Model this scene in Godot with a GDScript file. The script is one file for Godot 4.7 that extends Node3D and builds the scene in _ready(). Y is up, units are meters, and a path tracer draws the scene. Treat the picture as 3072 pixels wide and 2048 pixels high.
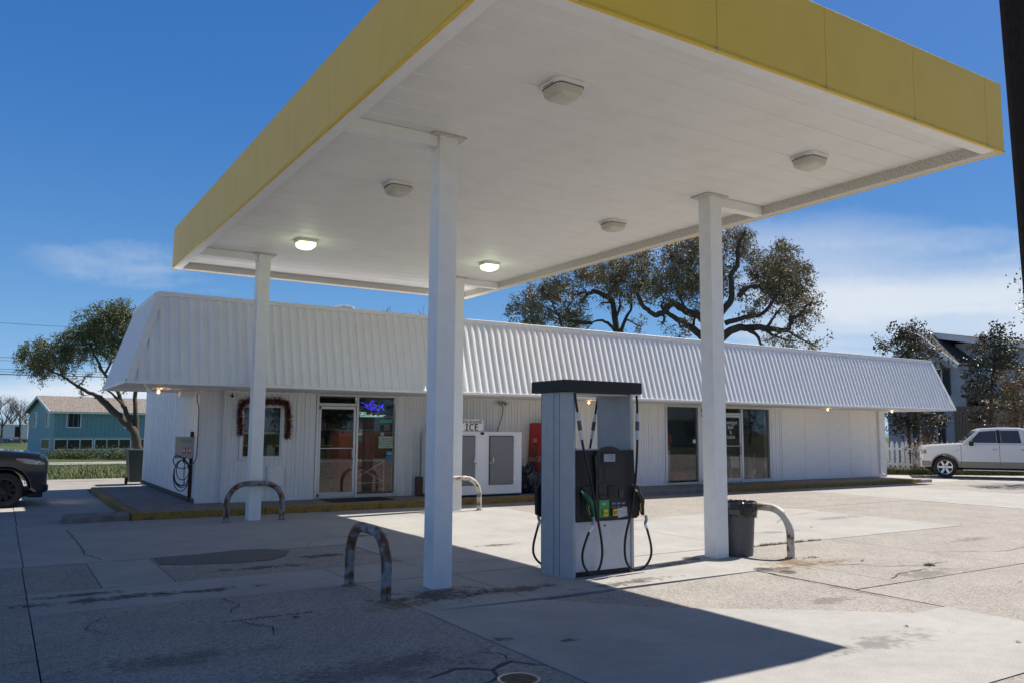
extends Node3D

# ---------------------------------------------------------------- mesh builder
class MB:
	var v := PackedVector3Array()
	var n := PackedVector3Array()
	var c := PackedColorArray()
	var col := Color.WHITE
	var t := Transform3D.IDENTITY
	func p3(a: Vector3, na: Vector3) -> void:
		v.append(t * a)
		n.append((t.basis * na).normalized())
		c.append(col)
	func tri(a: Vector3, b: Vector3, d: Vector3) -> void:      # counter-clockwise seen from outside
		var nn := (b - a).cross(d - a)
		if nn.length_squared() < 1e-18:
			return
		nn = nn.normalized()
		p3(a, nn)
		p3(d, nn)
		p3(b, nn)
	func stri(a: Vector3, b: Vector3, d: Vector3, na: Vector3, nb: Vector3, nd: Vector3) -> void:
		p3(a, na)
		p3(d, nd)
		p3(b, nb)
	func quad(a: Vector3, b: Vector3, d: Vector3, e: Vector3) -> void:
		tri(a, b, d)
		tri(a, d, e)
	func squad(a: Vector3, b: Vector3, d: Vector3, e: Vector3, na: Vector3, nb: Vector3, nd: Vector3, ne: Vector3) -> void:
		stri(a, b, d, na, nb, nd)
		stri(a, d, e, na, nd, ne)
	func box(lo: Vector3, hi: Vector3) -> MB:
		var a := lo
		var b := hi
		quad(Vector3(a.x, a.y, b.z), Vector3(b.x, a.y, b.z), Vector3(b.x, b.y, b.z), Vector3(a.x, b.y, b.z))
		quad(Vector3(b.x, a.y, a.z), Vector3(a.x, a.y, a.z), Vector3(a.x, b.y, a.z), Vector3(b.x, b.y, a.z))
		quad(Vector3(b.x, a.y, b.z), Vector3(b.x, a.y, a.z), Vector3(b.x, b.y, a.z), Vector3(b.x, b.y, b.z))
		quad(Vector3(a.x, a.y, a.z), Vector3(a.x, a.y, b.z), Vector3(a.x, b.y, b.z), Vector3(a.x, b.y, a.z))
		quad(Vector3(a.x, b.y, b.z), Vector3(b.x, b.y, b.z), Vector3(b.x, b.y, a.z), Vector3(a.x, b.y, a.z))
		quad(Vector3(a.x, a.y, a.z), Vector3(b.x, a.y, a.z), Vector3(b.x, a.y, b.z), Vector3(a.x, a.y, b.z))
		return self
	func bev(lo: Vector3, hi: Vector3, w: float) -> MB:          # box with chamfered edges
		var m := (lo + hi) / 2
		var h := (hi - lo) / 2
		w = minf(w, minf(h.x, minf(h.y, h.z)) * 0.95)
		for ax in 3:
			var bx := (ax + 1) % 3
			var cx := (ax + 2) % 3
			for s in [-1.0, 1.0]:
				var q := []
				for k in [[-1, -1], [1, -1], [1, 1], [-1, 1]]:
					var p := Vector3.ZERO
					p[ax] = s * h[ax]
					p[bx] = k[0] * (h[bx] - w)
					p[cx] = k[1] * (h[cx] - w)
					q.append(m + p)
				if s > 0:
					quad(q[0], q[1], q[2], q[3])
				else:
					quad(q[3], q[2], q[1], q[0])
			for s in [-1.0, 1.0]:
				for r in [-1.0, 1.0]:                            # edge along cx between faces ax and bx
					var q := []
					for k in [[1, 0, -1], [0, 1, -1], [0, 1, 1], [1, 0, 1]]:
						var p := Vector3.ZERO
						p[ax] = s * (h[ax] - (0.0 if k[0] else w))
						p[bx] = r * (h[bx] - (0.0 if k[1] else w))
						p[cx] = k[2] * (h[cx] - w)
						q.append(m + p)
					if s * r > 0:
						quad(q[0], q[1], q[2], q[3])
					else:
						quad(q[3], q[2], q[1], q[0])
		for sx in [-1.0, 1.0]:
			for sy in [-1.0, 1.0]:
				for sz in [-1.0, 1.0]:
					var a := m + Vector3(sx * h.x, sy * (h.y - w), sz * (h.z - w))
					var b := m + Vector3(sx * (h.x - w), sy * h.y, sz * (h.z - w))
					var d := m + Vector3(sx * (h.x - w), sy * (h.y - w), sz * h.z)
					if sx * sy * sz > 0:
						tri(a, b, d)
					else:
						tri(a, d, b)
		return self
	func tube(path: Array, rad, sides := 8, caps := true) -> MB:
		var k := path.size()
		var tan: Array[Vector3] = []
		for i in k:
			var d: Vector3 = path[mini(i + 1, k - 1)] - path[maxi(i - 1, 0)]
			tan.append(d.normalized() if d.length() > 1e-9 else Vector3.UP)
		var u := tan[0].cross(Vector3.UP if absf(tan[0].y) < 0.9 else Vector3.RIGHT).normalized()
		var ring := []
		var norm := []
		for i in k:
			u = (u - tan[i] * u.dot(tan[i])).normalized()
			var w := tan[i].cross(u)
			var r: float = rad[i] if rad is Array else rad
			var a := []
			var b := []
			for j in sides:
				var an := TAU * j / sides
				var d := u * cos(an) + w * sin(an)
				a.append(path[i] + d * r)
				b.append(d)
			ring.append(a)
			norm.append(b)
		for i in k - 1:
			for j in sides:
				var j2 := (j + 1) % sides
				squad(ring[i][j], ring[i][j2], ring[i + 1][j2], ring[i + 1][j], norm[i][j], norm[i][j2], norm[i + 1][j2], norm[i + 1][j])
		if caps:
			for j in sides:
				tri(path[0], ring[0][(j + 1) % sides], ring[0][j])
				tri(path[k - 1], ring[k - 1][j], ring[k - 1][(j + 1) % sides])
		return self
	func lathe(prof: Array, seg := 20) -> MB:                    # prof: Vector2(radius, y) going upwards
		for i in prof.size() - 1:
			var a: Vector2 = prof[i]
			var b: Vector2 = prof[i + 1]
			var nn := Vector2(b.y - a.y, a.x - b.x)
			if nn.length() < 1e-9:
				continue
			nn = nn.normalized()
			for j in seg:
				var c0 := Vector3(cos(TAU * j / seg), 0, -sin(TAU * j / seg))
				var c1 := Vector3(cos(TAU * (j + 1) / seg), 0, -sin(TAU * (j + 1) / seg))
				var n0 := c0 * nn.x + Vector3.UP * nn.y
				var n1 := c1 * nn.x + Vector3.UP * nn.y
				var q0 := c0 * a.x + Vector3.UP * a.y
				var q1 := c1 * a.x + Vector3.UP * a.y
				var q2 := c1 * b.x + Vector3.UP * b.y
				var q3 := c0 * b.x + Vector3.UP * b.y
				squad(q0, q1, q2, q3, n0, n1, n1, n0)
		return self
	func ball(at: Vector3, r: Vector3, seg := 12) -> MB:
		var h := seg / 2
		for i in h:
			for j in seg:
				var q := []
				for k in [[i, j], [i, j + 1], [i + 1, j + 1], [i + 1, j]]:
					var la: float = PI * k[0] / h - PI / 2
					var lo: float = TAU * k[1] / seg
					q.append(Vector3(cos(la) * cos(lo), sin(la), -cos(la) * sin(lo)))
				squad(at + q[0] * r, at + q[1] * r, at + q[2] * r, at + q[3] * r, q[0] / r, q[1] / r, q[2] / r, q[3] / r)
		return self
	func poly(pts: Array, z: float, up := true) -> MB:           # flat polygon in xy at z
		var pp := PackedVector2Array(pts)
		var ix := Geometry2D.triangulate_polygon(pp)
		for i in range(0, ix.size(), 3):
			var a := pp[ix[i]]
			var b := pp[ix[i + 1]]
			var d := pp[ix[i + 2]]
			if ((b - a).cross(d - a) > 0) != up:
				var e := b
				b = d
				d = e
			tri(Vector3(a.x, a.y, z), Vector3(b.x, b.y, z), Vector3(d.x, d.y, z))
		return self
	func prism(pts: Array, z0: float, z1: float) -> MB:           # polygon in xy, from z0 to z1
		poly(pts, z1, true)
		poly(pts, z0, false)
		var ar := 0.0
		for i in pts.size():
			ar += (pts[i] as Vector2).cross(pts[(i + 1) % pts.size()])
		for i in pts.size():
			var a: Vector2 = pts[i]
			var b: Vector2 = pts[(i + 1) % pts.size()]
			if ar < 0:
				var e := a
				a = b
				b = e
			quad(Vector3(a.x, a.y, z0), Vector3(b.x, b.y, z0), Vector3(b.x, b.y, z1), Vector3(a.x, a.y, z1))
		return self
	func slab(pts: Array, y0: float, y1: float) -> MB:            # polygon of (x, z), from y0 to y1
		var keep := t
		t = t * Transform3D(Basis(Vector3.RIGHT, Vector3(0, 0, 1), Vector3(0, -1, 0)), Vector3.ZERO)
		prism(pts, -y1, -y0)
		t = keep
		return self
	# profile extruded across z with rounded edges (vehicle bodies); taper narrows it above y_t
	func body(pts: Array, w: float, b: float, inset: float, y_t := 1e9, k := 0.0) -> MB:
		var ar := 0.0
		var m := pts.size()
		for i in m:
			ar += (pts[i] as Vector2).cross(pts[(i + 1) % m])
		var q := pts.duplicate()
		if ar < 0:
			q.reverse()
		var nor := []
		for i in m:
			var e0: Vector2 = ((q[i] as Vector2) - q[(i + m - 1) % m]).normalized()
			var e1: Vector2 = ((q[(i + 1) % m] as Vector2) - q[i]).normalized()
			var d := Vector2(e0.y, -e0.x) + Vector2(e1.y, -e1.x)
			var l := d.length()
			nor.append(d / maxf(l * l / 2.0, 0.35) if l > 1e-6 else Vector2.ZERO)
		var rings := []
		for s in [[0.0, b], [0.3, b * 0.3], [1.0, 0.0]]:
			var r := []
			for i in m:
				r.append([(q[i] as Vector2) - nor[i] * inset * s[0], s[1]])
			rings.append(r)
		for side in [1.0, -1.0]:
			var f := func(e: Array) -> Vector3:
				var p: Vector2 = e[0]
				return Vector3(p.x, p.y, side * (w - e[1] - maxf(0.0, p.y - y_t) * k))
			for ri in 2:
				for i in m:
					var i2 := (i + 1) % m
					var a: Vector3 = f.call(rings[ri][i])
					var b1: Vector3 = f.call(rings[ri][i2])
					var c1: Vector3 = f.call(rings[ri + 1][i2])
					var d1: Vector3 = f.call(rings[ri + 1][i])
					if side > 0:
						quad(a, b1, c1, d1)
					else:
						quad(d1, c1, b1, a)
			var pp := PackedVector2Array()
			for i in m:
				pp.append(rings[2][i][0])
			var ix := Geometry2D.triangulate_polygon(pp)
			for i in range(0, ix.size(), 3):
				var tr := [ix[i], ix[i + 1], ix[i + 2]]
				if (pp[tr[1]] - pp[tr[0]]).cross(pp[tr[2]] - pp[tr[0]]) < 0:
					tr = [tr[0], tr[2], tr[1]]
				var a: Vector3 = f.call(rings[2][tr[0]])
				var b2: Vector3 = f.call(rings[2][tr[1]])
				var c2: Vector3 = f.call(rings[2][tr[2]])
				if side > 0:
					tri(a, b2, c2)
				else:
					tri(a, c2, b2)
		for i in m:
			var i2 := (i + 1) % m
			var a: Vector2 = q[i]
			var b3: Vector2 = q[i2]
			var za := w - b - maxf(0.0, a.y - y_t) * k
			var zb := w - b - maxf(0.0, b3.y - y_t) * k
			quad(Vector3(a.x, a.y, -za), Vector3(b3.x, b3.y, -zb), Vector3(b3.x, b3.y, zb), Vector3(a.x, a.y, za))
		return self
	# sheet of a rolled profile: prof (along u, out of plane), extruded from v0 to v1 (arrays or numbers)
	func sheet(o: Vector3, u: Vector3, up: Vector3, out: Vector3, prof: Array, v0, v1) -> MB:
		for i in prof.size() - 1:
			var a: Vector2 = prof[i]
			var b: Vector2 = prof[i + 1]
			var a0: float = v0[i] if v0 is Array else v0
			var a1: float = v1[i] if v1 is Array else v1
			var b0: float = v0[i + 1] if v0 is Array else v0
			var b1: float = v1[i + 1] if v1 is Array else v1
			var pa := o + u * a.x + out * a.y
			var pb := o + u * b.x + out * b.y
			var q := [pa + up * a0, pb + up * b0, pb + up * b1, pa + up * a1]
			if (q[1] - q[0]).cross(q[2] - q[0]).dot(out) + (q[2] - q[0]).cross(q[3] - q[0]).dot(out) < 0:
				q.reverse()
			quad(q[0], q[1], q[2], q[3])
		return self
	func mesh() -> ArrayMesh:
		var a := []
		a.resize(Mesh.ARRAY_MAX)
		a[Mesh.ARRAY_VERTEX] = v
		a[Mesh.ARRAY_NORMAL] = n
		a[Mesh.ARRAY_COLOR] = c
		var m := ArrayMesh.new()
		m.add_surface_from_arrays(Mesh.PRIMITIVE_TRIANGLES, a)
		return m

# ---------------------------------------------------------------- naming, parenting
var taken := {}
var rng := RandomNumberGenerator.new()

func numbered(called: String) -> String:
	var k: int = taken.get(called, 0)
	taken[called] = k + 1
	return called if k == 0 else "%s_%03d" % [called, k]

func tag(o: Node, label: String, category: String, group := "", kind := "") -> Node:
	if label:
		o.set_meta("label", label)
	if category:
		o.set_meta("category", category)
	if group:
		o.set_meta("group", group)
	if kind:
		o.set_meta("kind", kind)
	return o

func thing(called: String, label: String, category: String, at := Vector3.ZERO, turn := 0.0, group := "") -> Node3D:
	var o := Node3D.new()
	o.name = numbered(called)
	add_child(o)
	o.position = at
	o.rotation.y = turn
	tag(o, label, category, group)
	return o

# one named mesh under a parent; world-authored meshes give w = true so that they are moved into the parent's axes
func part(parent: Node3D, called: String, mb: MB, m: Material, at := Vector3.ZERO) -> MeshInstance3D:
	return partm(parent, called, mb.mesh(), m, at)

func partm(parent: Node3D, called: String, me: Mesh, m: Material, at := Vector3.ZERO) -> MeshInstance3D:
	var o := MeshInstance3D.new()
	o.name = called
	o.mesh = me
	o.material_override = m
	o.position = at
	parent.add_child(o, true)
	return o

func single(called: String, label: String, category: String, mb: MB, m: Material, at := Vector3.ZERO, group := "") -> MeshInstance3D:
	var o := partm(self, numbered(called), mb.mesh(), m, at)
	tag(o, label, category, group)
	return o

func struct(called: String, mb: MB, m: Material) -> MeshInstance3D:
	var o := partm(self, numbered(called), mb.mesh(), m)
	o.set_meta("kind", "structure")
	return o

func copy_of(o: Node3D, at: Vector3, turn := 0.0, label := "", group := "") -> Node3D:
	var base := String(o.name)
	var r: Node3D = o.duplicate()
	r.name = numbered(base)
	add_child(r)
	r.position = at
	r.rotation.y = turn
	if label:
		r.set_meta("label", label)
	if group:
		r.set_meta("group", group)
	return r

func off(o: Vector3) -> MB:            # builder for meshes written in world coordinates under a thing at o
	var mb := MB.new()
	mb.t = Transform3D(Basis.IDENTITY, -o)
	return mb

# ---------------------------------------------------------------- materials
var mats := {}

func lin(r: float, g: float, b: float, a := 1.0) -> Color:
	var c := Color(r, g, b).linear_to_srgb()
	c.a = a
	return c

func mat(key: String, c := Color.WHITE, rough := 0.6, metal := 0.0) -> StandardMaterial3D:
	if mats.has(key):
		return mats[key]
	var m := StandardMaterial3D.new()
	m.resource_name = key
	m.albedo_color = c
	m.roughness = rough
	m.metallic = metal
	mats[key] = m
	return m

func noise_tex(kind: int, freq: float, seed_: int, size: int, stops: Array, oct := 4, cell := -1) -> NoiseTexture2D:
	var f := FastNoiseLite.new()
	f.noise_type = kind
	f.seed = seed_
	f.frequency = freq
	f.fractal_octaves = oct
	if oct <= 1:
		f.fractal_type = FastNoiseLite.FRACTAL_NONE
	if cell >= 0:
		f.cellular_return_type = cell
	var g := Gradient.new()
	var offs := PackedFloat32Array()
	var cols := PackedColorArray()
	for s in stops:
		offs.append(s[0])
		cols.append(s[1])
	g.offsets = offs
	g.colors = cols
	var tx := NoiseTexture2D.new()
	tx.width = size
	tx.height = size
	tx.seamless = true
	tx.noise = f
	tx.color_ramp = g
	return tx

func grey(v: float) -> Color:
	return Color(v, v, v)

# world-mapped fine colour texture (a metres wide), coarse detail multiplied over it (b metres wide)
func dress(m: StandardMaterial3D, fine: Texture2D, a: float, coarse: Texture2D = null, b := 1.0, relief: Texture2D = null, depth := 0.0, world := true) -> StandardMaterial3D:
	m.albedo_texture = fine
	m.uv1_triplanar = true
	m.uv1_world_triplanar = world
	m.uv1_scale = Vector3.ONE / a
	m.uv1_triplanar_sharpness = 4.0
	if coarse:
		m.detail_enabled = true
		m.detail_blend_mode = BaseMaterial3D.BLEND_MODE_MUL
		m.detail_albedo = coarse
		m.detail_uv_layer = BaseMaterial3D.DETAIL_UV_2
		m.uv2_triplanar = true
		m.uv2_world_triplanar = world
		m.uv2_scale = Vector3.ONE / b
		m.uv2_triplanar_sharpness = 4.0
	if relief:
		m.heightmap_enabled = true
		m.heightmap_texture = relief
		m.heightmap_scale = depth
	return m

func glow(key: String, c: Color, e: float) -> StandardMaterial3D:
	if mats.has(key):
		return mats[key]
	var m := mat(key, c, 0.4)
	m.emission_enabled = true
	m.emission = c
	m.emission_energy_multiplier = e
	return m

func pane(key: String, c: Color, a: float) -> StandardMaterial3D:
	var m := mat(key, c, 0.02)
	m.transparency = BaseMaterial3D.TRANSPARENCY_ALPHA
	m.albedo_color.a = a
	return m

func words(parent: Node3D, called: String, s: String, size: float, m: Material, at: Vector3, font := "Droid Sans", bold := false, depth := 0.004, slant := 0.0, stretch := 1.0) -> MeshInstance3D:
	var tm := TextMesh.new()
	var f := SystemFont.new()
	f.font_names = PackedStringArray([font])
	f.font_weight = 700 if bold else 400
	tm.font = f
	tm.text = s
	tm.font_size = 64
	tm.pixel_size = size / 46.0
	tm.depth = depth
	tm.curve_step = 1.5
	var o := partm(parent, called, tm, m, at)
	o.transform = Transform3D(Basis(Vector3(stretch, 0, 0), Vector3(slant, 1, 0), Vector3(0, 0, 1)), at)
	return o

func rnd(a: float, b: float) -> float:
	return rng.randf_range(a, b)

func _ready() -> void:
	rng.seed = 4711
	# ---- camera
	var cam := Camera3D.new()
	cam.name = "camera"
	add_child(cam)
	cam.position = Vector3(0, 1.7, 0)
	cam.rotation_order = EULER_ORDER_YXZ
	cam.rotation_degrees = Vector3(6.234, -32.191, 0.403)
	cam.fov = 45.55
	cam.near = 0.1
	cam.far = 2000.0
	cam.current = true
	# ---- sky, exposure
	var we := WorldEnvironment.new()
	we.name = "environment"
	var env := Environment.new()
	env.background_mode = Environment.BG_SKY
	var sk := Sky.new()
	sk.sky_material = make_sky()
	env.sky = sk
	env.background_energy_multiplier = 0.70
	env.tonemap_mode = Environment.TONE_MAPPER_LINEAR
	env.tonemap_exposure = 1.36
	env.sdfgi_enabled = true
	env.ssao_enabled = true
	env.ssil_enabled = true
	we.environment = env
	add_child(we)
	# ---- sun
	var sun := DirectionalLight3D.new()
	sun.name = "sun"
	add_child(sun)
	sun.look_at_from_position(SUN * 50.0, Vector3.ZERO, Vector3.UP)
	sun.light_energy = 1.6
	sun.light_color = Color(1.0, 0.97, 0.925)
	sun.light_angular_distance = 0.53
	sun.shadow_enabled = true
	make_textures()
	make_materials()
	make_ground()
	make_canopy()
	make_store()
	make_interiors()
	make_store_fittings()
	make_pump()
	make_forecourt()
	make_vehicles()
	make_neighbours()
	make_vegetation()
	make_street()

const SUN := Vector3(3.77, 4.905, -0.425)

func make_sky() -> PanoramaSkyMaterial:
	var w := 2048
	var h := 1024
	var im := Image.create(w, h, false, Image.FORMAT_RGBF)
	im.fill(Color(0.30, 0.36, 0.42))
	var f := FastNoiseLite.new()
	f.seed = 12
	f.frequency = 0.9
	f.fractal_octaves = 6
	f.domain_warp_enabled = true
	f.domain_warp_amplitude = 0.9
	f.domain_warp_frequency = 0.7
	var f2 := FastNoiseLite.new()
	f2.seed = 369
	f2.frequency = 1.25
	f2.fractal_octaves = 2
	var s := SUN.normalized()
	for y in 516:
		var el := PI / 2 - PI * (y + 0.5) / h
		var sy := sin(el)
		var cy := cos(el)
		var e := clampf(el / (PI / 2), 0.0, 1.0)
		# clear-sky gradient: pale at the horizon, deep blue above
		var k := pow(1.0 - e, 5.0)
		var k2 := pow(1.0 - e, 16.0)
		var hi := smoothstep(0.29, 0.64, e)
		var base := Vector3(0.024, 0.125, 0.46).lerp(Vector3(0.13, 0.41, 0.82), k).lerp(Vector3(0.48, 0.72, 0.92), k2 * 0.9).lerp(Vector3(0.016, 0.045, 0.125), hi)
		for x in w:
			var az := TAU * (x + 0.5) / w
			var d := Vector3(sin(az) * cy, sy, -cos(az) * cy)
			var cs := maxf(d.dot(s), 0.0)
			var c := base * (1.0 + 0.20 * cs * cs * cs) + Vector3(0.09, 0.09, 0.08) * pow(cs, 5.0)
			if sy > 0.0:
				var cov := f2.get_noise_3d(d.x, d.y * 3.0, d.z)
				var px := d.x / (sy + 0.10)
				var pz := d.z / (sy + 0.10)
				var n := f.get_noise_2d(px * 0.5 + pz * 0.30, pz * 1.1 - px * 0.6)
				var a := clampf((n * 0.40 + cov * 2.1 - 0.30) * 1.35, 0.0, 1.0)
				a *= smoothstep(0.0, 0.04, sy) * (1.0 - smoothstep(0.16, 0.36, sy))
				c = c.lerp(Vector3(0.82, 0.88, 0.95), a * 0.9)
			im.set_pixel(x, y, Color(c.x, c.y, c.z))
	var p := PanoramaSkyMaterial.new()
	p.panorama = ImageTexture.create_from_image(im)
	return p

# ---------------------------------------------------------------- textures and materials
var tx := {}

func make_textures() -> void:
	var S := FastNoiseLite.TYPE_SIMPLEX_SMOOTH
	var C := FastNoiseLite.TYPE_CELLULAR
	# fine concrete paste: small specks, light and dark
	tx.paste = noise_tex(S, 0.11, 1, 1024, [[0.0, grey(0.78)], [0.35, grey(0.92)], [0.6, grey(0.98)], [1.0, grey(1.0)]], 4)
	# exposed stones
	tx.stones = noise_tex(C, 0.085, 2, 1024, [[0.0, Color(1.0, 0.97, 0.93)], [0.25, Color(0.93, 0.88, 0.83)], [0.5, Color(0.72, 0.69, 0.67)], [0.8, grey(0.50)], [1.0, grey(0.40)]], 1, FastNoiseLite.RETURN_DISTANCE)
	tx.stone_tone = noise_tex(C, 0.06, 3, 1024, [[0.0, Color(0.66, 0.63, 0.60)], [0.25, Color(0.84, 0.825, 0.81)], [0.55, Color(0.92, 0.91, 0.90)], [0.8, Color(0.80, 0.78, 0.76)], [1.0, Color(1.0, 0.995, 0.985)]], 1, FastNoiseLite.RETURN_CELL_VALUE)
	# worn blotches and stains
	tx.blotch = noise_tex(S, 0.010, 4, 1024, [[0.0, Color(0.76, 0.745, 0.73)], [0.25, Color(0.89, 0.88, 0.87)], [0.5, Color(0.96, 0.955, 0.95)], [0.75, Color(1, 1, 1)], [1.0, Color(0.95, 0.935, 0.91)]], 7)
	tx.grain = noise_tex(S, 0.25, 5, 512, [[0.0, grey(0.0)], [1.0, grey(1.0)]], 2)
	# painted metal: faint dust and streaky wear
	tx.paint = noise_tex(S, 0.006, 6, 1024, [[0.0, Color(0.93, 0.925, 0.915)], [0.3, Color(0.97, 0.968, 0.965)], [0.6, Color(0.99, 0.99, 0.99)], [1.0, Color(1, 1, 1)]], 7)
	tx.clean = noise_tex(S, 0.004, 16, 1024, [[0.0, Color(0.965, 0.962, 0.955)], [0.4, Color(0.985, 0.984, 0.982)], [1.0, Color(1, 1, 1)]], 5)
	tx.stain = lot_stains()
	tx.rust = noise_tex(S, 0.007, 7, 1024, [[0.0, Color(0.36, 0.19, 0.11)], [0.34, Color(0.47, 0.28, 0.18)], [0.46, Color(0.54, 0.41, 0.33)], [0.56, Color(0.59, 0.57, 0.55)], [0.7, Color(0.62, 0.64, 0.66)], [1.0, Color(0.68, 0.70, 0.72)]], 8)
	tx.peel = noise_tex(S, 0.007, 27, 1024, [[0.0, Color(0.40, 0.22, 0.13)], [0.20, Color(0.52, 0.34, 0.23)], [0.28, Color(0.72, 0.66, 0.58)], [0.40, Color(0.84, 0.82, 0.77)], [1.0, Color(0.90, 0.89, 0.86)]], 8)
	tx.kerbpaint = noise_tex(S, 0.022, 8, 512, [[0.0, Color(0.46, 0.43, 0.37)], [0.22, Color(0.52, 0.46, 0.34)], [0.40, Color(0.66, 0.54, 0.27)], [0.75, Color(0.74, 0.59, 0.25)], [1.0, Color(0.70, 0.57, 0.28)]], 7)
	tx.wood = noise_tex(S, 0.03, 9, 512, [[0.0, Color(0.55, 0.48, 0.42)], [0.5, Color(0.82, 0.77, 0.72)], [1.0, Color(1, 1, 1)]], 6)
	tx.bark = noise_tex(S, 0.05, 10, 512, [[0.0, Color(0.35, 0.32, 0.30)], [0.45, Color(0.70, 0.67, 0.63)], [1.0, Color(1, 1, 1)]], 5)
	tx.turf = noise_tex(S, 0.02, 11, 1024, [[0.0, Color(0.42, 0.40, 0.22)], [0.35, Color(0.52, 0.60, 0.26)], [0.6, Color(0.62, 0.74, 0.32)], [1.0, Color(0.86, 0.86, 0.52)]], 6)
	tx.flake = noise_tex(S, 0.018, 12, 512, [[0.0, Color(0.36, 0.30, 0.25)], [0.20, Color(0.50, 0.44, 0.38)], [0.27, Color(0.92, 0.92, 0.91)], [1.0, Color(0.96, 0.96, 0.96)]], 6)
	tx.shingle = noise_tex(C, 0.06, 13, 512, [[0.0, Color(0.70, 0.66, 0.62)], [0.5, Color(0.88, 0.85, 0.82)], [1.0, Color(1, 1, 1)]], 1, FastNoiseLite.RETURN_CELL_VALUE)
	tx.mildew = noise_tex(S, 0.03, 14, 1024, [[0.0, Color(0.40, 0.36, 0.32)], [0.16, Color(0.58, 0.54, 0.49)], [0.24, Color(0.86, 0.84, 0.81)], [0.55, Color(0.96, 0.95, 0.94)], [1.0, Color(1, 1, 1)]], 6)
	tx.scuff = noise_tex(S, 0.03, 15, 512, [[0.0, Color(0.70, 0.70, 0.70)], [0.5, Color(0.92, 0.92, 0.92)], [1.0, Color(1, 1, 1)]], 5)

# worn marks of the whole lot, 24 m square: faint mottling everywhere, old oil and rust where the place has them
func lot_stains() -> ImageTexture:
	var n := 1024
	var im := Image.create(n, n, false, Image.FORMAT_RGB8)
	var f := FastNoiseLite.new()
	f.seed = 17
	f.frequency = 0.02
	f.fractal_octaves = 6
	var g := FastNoiseLite.new()
	g.seed = 18
	g.frequency = 0.09
	g.fractal_octaves = 4
	for y in n:
		for x in n:
			var v := 0.95 + 0.06 * f.get_noise_2d(x, y) + 0.035 * g.get_noise_2d(x, y * 1.6)
			im.set_pixel(x, y, Color(minf(v, 1.0), minf(v * 0.997, 1.0), minf(v * 0.992, 1.0)))
	var oil := Color(0.55, 0.51, 0.47)
	var tan := Color(0.80, 0.70, 0.56)
	var wet := Color(0.78, 0.78, 0.78)
	for s in [[1.0, -9.25, 0.75, 0.13, oil], [1.9, -9.2, 0.6, 0.10, oil], [0.8, -9.6, 0.4, 0.10, oil], [2.9, -10.35, 0.6, 0.12, oil], [3.9, -10.9, 0.45, 0.12, oil], [4.0, -7.75, 0.55, 0.30, oil], [3.4, -7.5, 0.35, 0.25, tan], [4.9, -7.6, 0.5, 0.15, oil], [3.57, -5.87, 0.12, 0.07, oil], [4.05, -5.55, 0.12, 0.06, oil], [6.3, -10.6, 0.4, 0.10, oil], [5.2, -12.6, 0.5, 0.1, oil],
		[8.95, -7.25, 0.55, 0.38, tan], [8.4, -7.05, 0.35, 0.2, tan], [9.5, -7.05, 0.5, 0.12, tan], [9.75, -5.9, 0.55, 0.24, wet], [7.3, -5.5, 0.35, 0.12, wet], [11.4, -9.6, 0.6, 0.12, wet], [13.5, -7.4, 0.6, 0.12, wet], [10.6, -12.2, 0.6, 0.12, wet], [12.2, -4.7, 0.4, 0.14, wet], [2.4, -5.6, 0.9, 0.3, wet], [1.2, -6.6, 0.7, 0.2, wet], [6.2, -7.3, 0.6, 0.12, oil], [7.4, -8.0, 0.4, 0.1, oil], [14.5, -10.6, 0.9, 0.2, wet], [16.5, -6.4, 0.8, 0.2, wet], [6.2, -4.2, 0.7, 0.15, wet]]:
		var r := 1.5
		for iy in range(int((s[1] - s[3] * r) / 24.0 * n), int((s[1] + s[3] * r) / 24.0 * n) + 1):
			for ix in range(int((s[0] - s[2] * r) / 24.0 * n), int((s[0] + s[2] * r) / 24.0 * n) + 1):
				var dx: float = (ix * 24.0 / n - s[0]) / s[2]
				var dz: float = (iy * 24.0 / n - s[1]) / s[3]
				var e := 1.0 - sqrt(dx * dx + dz * dz) + 0.9 * f.get_noise_2d(ix * 3.0, iy * 3.0) + 0.9 * g.get_noise_2d(ix * 3.0, iy * 3.0)
				var a := clampf(e * 1.6, 0.0, 1.0) * 0.9
				if a > 0.0:
					var px := posmod(ix, n)
					var py := posmod(iy, n)
					im.set_pixel(px, py, im.get_pixel(px, py) * Color.WHITE.lerp(s[4], a))
	return ImageTexture.create_from_image(im)

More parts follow.
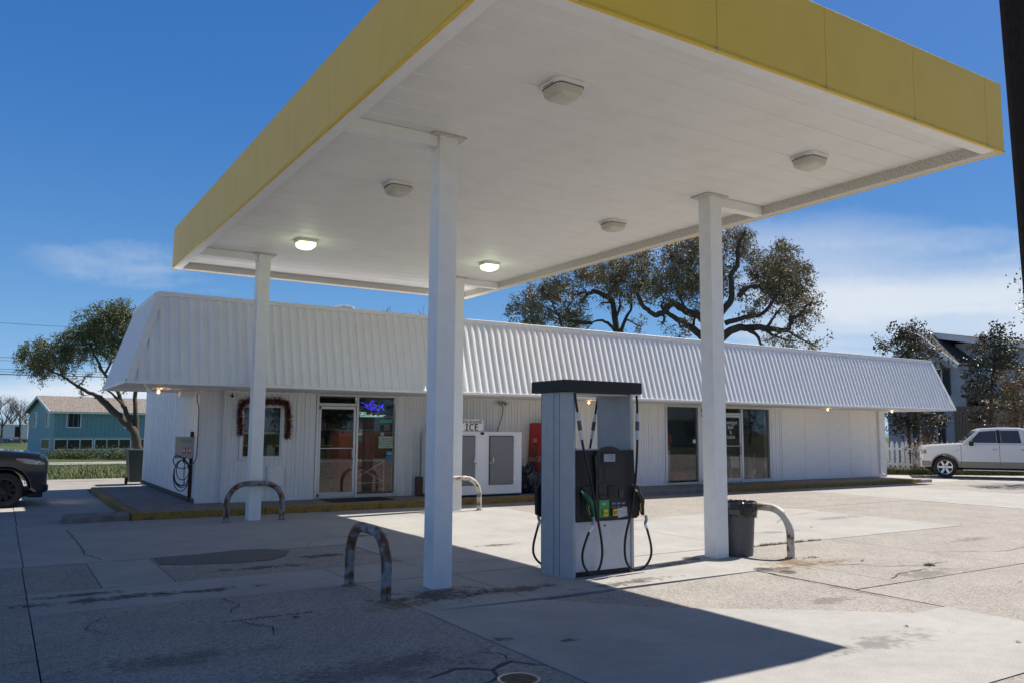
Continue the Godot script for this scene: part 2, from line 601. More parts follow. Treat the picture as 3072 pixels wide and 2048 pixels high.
func make_materials() -> void:
	dress(mat("concrete_smooth", lin(0.455, 0.445, 0.425), 0.9), tx.paste, 1.9, tx.stain, 24.0, tx.grain, 0.15)
	dress(mat("concrete_pale", lin(0.50, 0.49, 0.47), 0.9), tx.paste, 1.7, tx.stain, 24.0, tx.grain, 0.12)
	dress(mat("concrete_stones", lin(0.51, 0.495, 0.47), 0.9), tx.stone_tone, 0.85, tx.stain, 24.0, tx.stones, 0.5)
	dress(mat("asphalt", lin(0.055, 0.054, 0.056), 0.85), tx.stone_tone, 0.6, tx.blotch, 6.0, tx.stones, 0.5)
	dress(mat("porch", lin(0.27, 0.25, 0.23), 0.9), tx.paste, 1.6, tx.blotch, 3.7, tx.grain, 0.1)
	dress(mat("soil", lin(0.11, 0.095, 0.08), 1.0), tx.paste, 1.2, tx.blotch, 4.0)
	dress(mat("turf", lin(0.16, 0.19, 0.10), 1.0), tx.turf, 9.0, tx.blotch, 23.0)
	dress(mat("kerb_yellow", lin(0.75, 0.72, 0.65), 0.8), tx.kerbpaint, 1.7, tx.paste, 1.1)
	dress(mat("white_metal", lin(0.83, 0.83, 0.83), 0.45), tx.clean, 2.2)
	dress(mat("roof_metal", lin(0.82, 0.825, 0.83), 0.4), tx.clean, 2.7)
	dress(mat("white_paint", lin(0.83, 0.83, 0.825), 0.5), tx.clean, 1.3)
	dress(mat("soffit_white", lin(0.80, 0.785, 0.755), 0.6), tx.clean, 3.4)
	dress(mat("mildewed_white", lin(0.68, 0.66, 0.62), 0.7), tx.mildew, 0.9)
	var fy := dress(mat("fascia_yellow", lin(0.92, 0.57, 0.03), 0.5), tx.clean, 3.1)
	fy.rim_enabled = true             # chalky, weathered paint
	fy.rim = 0.5
	fy.rim_tint = 0.0
	dress(mat("trim_gold", lin(0.80, 0.52, 0.02), 0.4), tx.paint, 1.1)
	dress(mat("silver_paint", lin(0.46, 0.47, 0.49), 0.45, 0.1), tx.paint, 1.7)
	dress(mat("rusty_pipe", lin(0.72, 0.74, 0.76), 0.6), tx.rust, 1.3)
	dress(mat("peeling_pipe", lin(0.80, 0.80, 0.79), 0.6), tx.peel, 1.3)
	dress(mat("flaking_pickets", lin(0.90, 0.90, 0.90), 0.8), tx.flake, 0.8)
	dress(mat("old_wood", lin(0.20, 0.16, 0.13), 0.9), tx.wood, 0.5)
	mats["old_wood"].uv1_scale = Vector3(4, 0.6, 4)
	dress(mat("bark", lin(0.20, 0.17, 0.145), 1.0), tx.bark, 0.9, null, 1.0, tx.grain, 2.0)
	dress(mat("shingles", lin(0.29, 0.27, 0.255), 0.95), tx.shingle, 2.4)
	dress(mat("shingles_dark", lin(0.09, 0.085, 0.085), 0.95), tx.shingle, 2.4)
	dress(mat("black_plastic", lin(0.009, 0.009, 0.0105), 0.55), tx.scuff, 0.8)
	dress(mat("grey_plastic", lin(0.13, 0.135, 0.14), 0.55), tx.scuff, 0.6)
	mat("rubber", lin(0.012, 0.012, 0.013), 0.55)
	mat("dark", lin(0.02, 0.02, 0.022), 0.6)
	mat("chrome", lin(0.75, 0.75, 0.76), 0.18, 1.0)
	mat("steel", lin(0.42, 0.42, 0.43), 0.4, 0.9)
	mat("aluminium", lin(0.60, 0.61, 0.62), 0.38, 0.55)
	mat("white_gloss", lin(0.78, 0.78, 0.79), 0.25)
	pane("glass", Color(0.10, 0.13, 0.13), 0.22)
	pane("car_glass", Color(0.10, 0.12, 0.13), 0.72)
	pane("lens", Color(0.95, 0.95, 0.93), 0.5)

# ---------------------------------------------------------------- ground
func fall(x: float, z: float) -> float:       # the land drops about a metre towards the far street
	return -1.05 * smoothstep(31.0, 72.0, -z) - 0.06

func make_ground() -> void:
	var mb := MB.new()
	var gx := [-500, -250, -120, -60, -30, -16, 0, 10, 20, 30, 45, 70, 120, 250, 500]
	var gz := [300, 120, 60, 30, 10, -10, -25, -31, -35, -40, -45, -50, -55, -60, -65, -70, -75, -90, -120, -250, -600]
	for i in gx.size() - 1:
		for j in gz.size() - 1:
			var q := []
			for k in [[i, j], [i + 1, j], [i + 1, j + 1], [i, j + 1]]:
				var x: float = gx[k[0]]
				var z: float = gz[k[1]]
				q.append(Vector3(x, fall(x, z), z))
			mb.quad(q[0], q[1], q[2], q[3])
	struct("ground", mb, mats["turf"])
	# far street on the left
	mb = MB.new()
	for i in 12:
		var x0 := -110.0 + i * 18
		mb.quad(Vector3(x0, fall(0, -69.5) + 0.05, -69.5), Vector3(x0 + 18, fall(0, -69.5) + 0.05, -69.5), Vector3(x0 + 18, fall(0, -74.5) + 0.05, -74.5), Vector3(x0, fall(0, -74.5) + 0.05, -74.5))
	struct("road", mb, mats["concrete_smooth"])
	# the lot: soil bed, then slabs with open joints
	mb = MB.new()
	mb.box(Vector3(-20, -0.3, -30.9), Vector3(44, -0.02, 9))
	struct("lot_bed", mb, mats["soil"])
	var lot := Node3D.new()
	lot.name = "pavement"
	lot.set_meta("kind", "structure")
	add_child(lot)
	var tones := ["concrete_stones", "concrete_smooth", "concrete_stones", "concrete_stones", "concrete_smooth"]
	var rows := [
		[9.0, 3.0, [-20, -14, -9, -4, 0.4, 4.4, 8.1, 12, 16, 21, 26, 31, 37, 44], "concrete_smooth"],
		[3.0, -3.14, [-20, -14, -9, -4, 0.4, 3.5, 8.06, 11.7, 15.5, 20, 25, 30, 36, 44], "concrete_stones"],
		[-3.14, -7.08, [-20, -14, -9, -4, 0.36], "concrete_stones"],
		[-3.14, -7.6, [0.36, 3.5], "concrete_stones"],
		[-3.14, -5.7, [8.06, 11.7, 15.5, 20, 25, 30, 36, 44], ""],
		[-5.7, -8.55, [8.9, 11.5, 15.5, 20, 25, 30, 36, 44], ""],
		[-7.08, -9.86, [-20, -14, -9, -4, 0.36], "concrete_stones"],
		[-7.6, -8.74, [0.36, 3.5], "concrete_stones"],
		[-7.08, -8.72, [3.5, 4.72, 8.9], "concrete_smooth"],
		[-8.74, -9.86, [0.36, 3.5], "concrete_smooth"],
		[-9.86, -11.74, [-20, -14, -9, -4, 0.36, 1.06, 1.8, 4.55], "concrete_stones"],
		[-8.72, -9.86, [3.5, 4.55], "concrete_smooth"],
		[-8.72, -12.4, [4.55, 9.55], "concrete_smooth"],
		[-8.55, -12.4, [9.55, 15.3, 20, 25, 30, 36, 44], ""],
		[-11.74, -16.6, [-20, -14, -9, -4, 0.38, 4.6], "concrete_smooth"],
		[-12.4, -16.6, [4.6, 9.6, 15.4, 20.2, 25, 30, 36, 44], ""],
		[-16.6, -21.0, [-20, -14, -9, -4, 0.4, 2.19], "concrete_smooth"],
		[-21.0, -25.6, [-20, -14, -9, -4, -0.4, 2.19], "concrete_pale"],
		[-25.6, -30.85, [-20, -14, -9, -4, 0, 4.0, 8.0], "concrete_stones"],
		[-16.6, -20.6, [28.05, 32, 36, 40, 44], "concrete_pale"],
	]
	for r in rows:
		var xs: Array = r[2]
		for i in xs.size() - 1:
			var m: String = r[3] if r[3] else tones[rng.randi() % tones.size()]
			if r[0] == -9.86 and xs[i] == 1.06:
				m = "concrete_smooth"
			var g := 0.0055
			slab_piece(lot, [Vector2(xs[i] + g, r[0] - g), Vector2(xs[i + 1] - g, r[0] - g), Vector2(xs[i + 1] - g, r[1] + g), Vector2(xs[i] + g, r[1] + g)], m)
	slab_piece(lot, [Vector2(3.51, -7.07), Vector2(4.8, -6.97), Vector2(5.6, -6.06), Vector2(6.8, -5.25), Vector2(7.49, -4.68), Vector2(8.04, -4.70), Vector2(8.05, -3.15), Vector2(3.51, -3.15)], "concrete_smooth")
	slab_piece(lot, [Vector2(4.82, -6.965), Vector2(8.04, -7.07), Vector2(8.04, -4.715), Vector2(7.485, -4.695), Vector2(6.79, -5.265), Vector2(5.6, -6.08)], "concrete_stones")
	slab_piece(lot, [Vector2(8.06, -7.07), Vector2(8.89, -7.07), Vector2(8.89, -5.71), Vector2(8.06, -5.71)], "concrete_stones")
	# tar patch in the shade
	mb = MB.new()
	mb.slab([Vector2(1.86, -11.76), Vector2(2.48, -11.80), Vector2(2.94, -11.93), Vector2(3.35, -11.86), Vector2(3.58, -11.5), Vector2(3.4, -11.1), Vector2(3.15, -10.85), Vector2(2.66, -10.83), Vector2(2.2, -10.98), Vector2(1.83, -11.16)], -0.01, 0.006)
	part(lot, "tar_patch", mb, dress(mat("tar_patch", lin(0.20, 0.195, 0.19), 0.85), tx.stone_tone, 0.6))
	# smooth screed skin by the right-hand island
	# cracks filled with dirt
	crack(lot, [[1.10, -15.5], [1.12, -13.8], [1.12, -12.5], [1.25, -11.85]], 0.016)
	crack(lot, [[3.55, -12.1], [3.93, -11.87], [4.2, -12.3], [4.55, -12.6]], 0.012)
	crack(lot, [[8.04, -6.9], [8.03, -6.3], [7.97, -5.8], [7.98, -5.24], [8.03, -4.85]], 0.016)
	crack(lot, [[9.1, -6.9], [9.6, -6.76], [9.72, -6.49], [10.26, -6.25], [10.9, -6.3]], 0.016)
	crack(lot, [[9.0, -5.9], [9.45, -6.05], [10.15, -6.1]], 0.014)
	crack(lot, [[2.62, -5.2], [2.9, -5.32], [3.1, -5.16], [3.32, -5.28], [3.5, -5.05]], 0.03)
	crack(lot, [[3.1, -5.16], [3.05, -4.98], [2.85, -4.9]], 0.02)
	crack(lot, [[3.32, -5.28], [3.38, -5.5], [3.2, -5.6]], 0.018)
	crack(lot, [[4.9, -9.45], [5.4, -9.43], [6.1, -9.33]], 0.008)
	crack(lot, [[12.5, -10.5], [13.8, -11.3], [15.3, -11.6]], 0.012)
	crack(lot, [[1.9, -7.9], [2.1, -8.3], [2.0, -8.7]], 0.012)
	crack(lot, [[0.9, -7.6], [0.75, -7.9], [0.9, -8.3]], 0.012)
	crack(lot, [[1.9, -7.6], [2.1, -7.2], [2.05, -6.9]], 0.012)
	crack(lot, [[11.5, -6.9], [12.6, -6.4], [13.4, -6.5]], 0.012)
	# porch slab round the store, with kerb stones
	var po := Node3D.new()
	po.name = "porch"
	po.set_meta("kind", "structure")
	add_child(po)
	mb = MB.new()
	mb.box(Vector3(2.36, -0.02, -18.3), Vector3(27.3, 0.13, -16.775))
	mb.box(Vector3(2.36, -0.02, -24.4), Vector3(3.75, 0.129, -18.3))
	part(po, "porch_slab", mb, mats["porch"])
	var kx := 2.2
	while kx < 27.2:
		var k1 := minf(kx + 2.45, 27.3)
		mb = MB.new()
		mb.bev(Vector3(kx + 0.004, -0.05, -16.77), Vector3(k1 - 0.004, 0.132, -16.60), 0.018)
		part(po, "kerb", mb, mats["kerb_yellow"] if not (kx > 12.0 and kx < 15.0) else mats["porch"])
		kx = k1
	var kz := -16.78
	while kz > -24.3:
		var k1 := maxf(kz - 2.5, -24.4)
		mb = MB.new()
		mb.bev(Vector3(2.2, -0.05, k1 + 0.004), Vector3(2.355, 0.132, kz - 0.004), 0.018)
		part(po, "kerb", mb, mats["kerb_yellow"])
		kz = k1
	# unpainted kerb stubs past both ends
	mb = MB.new()
	mb.bev(Vector3(1.1, -0.05, -17.2), Vector3(2.19, 0.125, -16.62), 0.03)
	part(po, "kerb_end", mb, mats["porch"])
	mb = MB.new()
	mb.bev(Vector3(27.31, -0.05, -16.85), Vector3(28.0, 0.125, -16.6), 0.03)
	part(po, "kerb_end", mb, mats["concrete_pale"])

func slab_piece(lot: Node3D, q: Array, m: String) -> void:
	var mb := MB.new()
	var lift := rnd(-0.004, 0.004)
	mb.slab(q, -0.04, lift)
	part(lot, "slab", mb, mats[m])

func crack(lot: Node3D, pts: Array, w: float) -> void:
	var mb := MB.new()
	var path := []
	for i in pts.size() - 1:
		var a := Vector2(pts[i][0], pts[i][1])
		var b := Vector2(pts[i + 1][0], pts[i + 1][1])
		var k := maxi(2, int(a.distance_to(b) / 0.09))
		for j in k:
			path.append(a.lerp(b, float(j) / k) + Vector2(rnd(-1, 1), rnd(-1, 1)) * 0.022)
	path.append(Vector2(pts[-1][0], pts[-1][1]))
	var l := []
	for i in path.size():
		var d: Vector2 = (path[mini(i + 1, path.size() - 1)] - path[maxi(i - 1, 0)]).normalized()
		var s := w * rnd(0.25, 0.7) * (0.3 if i == 0 or i == path.size() - 1 else 1.0)
		l.append([path[i] + Vector2(-d.y, d.x) * s, path[i] - Vector2(-d.y, d.x) * s])
	for i in l.size() - 1:
		var y := 0.0075
		mb.quad(Vector3(l[i][0].x, y, l[i][0].y), Vector3(l[i][1].x, y, l[i][1].y), Vector3(l[i + 1][1].x, y, l[i + 1][1].y), Vector3(l[i + 1][0].x, y, l[i + 1][0].y))
	part(lot, "crack", mb, mats["soil"])

# ---------------------------------------------------------------- canopy
const CX0 := 2.804
const CX1 := 9.616
const CZ0 := -4.652
const CZ1 := -17.444
const CYB := 4.905
const CYS := 5.04
const CYT := 5.737

func make_canopy() -> void:
	var o := Vector3(6.21, 0, -11.05)
	var t := thing("fuel_canopy", "large flat canopy with yellow fascia on four white columns over the pump island", "canopy", o)
	# columns
	for x in [4.162, 8.431]:
		for z in [-8.103, -15.685]:
			var mb := off(o)
			mb.bev(Vector3(x - 0.1155, 0.0, z - 0.1155), Vector3(x + 0.1155, CYS - 0.015, z + 0.1155), 0.006)
			part(t, "column", mb, mats["white_paint"])
			mb = off(o)
			mb.bev(Vector3(x - 0.21, CYS - 0.022, z - 0.17), Vector3(x + 0.21, CYS - 0.004, z + 0.17), 0.004)
			part(t, "column_cap", mb, mats["mildewed_white"])
			# stub beam from the column to the rim
			mb = off(o)
			if x < 6:
				mb.bev(Vector3(CX0 + 0.17, CYB - 0.006, z - 0.075), Vector3(x - 0.116, CYS - 0.003, z + 0.075), 0.006)
			else:
				mb.bev(Vector3(x + 0.116, CYB - 0.006, z - 0.075), Vector3(CX1 - 0.17, CYS - 0.003, z + 0.075), 0.006)
			part(t, "beam", mb, mats["white_paint"])
	# deck panels of the ceiling, running across, with small open joints
	var n := 33
	for i in n:
		var za := lerpf(CZ0 - 0.16, CZ1 + 0.16, float(i) / n)
		var zb := lerpf(CZ0 - 0.16, CZ1 + 0.16, float(i + 1) / n)
		var mb := off(o)
		mb.bev(Vector3(CX0 + 0.16, CYS + rnd(0, 0.0015), zb + 0.004), Vector3(CX1 - 0.16, CYS + 0.03, za - 0.004), 0.009)
		part(t, "ceiling_panel", mb, mats["soffit_white"])
	# rim: white return under the fascia, inner upstand
	var w := 0.17
	var e := 0.032
	# section across the rim: (distance in from the fascia, height)
	var sec := [Vector2(e, CYB + 0.003), Vector2(w, CYB + 0.003), Vector2(w, CYS + 0.06), Vector2(e, CYS + 0.06)]
	var dx := CX1 - CX0
	var dz := CZ0 - CZ1
	for i in 4:
		var mb := off(o)
		var tr := [Transform3D(Basis(Vector3.RIGHT, Vector3.UP, Vector3(0, 0, 1)), Vector3(CX0, 0, CZ1)), Transform3D(Basis(Vector3.LEFT, Vector3.UP, Vector3(0, 0, -1)), Vector3(CX1, 0, CZ0)),
			Transform3D(Basis(Vector3(0, 0, -1), Vector3.UP, Vector3.RIGHT), Vector3(CX0, 0, CZ0)), Transform3D(Basis(Vector3(0, 0, 1), Vector3.UP, Vector3.LEFT), Vector3(CX1, 0, CZ1))]
		mb.t = mb.t * (tr[i] as Transform3D)
		var l: float = dz if i < 2 else dx
		var n2 := 4 if i < 2 else 2
		var a0 := e if i < 2 else w + 0.001
		for k in n2:
			var m3 := off(o)
			m3.t = mb.t
			m3.prism(sec, lerpf(a0, l - a0, float(k) / n2) + 0.0015, lerpf(a0, l - a0, float(k + 1) / n2) - 0.0015)
			part(t, "rim", m3, mats["mildewed_white"] if i == 1 or i == 3 else mats["white_paint"])
	# fascia panels on the four sides with thin seams, gold drip edge below
	var seams_x := [CX0, 3.52, 4.968, 6.42, 7.855, 9.253, CX1]
	var seams_z := [CZ0, -5.30, -6.754, -8.20, -9.65, -11.10, -12.55, -14.0, -15.45, -16.9, CZ1]
	for s in 2:
		var z := CZ0 if s == 0 else CZ1
		for i in seams_x.size() - 1:
			var mb := off(o)
			var zi := z - 0.03 if s == 0 else z + 0.03
			mb.bev(Vector3(seams_x[i] + 0.0025, CYB + 0.035, minf(z, zi)), Vector3(seams_x[i + 1] - 0.0025, CYT, maxf(z, zi)), 0.003)
			part(t, "fascia_panel", mb, mats["fascia_yellow"])
			mb = off(o)
			var zo := z + 0.006 if s == 0 else z - 0.006
			mb.bev(Vector3(seams_x[i] + 0.002, CYB, minf(zo, zi)), Vector3(seams_x[i + 1] - 0.002, CYB + 0.033, maxf(zo, zi)), 0.004)
			part(t, "drip_edge", mb, mats["trim_gold"])
			mb = off(o)
			mb.bev(Vector3(seams_x[i + 1] - 0.035, CYB + 0.006, minf(zo, zo + (0.006 if s == 0 else -0.006))), Vector3(seams_x[i + 1] - 0.006, CYB + 0.03, maxf(zo, zo + (0.006 if s == 0 else -0.006))), 0.002)
			part(t, "clip", mb, mats["steel"])
		var x := CX0 if s == 0 else CX1
		for i in seams_z.size() - 1:
			var mb := off(o)
			var xi := x + 0.03 if s == 0 else x - 0.03
			var za: float = seams_z[i] - (0.031 if i == 0 else 0.0025)
			var zb: float = seams_z[i + 1] + (0.031 if i == seams_z.size() - 2 else 0.0025)
			mb.bev(Vector3(minf(x, xi), CYB + 0.035, zb), Vector3(maxf(x, xi), CYT, za), 0.003)
			part(t, "fascia_panel", mb, mats["fascia_yellow"])
			mb = off(o)
			var xo := x - 0.006 if s == 0 else x + 0.006
			mb.bev(Vector3(minf(xo, xi), CYB, zb), Vector3(maxf(xo, xi), CYB + 0.033, za), 0.004)
			part(t, "drip_edge", mb, mats["trim_gold"])
	var mb2 := off(o)
	mb2.box(Vector3(CX0 + 0.035, CYS + 0.07, CZ1 + 0.035), Vector3(CX1 - 0.035, CYS + 0.35, CZ0 - 0.035))
	part(t, "roof_deck", mb2, mats["roof_metal"])
	# light fittings under the ceiling
	var names := {
		"4.45|-6.17": ["unlit square canopy lamp between yellow front fascia and column with left-hand beam", false],
		"8.17|-6.2": ["unlit square canopy lamp between yellow front fascia and column beside trash can", false],
		"4.45|-10.03": ["unlit square canopy lamp midway between the two columns on the air pump side", false],
		"8.17|-9.95": ["unlit square canopy lamp midway between the two columns on the trash can side", false],
		"4.45|-13.99": ["lit square canopy lamp nearest the store window with garland", true],
		"8.17|-13.85": ["lit square canopy lamp nearest the packaged ice freezer", true],
	}
	for k in names:
		var xz: PackedStringArray = String(k).split("|")
		canopy_lamp(Vector3(float(xz[0]), CYS, float(xz[1])), names[k][0], names[k][1])

func canopy_lamp(at: Vector3, label: String, lit: bool) -> void:
	var t := thing("canopy_lamp", label, "lamp", at, 0.0, "lamps under the canopy ceiling")
	var h := 0.175
	var r := 0.06
	var pl := rounded(h, h, r, 4)
	var mb := MB.new()
	mb.slab(pl, -0.045, -0.002)
	part(t, "housing", mb, mats["white_paint"])
	mb = MB.new()
	mb.slab(rounded(h - 0.012, h - 0.012, r, 4), -0.052, -0.046)
	part(t, "gasket", mb, mats["dark"])
	# ribbed glass bowl
	mb = MB.new()
	var rings := [[h - 0.016, -0.053, 0.06], [h - 0.026, -0.12, 0.06], [h - 0.055, -0.148, 0.06], [h - 0.11, -0.165, 0.05], [0.03, -0.170, 0.02]]
	var last := []
	for g in rings:
		var cur := []
		for p in rounded(g[0], g[0], minf(g[2], g[0] * 0.9), 4):
			cur.append(Vector3(p.x, g[1], p.y))
		if last.size():
			for i in cur.size():
				var j := (i + 1) % cur.size()
				mb.quad(cur[i], cur[j], last[j], last[i])
		last = cur
	for i in last.size():
		mb.tri(Vector3(0, -0.171, 0), last[(i + 1) % last.size()], last[i])
	if lit:
		part(t, "lamp_glass", mb, glow("lit_glass", Color(0.93, 1.0, 0.80), 1.1))
		var b := OmniLight3D.new()
		b.name = "lamp_light"
		b.light_color = Color(0.92, 1.0, 0.82)
		b.light_energy = 0.08
		b.light_size = 0.12
		b.omni_range = 30.0
		b.omni_attenuation = 2.0
		b.shadow_enabled = true
		b.position = Vector3(0, -0.24, 0)
		t.add_child(b)
	else:
		part(t, "lamp_glass", mb, dress(mat("cloudy_glass", lin(0.60, 0.57, 0.50), 0.3), tx.paint, 0.35))
	for s in [-0.05, 0.06]:
		mb = MB.new()
		mb.bev(Vector3(h - 0.012, -0.06, s - 0.012), Vector3(h + 0.014, -0.012, s + 0.012), 0.004)
		part(t, "latch", mb, mats["steel"])
	mb = MB.new()
	mb.tube([Vector3(-h - 0.004, -0.04, -0.08), Vector3(-h - 0.004, -0.04, 0.08)], 0.008, 6)
	part(t, "hinge", mb, mats["steel"])

func rounded(a: float, b: float, r: float, k: int) -> Array:
	var q := []
	for c in [[1, 1, 0.0], [-1, 1, 90.0], [-1, -1, 180.0], [1, -1, 270.0]]:
		for i in k + 1:
			var an := deg_to_rad(c[2] + 90.0 * i / k)
			q.append(Vector2(c[0] * (a - r) + cos(an) * r, c[1] * (b - r) + sin(an) * r))
	return q

# ---------------------------------------------------------------- the store
const WZ := -18.1
const FY := 0.13
const EX0 := 1.917      # eave line of the mansard, its top line and where the side returns end
const EX1 := 28.68
const EY := 2.548
const EZ := -16.05
const TY := 4.225
const TZ := -16.55
const EB := -19.75
var store: Node3D
const SO := Vector3(15.8, 0.0, -18.1)

func siding(parent: Node3D, x0: float, x1: float, y0: float, y1: float, z: float) -> void:
	var x := x0
	while x < x1 - 0.01:
		var xe := minf(x + 0.91, x1)
		if x1 - xe < 0.12:
			xe = x1
		var prof := siding_profile(x, xe)
		var mb := off(SO)
		mb.sheet(Vector3(0, 0, z), Vector3.RIGHT, Vector3.UP, Vector3(0, 0, 1), prof, y0, y1)
		part(parent, "wall_sheet", mb, mats["white_metal"])
		x = xe

func siding_profile(a: float, b: float) -> Array:
	# flat pans with narrow raised ribs every 19 cm, a small crease between them
	var q := [Vector2(a, 0)]
	var p := 0.19
	var k := ceilf((a + 0.03) / p)
	while k * p < b - 0.05:
		var c := k * p
		for e in [[-0.026, 0.0], [-0.014, 0.02], [0.014, 0.02], [0.026, 0.0], [0.086, 0.0], [0.093, -0.012], [0.100, 0.0]]:
			if c + e[0] > a and c + e[0] < b:
				q.append(Vector2(c + e[0], e[1]))
		k += 1.0
	q.append(Vector2(b, 0))
	return q

func bars(parent: Node3D, called: String, m: Material, list: Array, o := SO, bevel := 0.006) -> void:
	for b in list:
		var mb := off(o)
		mb.bev(Vector3(b[0], b[1], b[2]), Vector3(b[3], b[4], b[5]), bevel)
		part(parent, called, mb, m)

func glass_pane(parent: Node3D, x0: float, y0: float, x1: float, y1: float, z: float, called := "pane") -> MeshInstance3D:
	var mb := off(SO)
	mb.box(Vector3(x0, y0, z - 0.003), Vector3(x1, y1, z + 0.003))
	return part(parent, called, mb, mats["glass"])

func make_store() -> void:
	store = thing("store_building", "long low white metal store building with ribbed mansard roof and two glass entrances", "building", SO)
	var top := 2.56
	# --- front wall sheets
	siding(store, 3.66, 4.12, FY, top, WZ - 0.12)
	siding(store, 4.135, 4.44, FY, top, WZ)
	siding(store, 4.445, 5.405, FY, 1.04, WZ)
	siding(store, 4.445, 5.405, 2.23, top, WZ)
	siding(store, 5.41, 6.13, FY, top, WZ)
	siding(store, 8.16, 16.78, FY, top, WZ)
	siding(store, 21.42, 21.93, FY, top, WZ)
	# flat boards on the right
	var bx := [21.935, 23.108, 24.337, 25.53, 26.67, 27.12]
	for i in bx.size() - 1:
		var mb := off(SO)
		mb.bev(Vector3(bx[i] + 0.004, FY + 0.01, WZ - 0.02), Vector3(bx[i + 1] - 0.004, top, WZ + 0.012), 0.004)
		part(store, "wall_board", mb, mats["white_paint"])
	bars(store, "corner_trim", mats["white_paint"], [[27.12, FY, WZ - 0.1, 27.6, top, WZ + 0.03], [3.61, FY, WZ - 0.2, 3.665, top, WZ - 0.10], [4.118, FY, WZ - 0.14, 4.138, top, WZ + 0.018]])
	bars(store, "base_flashing", mats["white_paint"], [[3.67, FY, WZ - 0.11, 4.11, FY + 0.06, WZ - 0.095], [4.14, FY, WZ + 0.016, 6.13, FY + 0.05, WZ + 0.026], [8.17, FY, WZ + 0.016, 16.78, FY + 0.05, WZ + 0.026]])
	# --- wall core behind the sheets
	var core := [[3.66, FY, 4.44], [5.41, FY, 6.13], [8.16, FY, 16.78], [21.42, FY, 27.6]]
	for c in core:
		var mb := off(SO)
		mb.box(Vector3(c[0], 0.0, WZ - 0.28), Vector3(c[2], 2.75, WZ - 0.13 if c[0] < 4 else WZ - 0.03))
		part(store, "wall_core", mb, mats["white_paint"])
	bars(store, "wall_core", mats["white_paint"], [[4.441, 0, WZ - 0.28, 5.409, 1.04, WZ - 0.03], [4.441, 2.23, WZ - 0.28, 5.409, 2.75, WZ - 0.03], [6.131, 2.51, WZ - 0.28, 8.159, 2.75, WZ - 0.03], [16.781, 2.51, WZ - 0.28, 21.419, 2.75, WZ - 0.03]], SO, 0.001)
	# --- left side wall, finely ribbed sheets
	var z := WZ - 0.2
	while z > -25.7:
		var ze := maxf(z - 0.91, -25.75)
		var prof := []
		var us := -z
		while us < -ze - 0.02:
			for e in [[0.0, 0.0], [0.215, 0.0], [0.23, 0.02], [0.27, 0.02]]:
				if us + e[0] < -ze:
					prof.append(Vector2(us + e[0], e[1]))
			us += 0.285
		prof.append(Vector2(-ze, 0.0))
		var mb := off(SO)
		mb.sheet(Vector3(3.63, 0, 0), Vector3(0, 0, -1), Vector3.UP, Vector3(-1, 0, 0), prof, FY + 0.04, top if ze > -19.9 else 3.95)
		part(store, "wall_sheet", mb, mats["white_metal"])
		z = ze
	var mbs := off(SO)
	mbs.box(Vector3(3.66, 0, -25.75), Vector3(3.85, 2.95, WZ - 0.281))
	part(store, "wall_core", mbs, mats["white_paint"])
	mbs = off(SO)
	mbs.box(Vector3(3.66, 0, -25.95), Vector3(27.6, 4.0, -25.752))
	part(store, "wall_core", mbs, mats["white_paint"])
	mbs = off(SO)
	mbs.box(Vector3(27.4, 0, -25.751), Vector3(27.6, 4.0, WZ - 0.281))
	part(store, "wall_core", mbs, mats["white_paint"])
	bars(store, "sill_timber", mats["old_wood"], [[3.585, FY, -25.7, 3.628, FY + 0.09, WZ - 0.2]])
	# --- mansard: rolled sheets, hips, cap, eave trim
	var b0 := Vector3(EX0, EY, EZ)
	var rise := TY - EY
	var run := EZ - TZ
	var up := Vector3(0, rise, -run)
	var sl := up.length()
	up /= sl
	var out := Vector3(0, run, rise).normalized()
	var x := EX0
	var xr := EX1
	var inset := 0.53
	while x < xr - 0.01:
		var xe := minf(x + 0.89, xr)
		var prof := mansard_profile(x, xe)
		var tops := []
		for q in prof:
			tops.append(minf(sl, minf((q.x - EX0) / inset * sl, (xr - q.x) / inset * sl)))
		var mb := off(SO)
		mb.sheet(Vector3(0, b0.y, b0.z), Vector3.RIGHT, up, out, prof, 0.0, tops)
		part(store, "roof_sheet", mb, mats["roof_metal"])
		x = xe
	for side in 2:
		var ex := EX0 if side == 0 else xr
		var dx := 1.0 if side == 0 else -1.0
		var up2 := Vector3(dx * inset, rise, 0).normalized()
		var out2 := Vector3(-dx * rise, inset, 0).normalized()
		var sl2 := Vector2(inset, rise).length()
		var zz := -EZ
		while zz < -EB - 0.01:
			var ze := minf(zz + 0.89, -EB)
			var prof := mansard_profile(zz, ze)
			var tops := []
			for q in prof:
				tops.append(minf(sl2, (q.x + EZ) / run * sl2))
			var mb := off(SO)
			mb.sheet(Vector3(ex, b0.y, 0), Vector3(0, 0, -1), up2, out2, prof, 0.0, tops)
			part(store, "roof_sheet", mb, mats["roof_metal"])
			zz = ze
		# hip flashing
		var mb2 := off(SO)
		var h0 := Vector3(ex, EY + 0.01, EZ)
		var h1 := Vector3(ex + dx * inset, TY + 0.03, TZ)
		var dirn := (h1 - h0).normalized()
		var wa := dirn.cross(out).normalized() * dx
		var wb := dirn.cross(out2).normalized() * -dx
		var lift := (out + out2).normalized() * 0.034
		for s in [[wa, out], [wb, out2]]:
			var f: Vector3 = s[0] * 0.13
			if (s[0] == wa and f.x * dx < 0) or (s[0] == wb and f.z > 0):
				f = -f
			var q := [h0 + lift, h1 + lift, h1 + lift * 0.75 + f, h0 + lift * 0.75 + f]
			if (q[1] - q[0]).cross(q[2] - q[0]).dot(s[1]) < 0:
				q.reverse()
			mb2.quad(q[0], q[1], q[2], q[3])
		part(store, "hip_flashing", mb2, mats["white_paint"])
	var tx0 := EX0 + inset
	var tx1 := xr - inset
	x = tx0 - 0.03
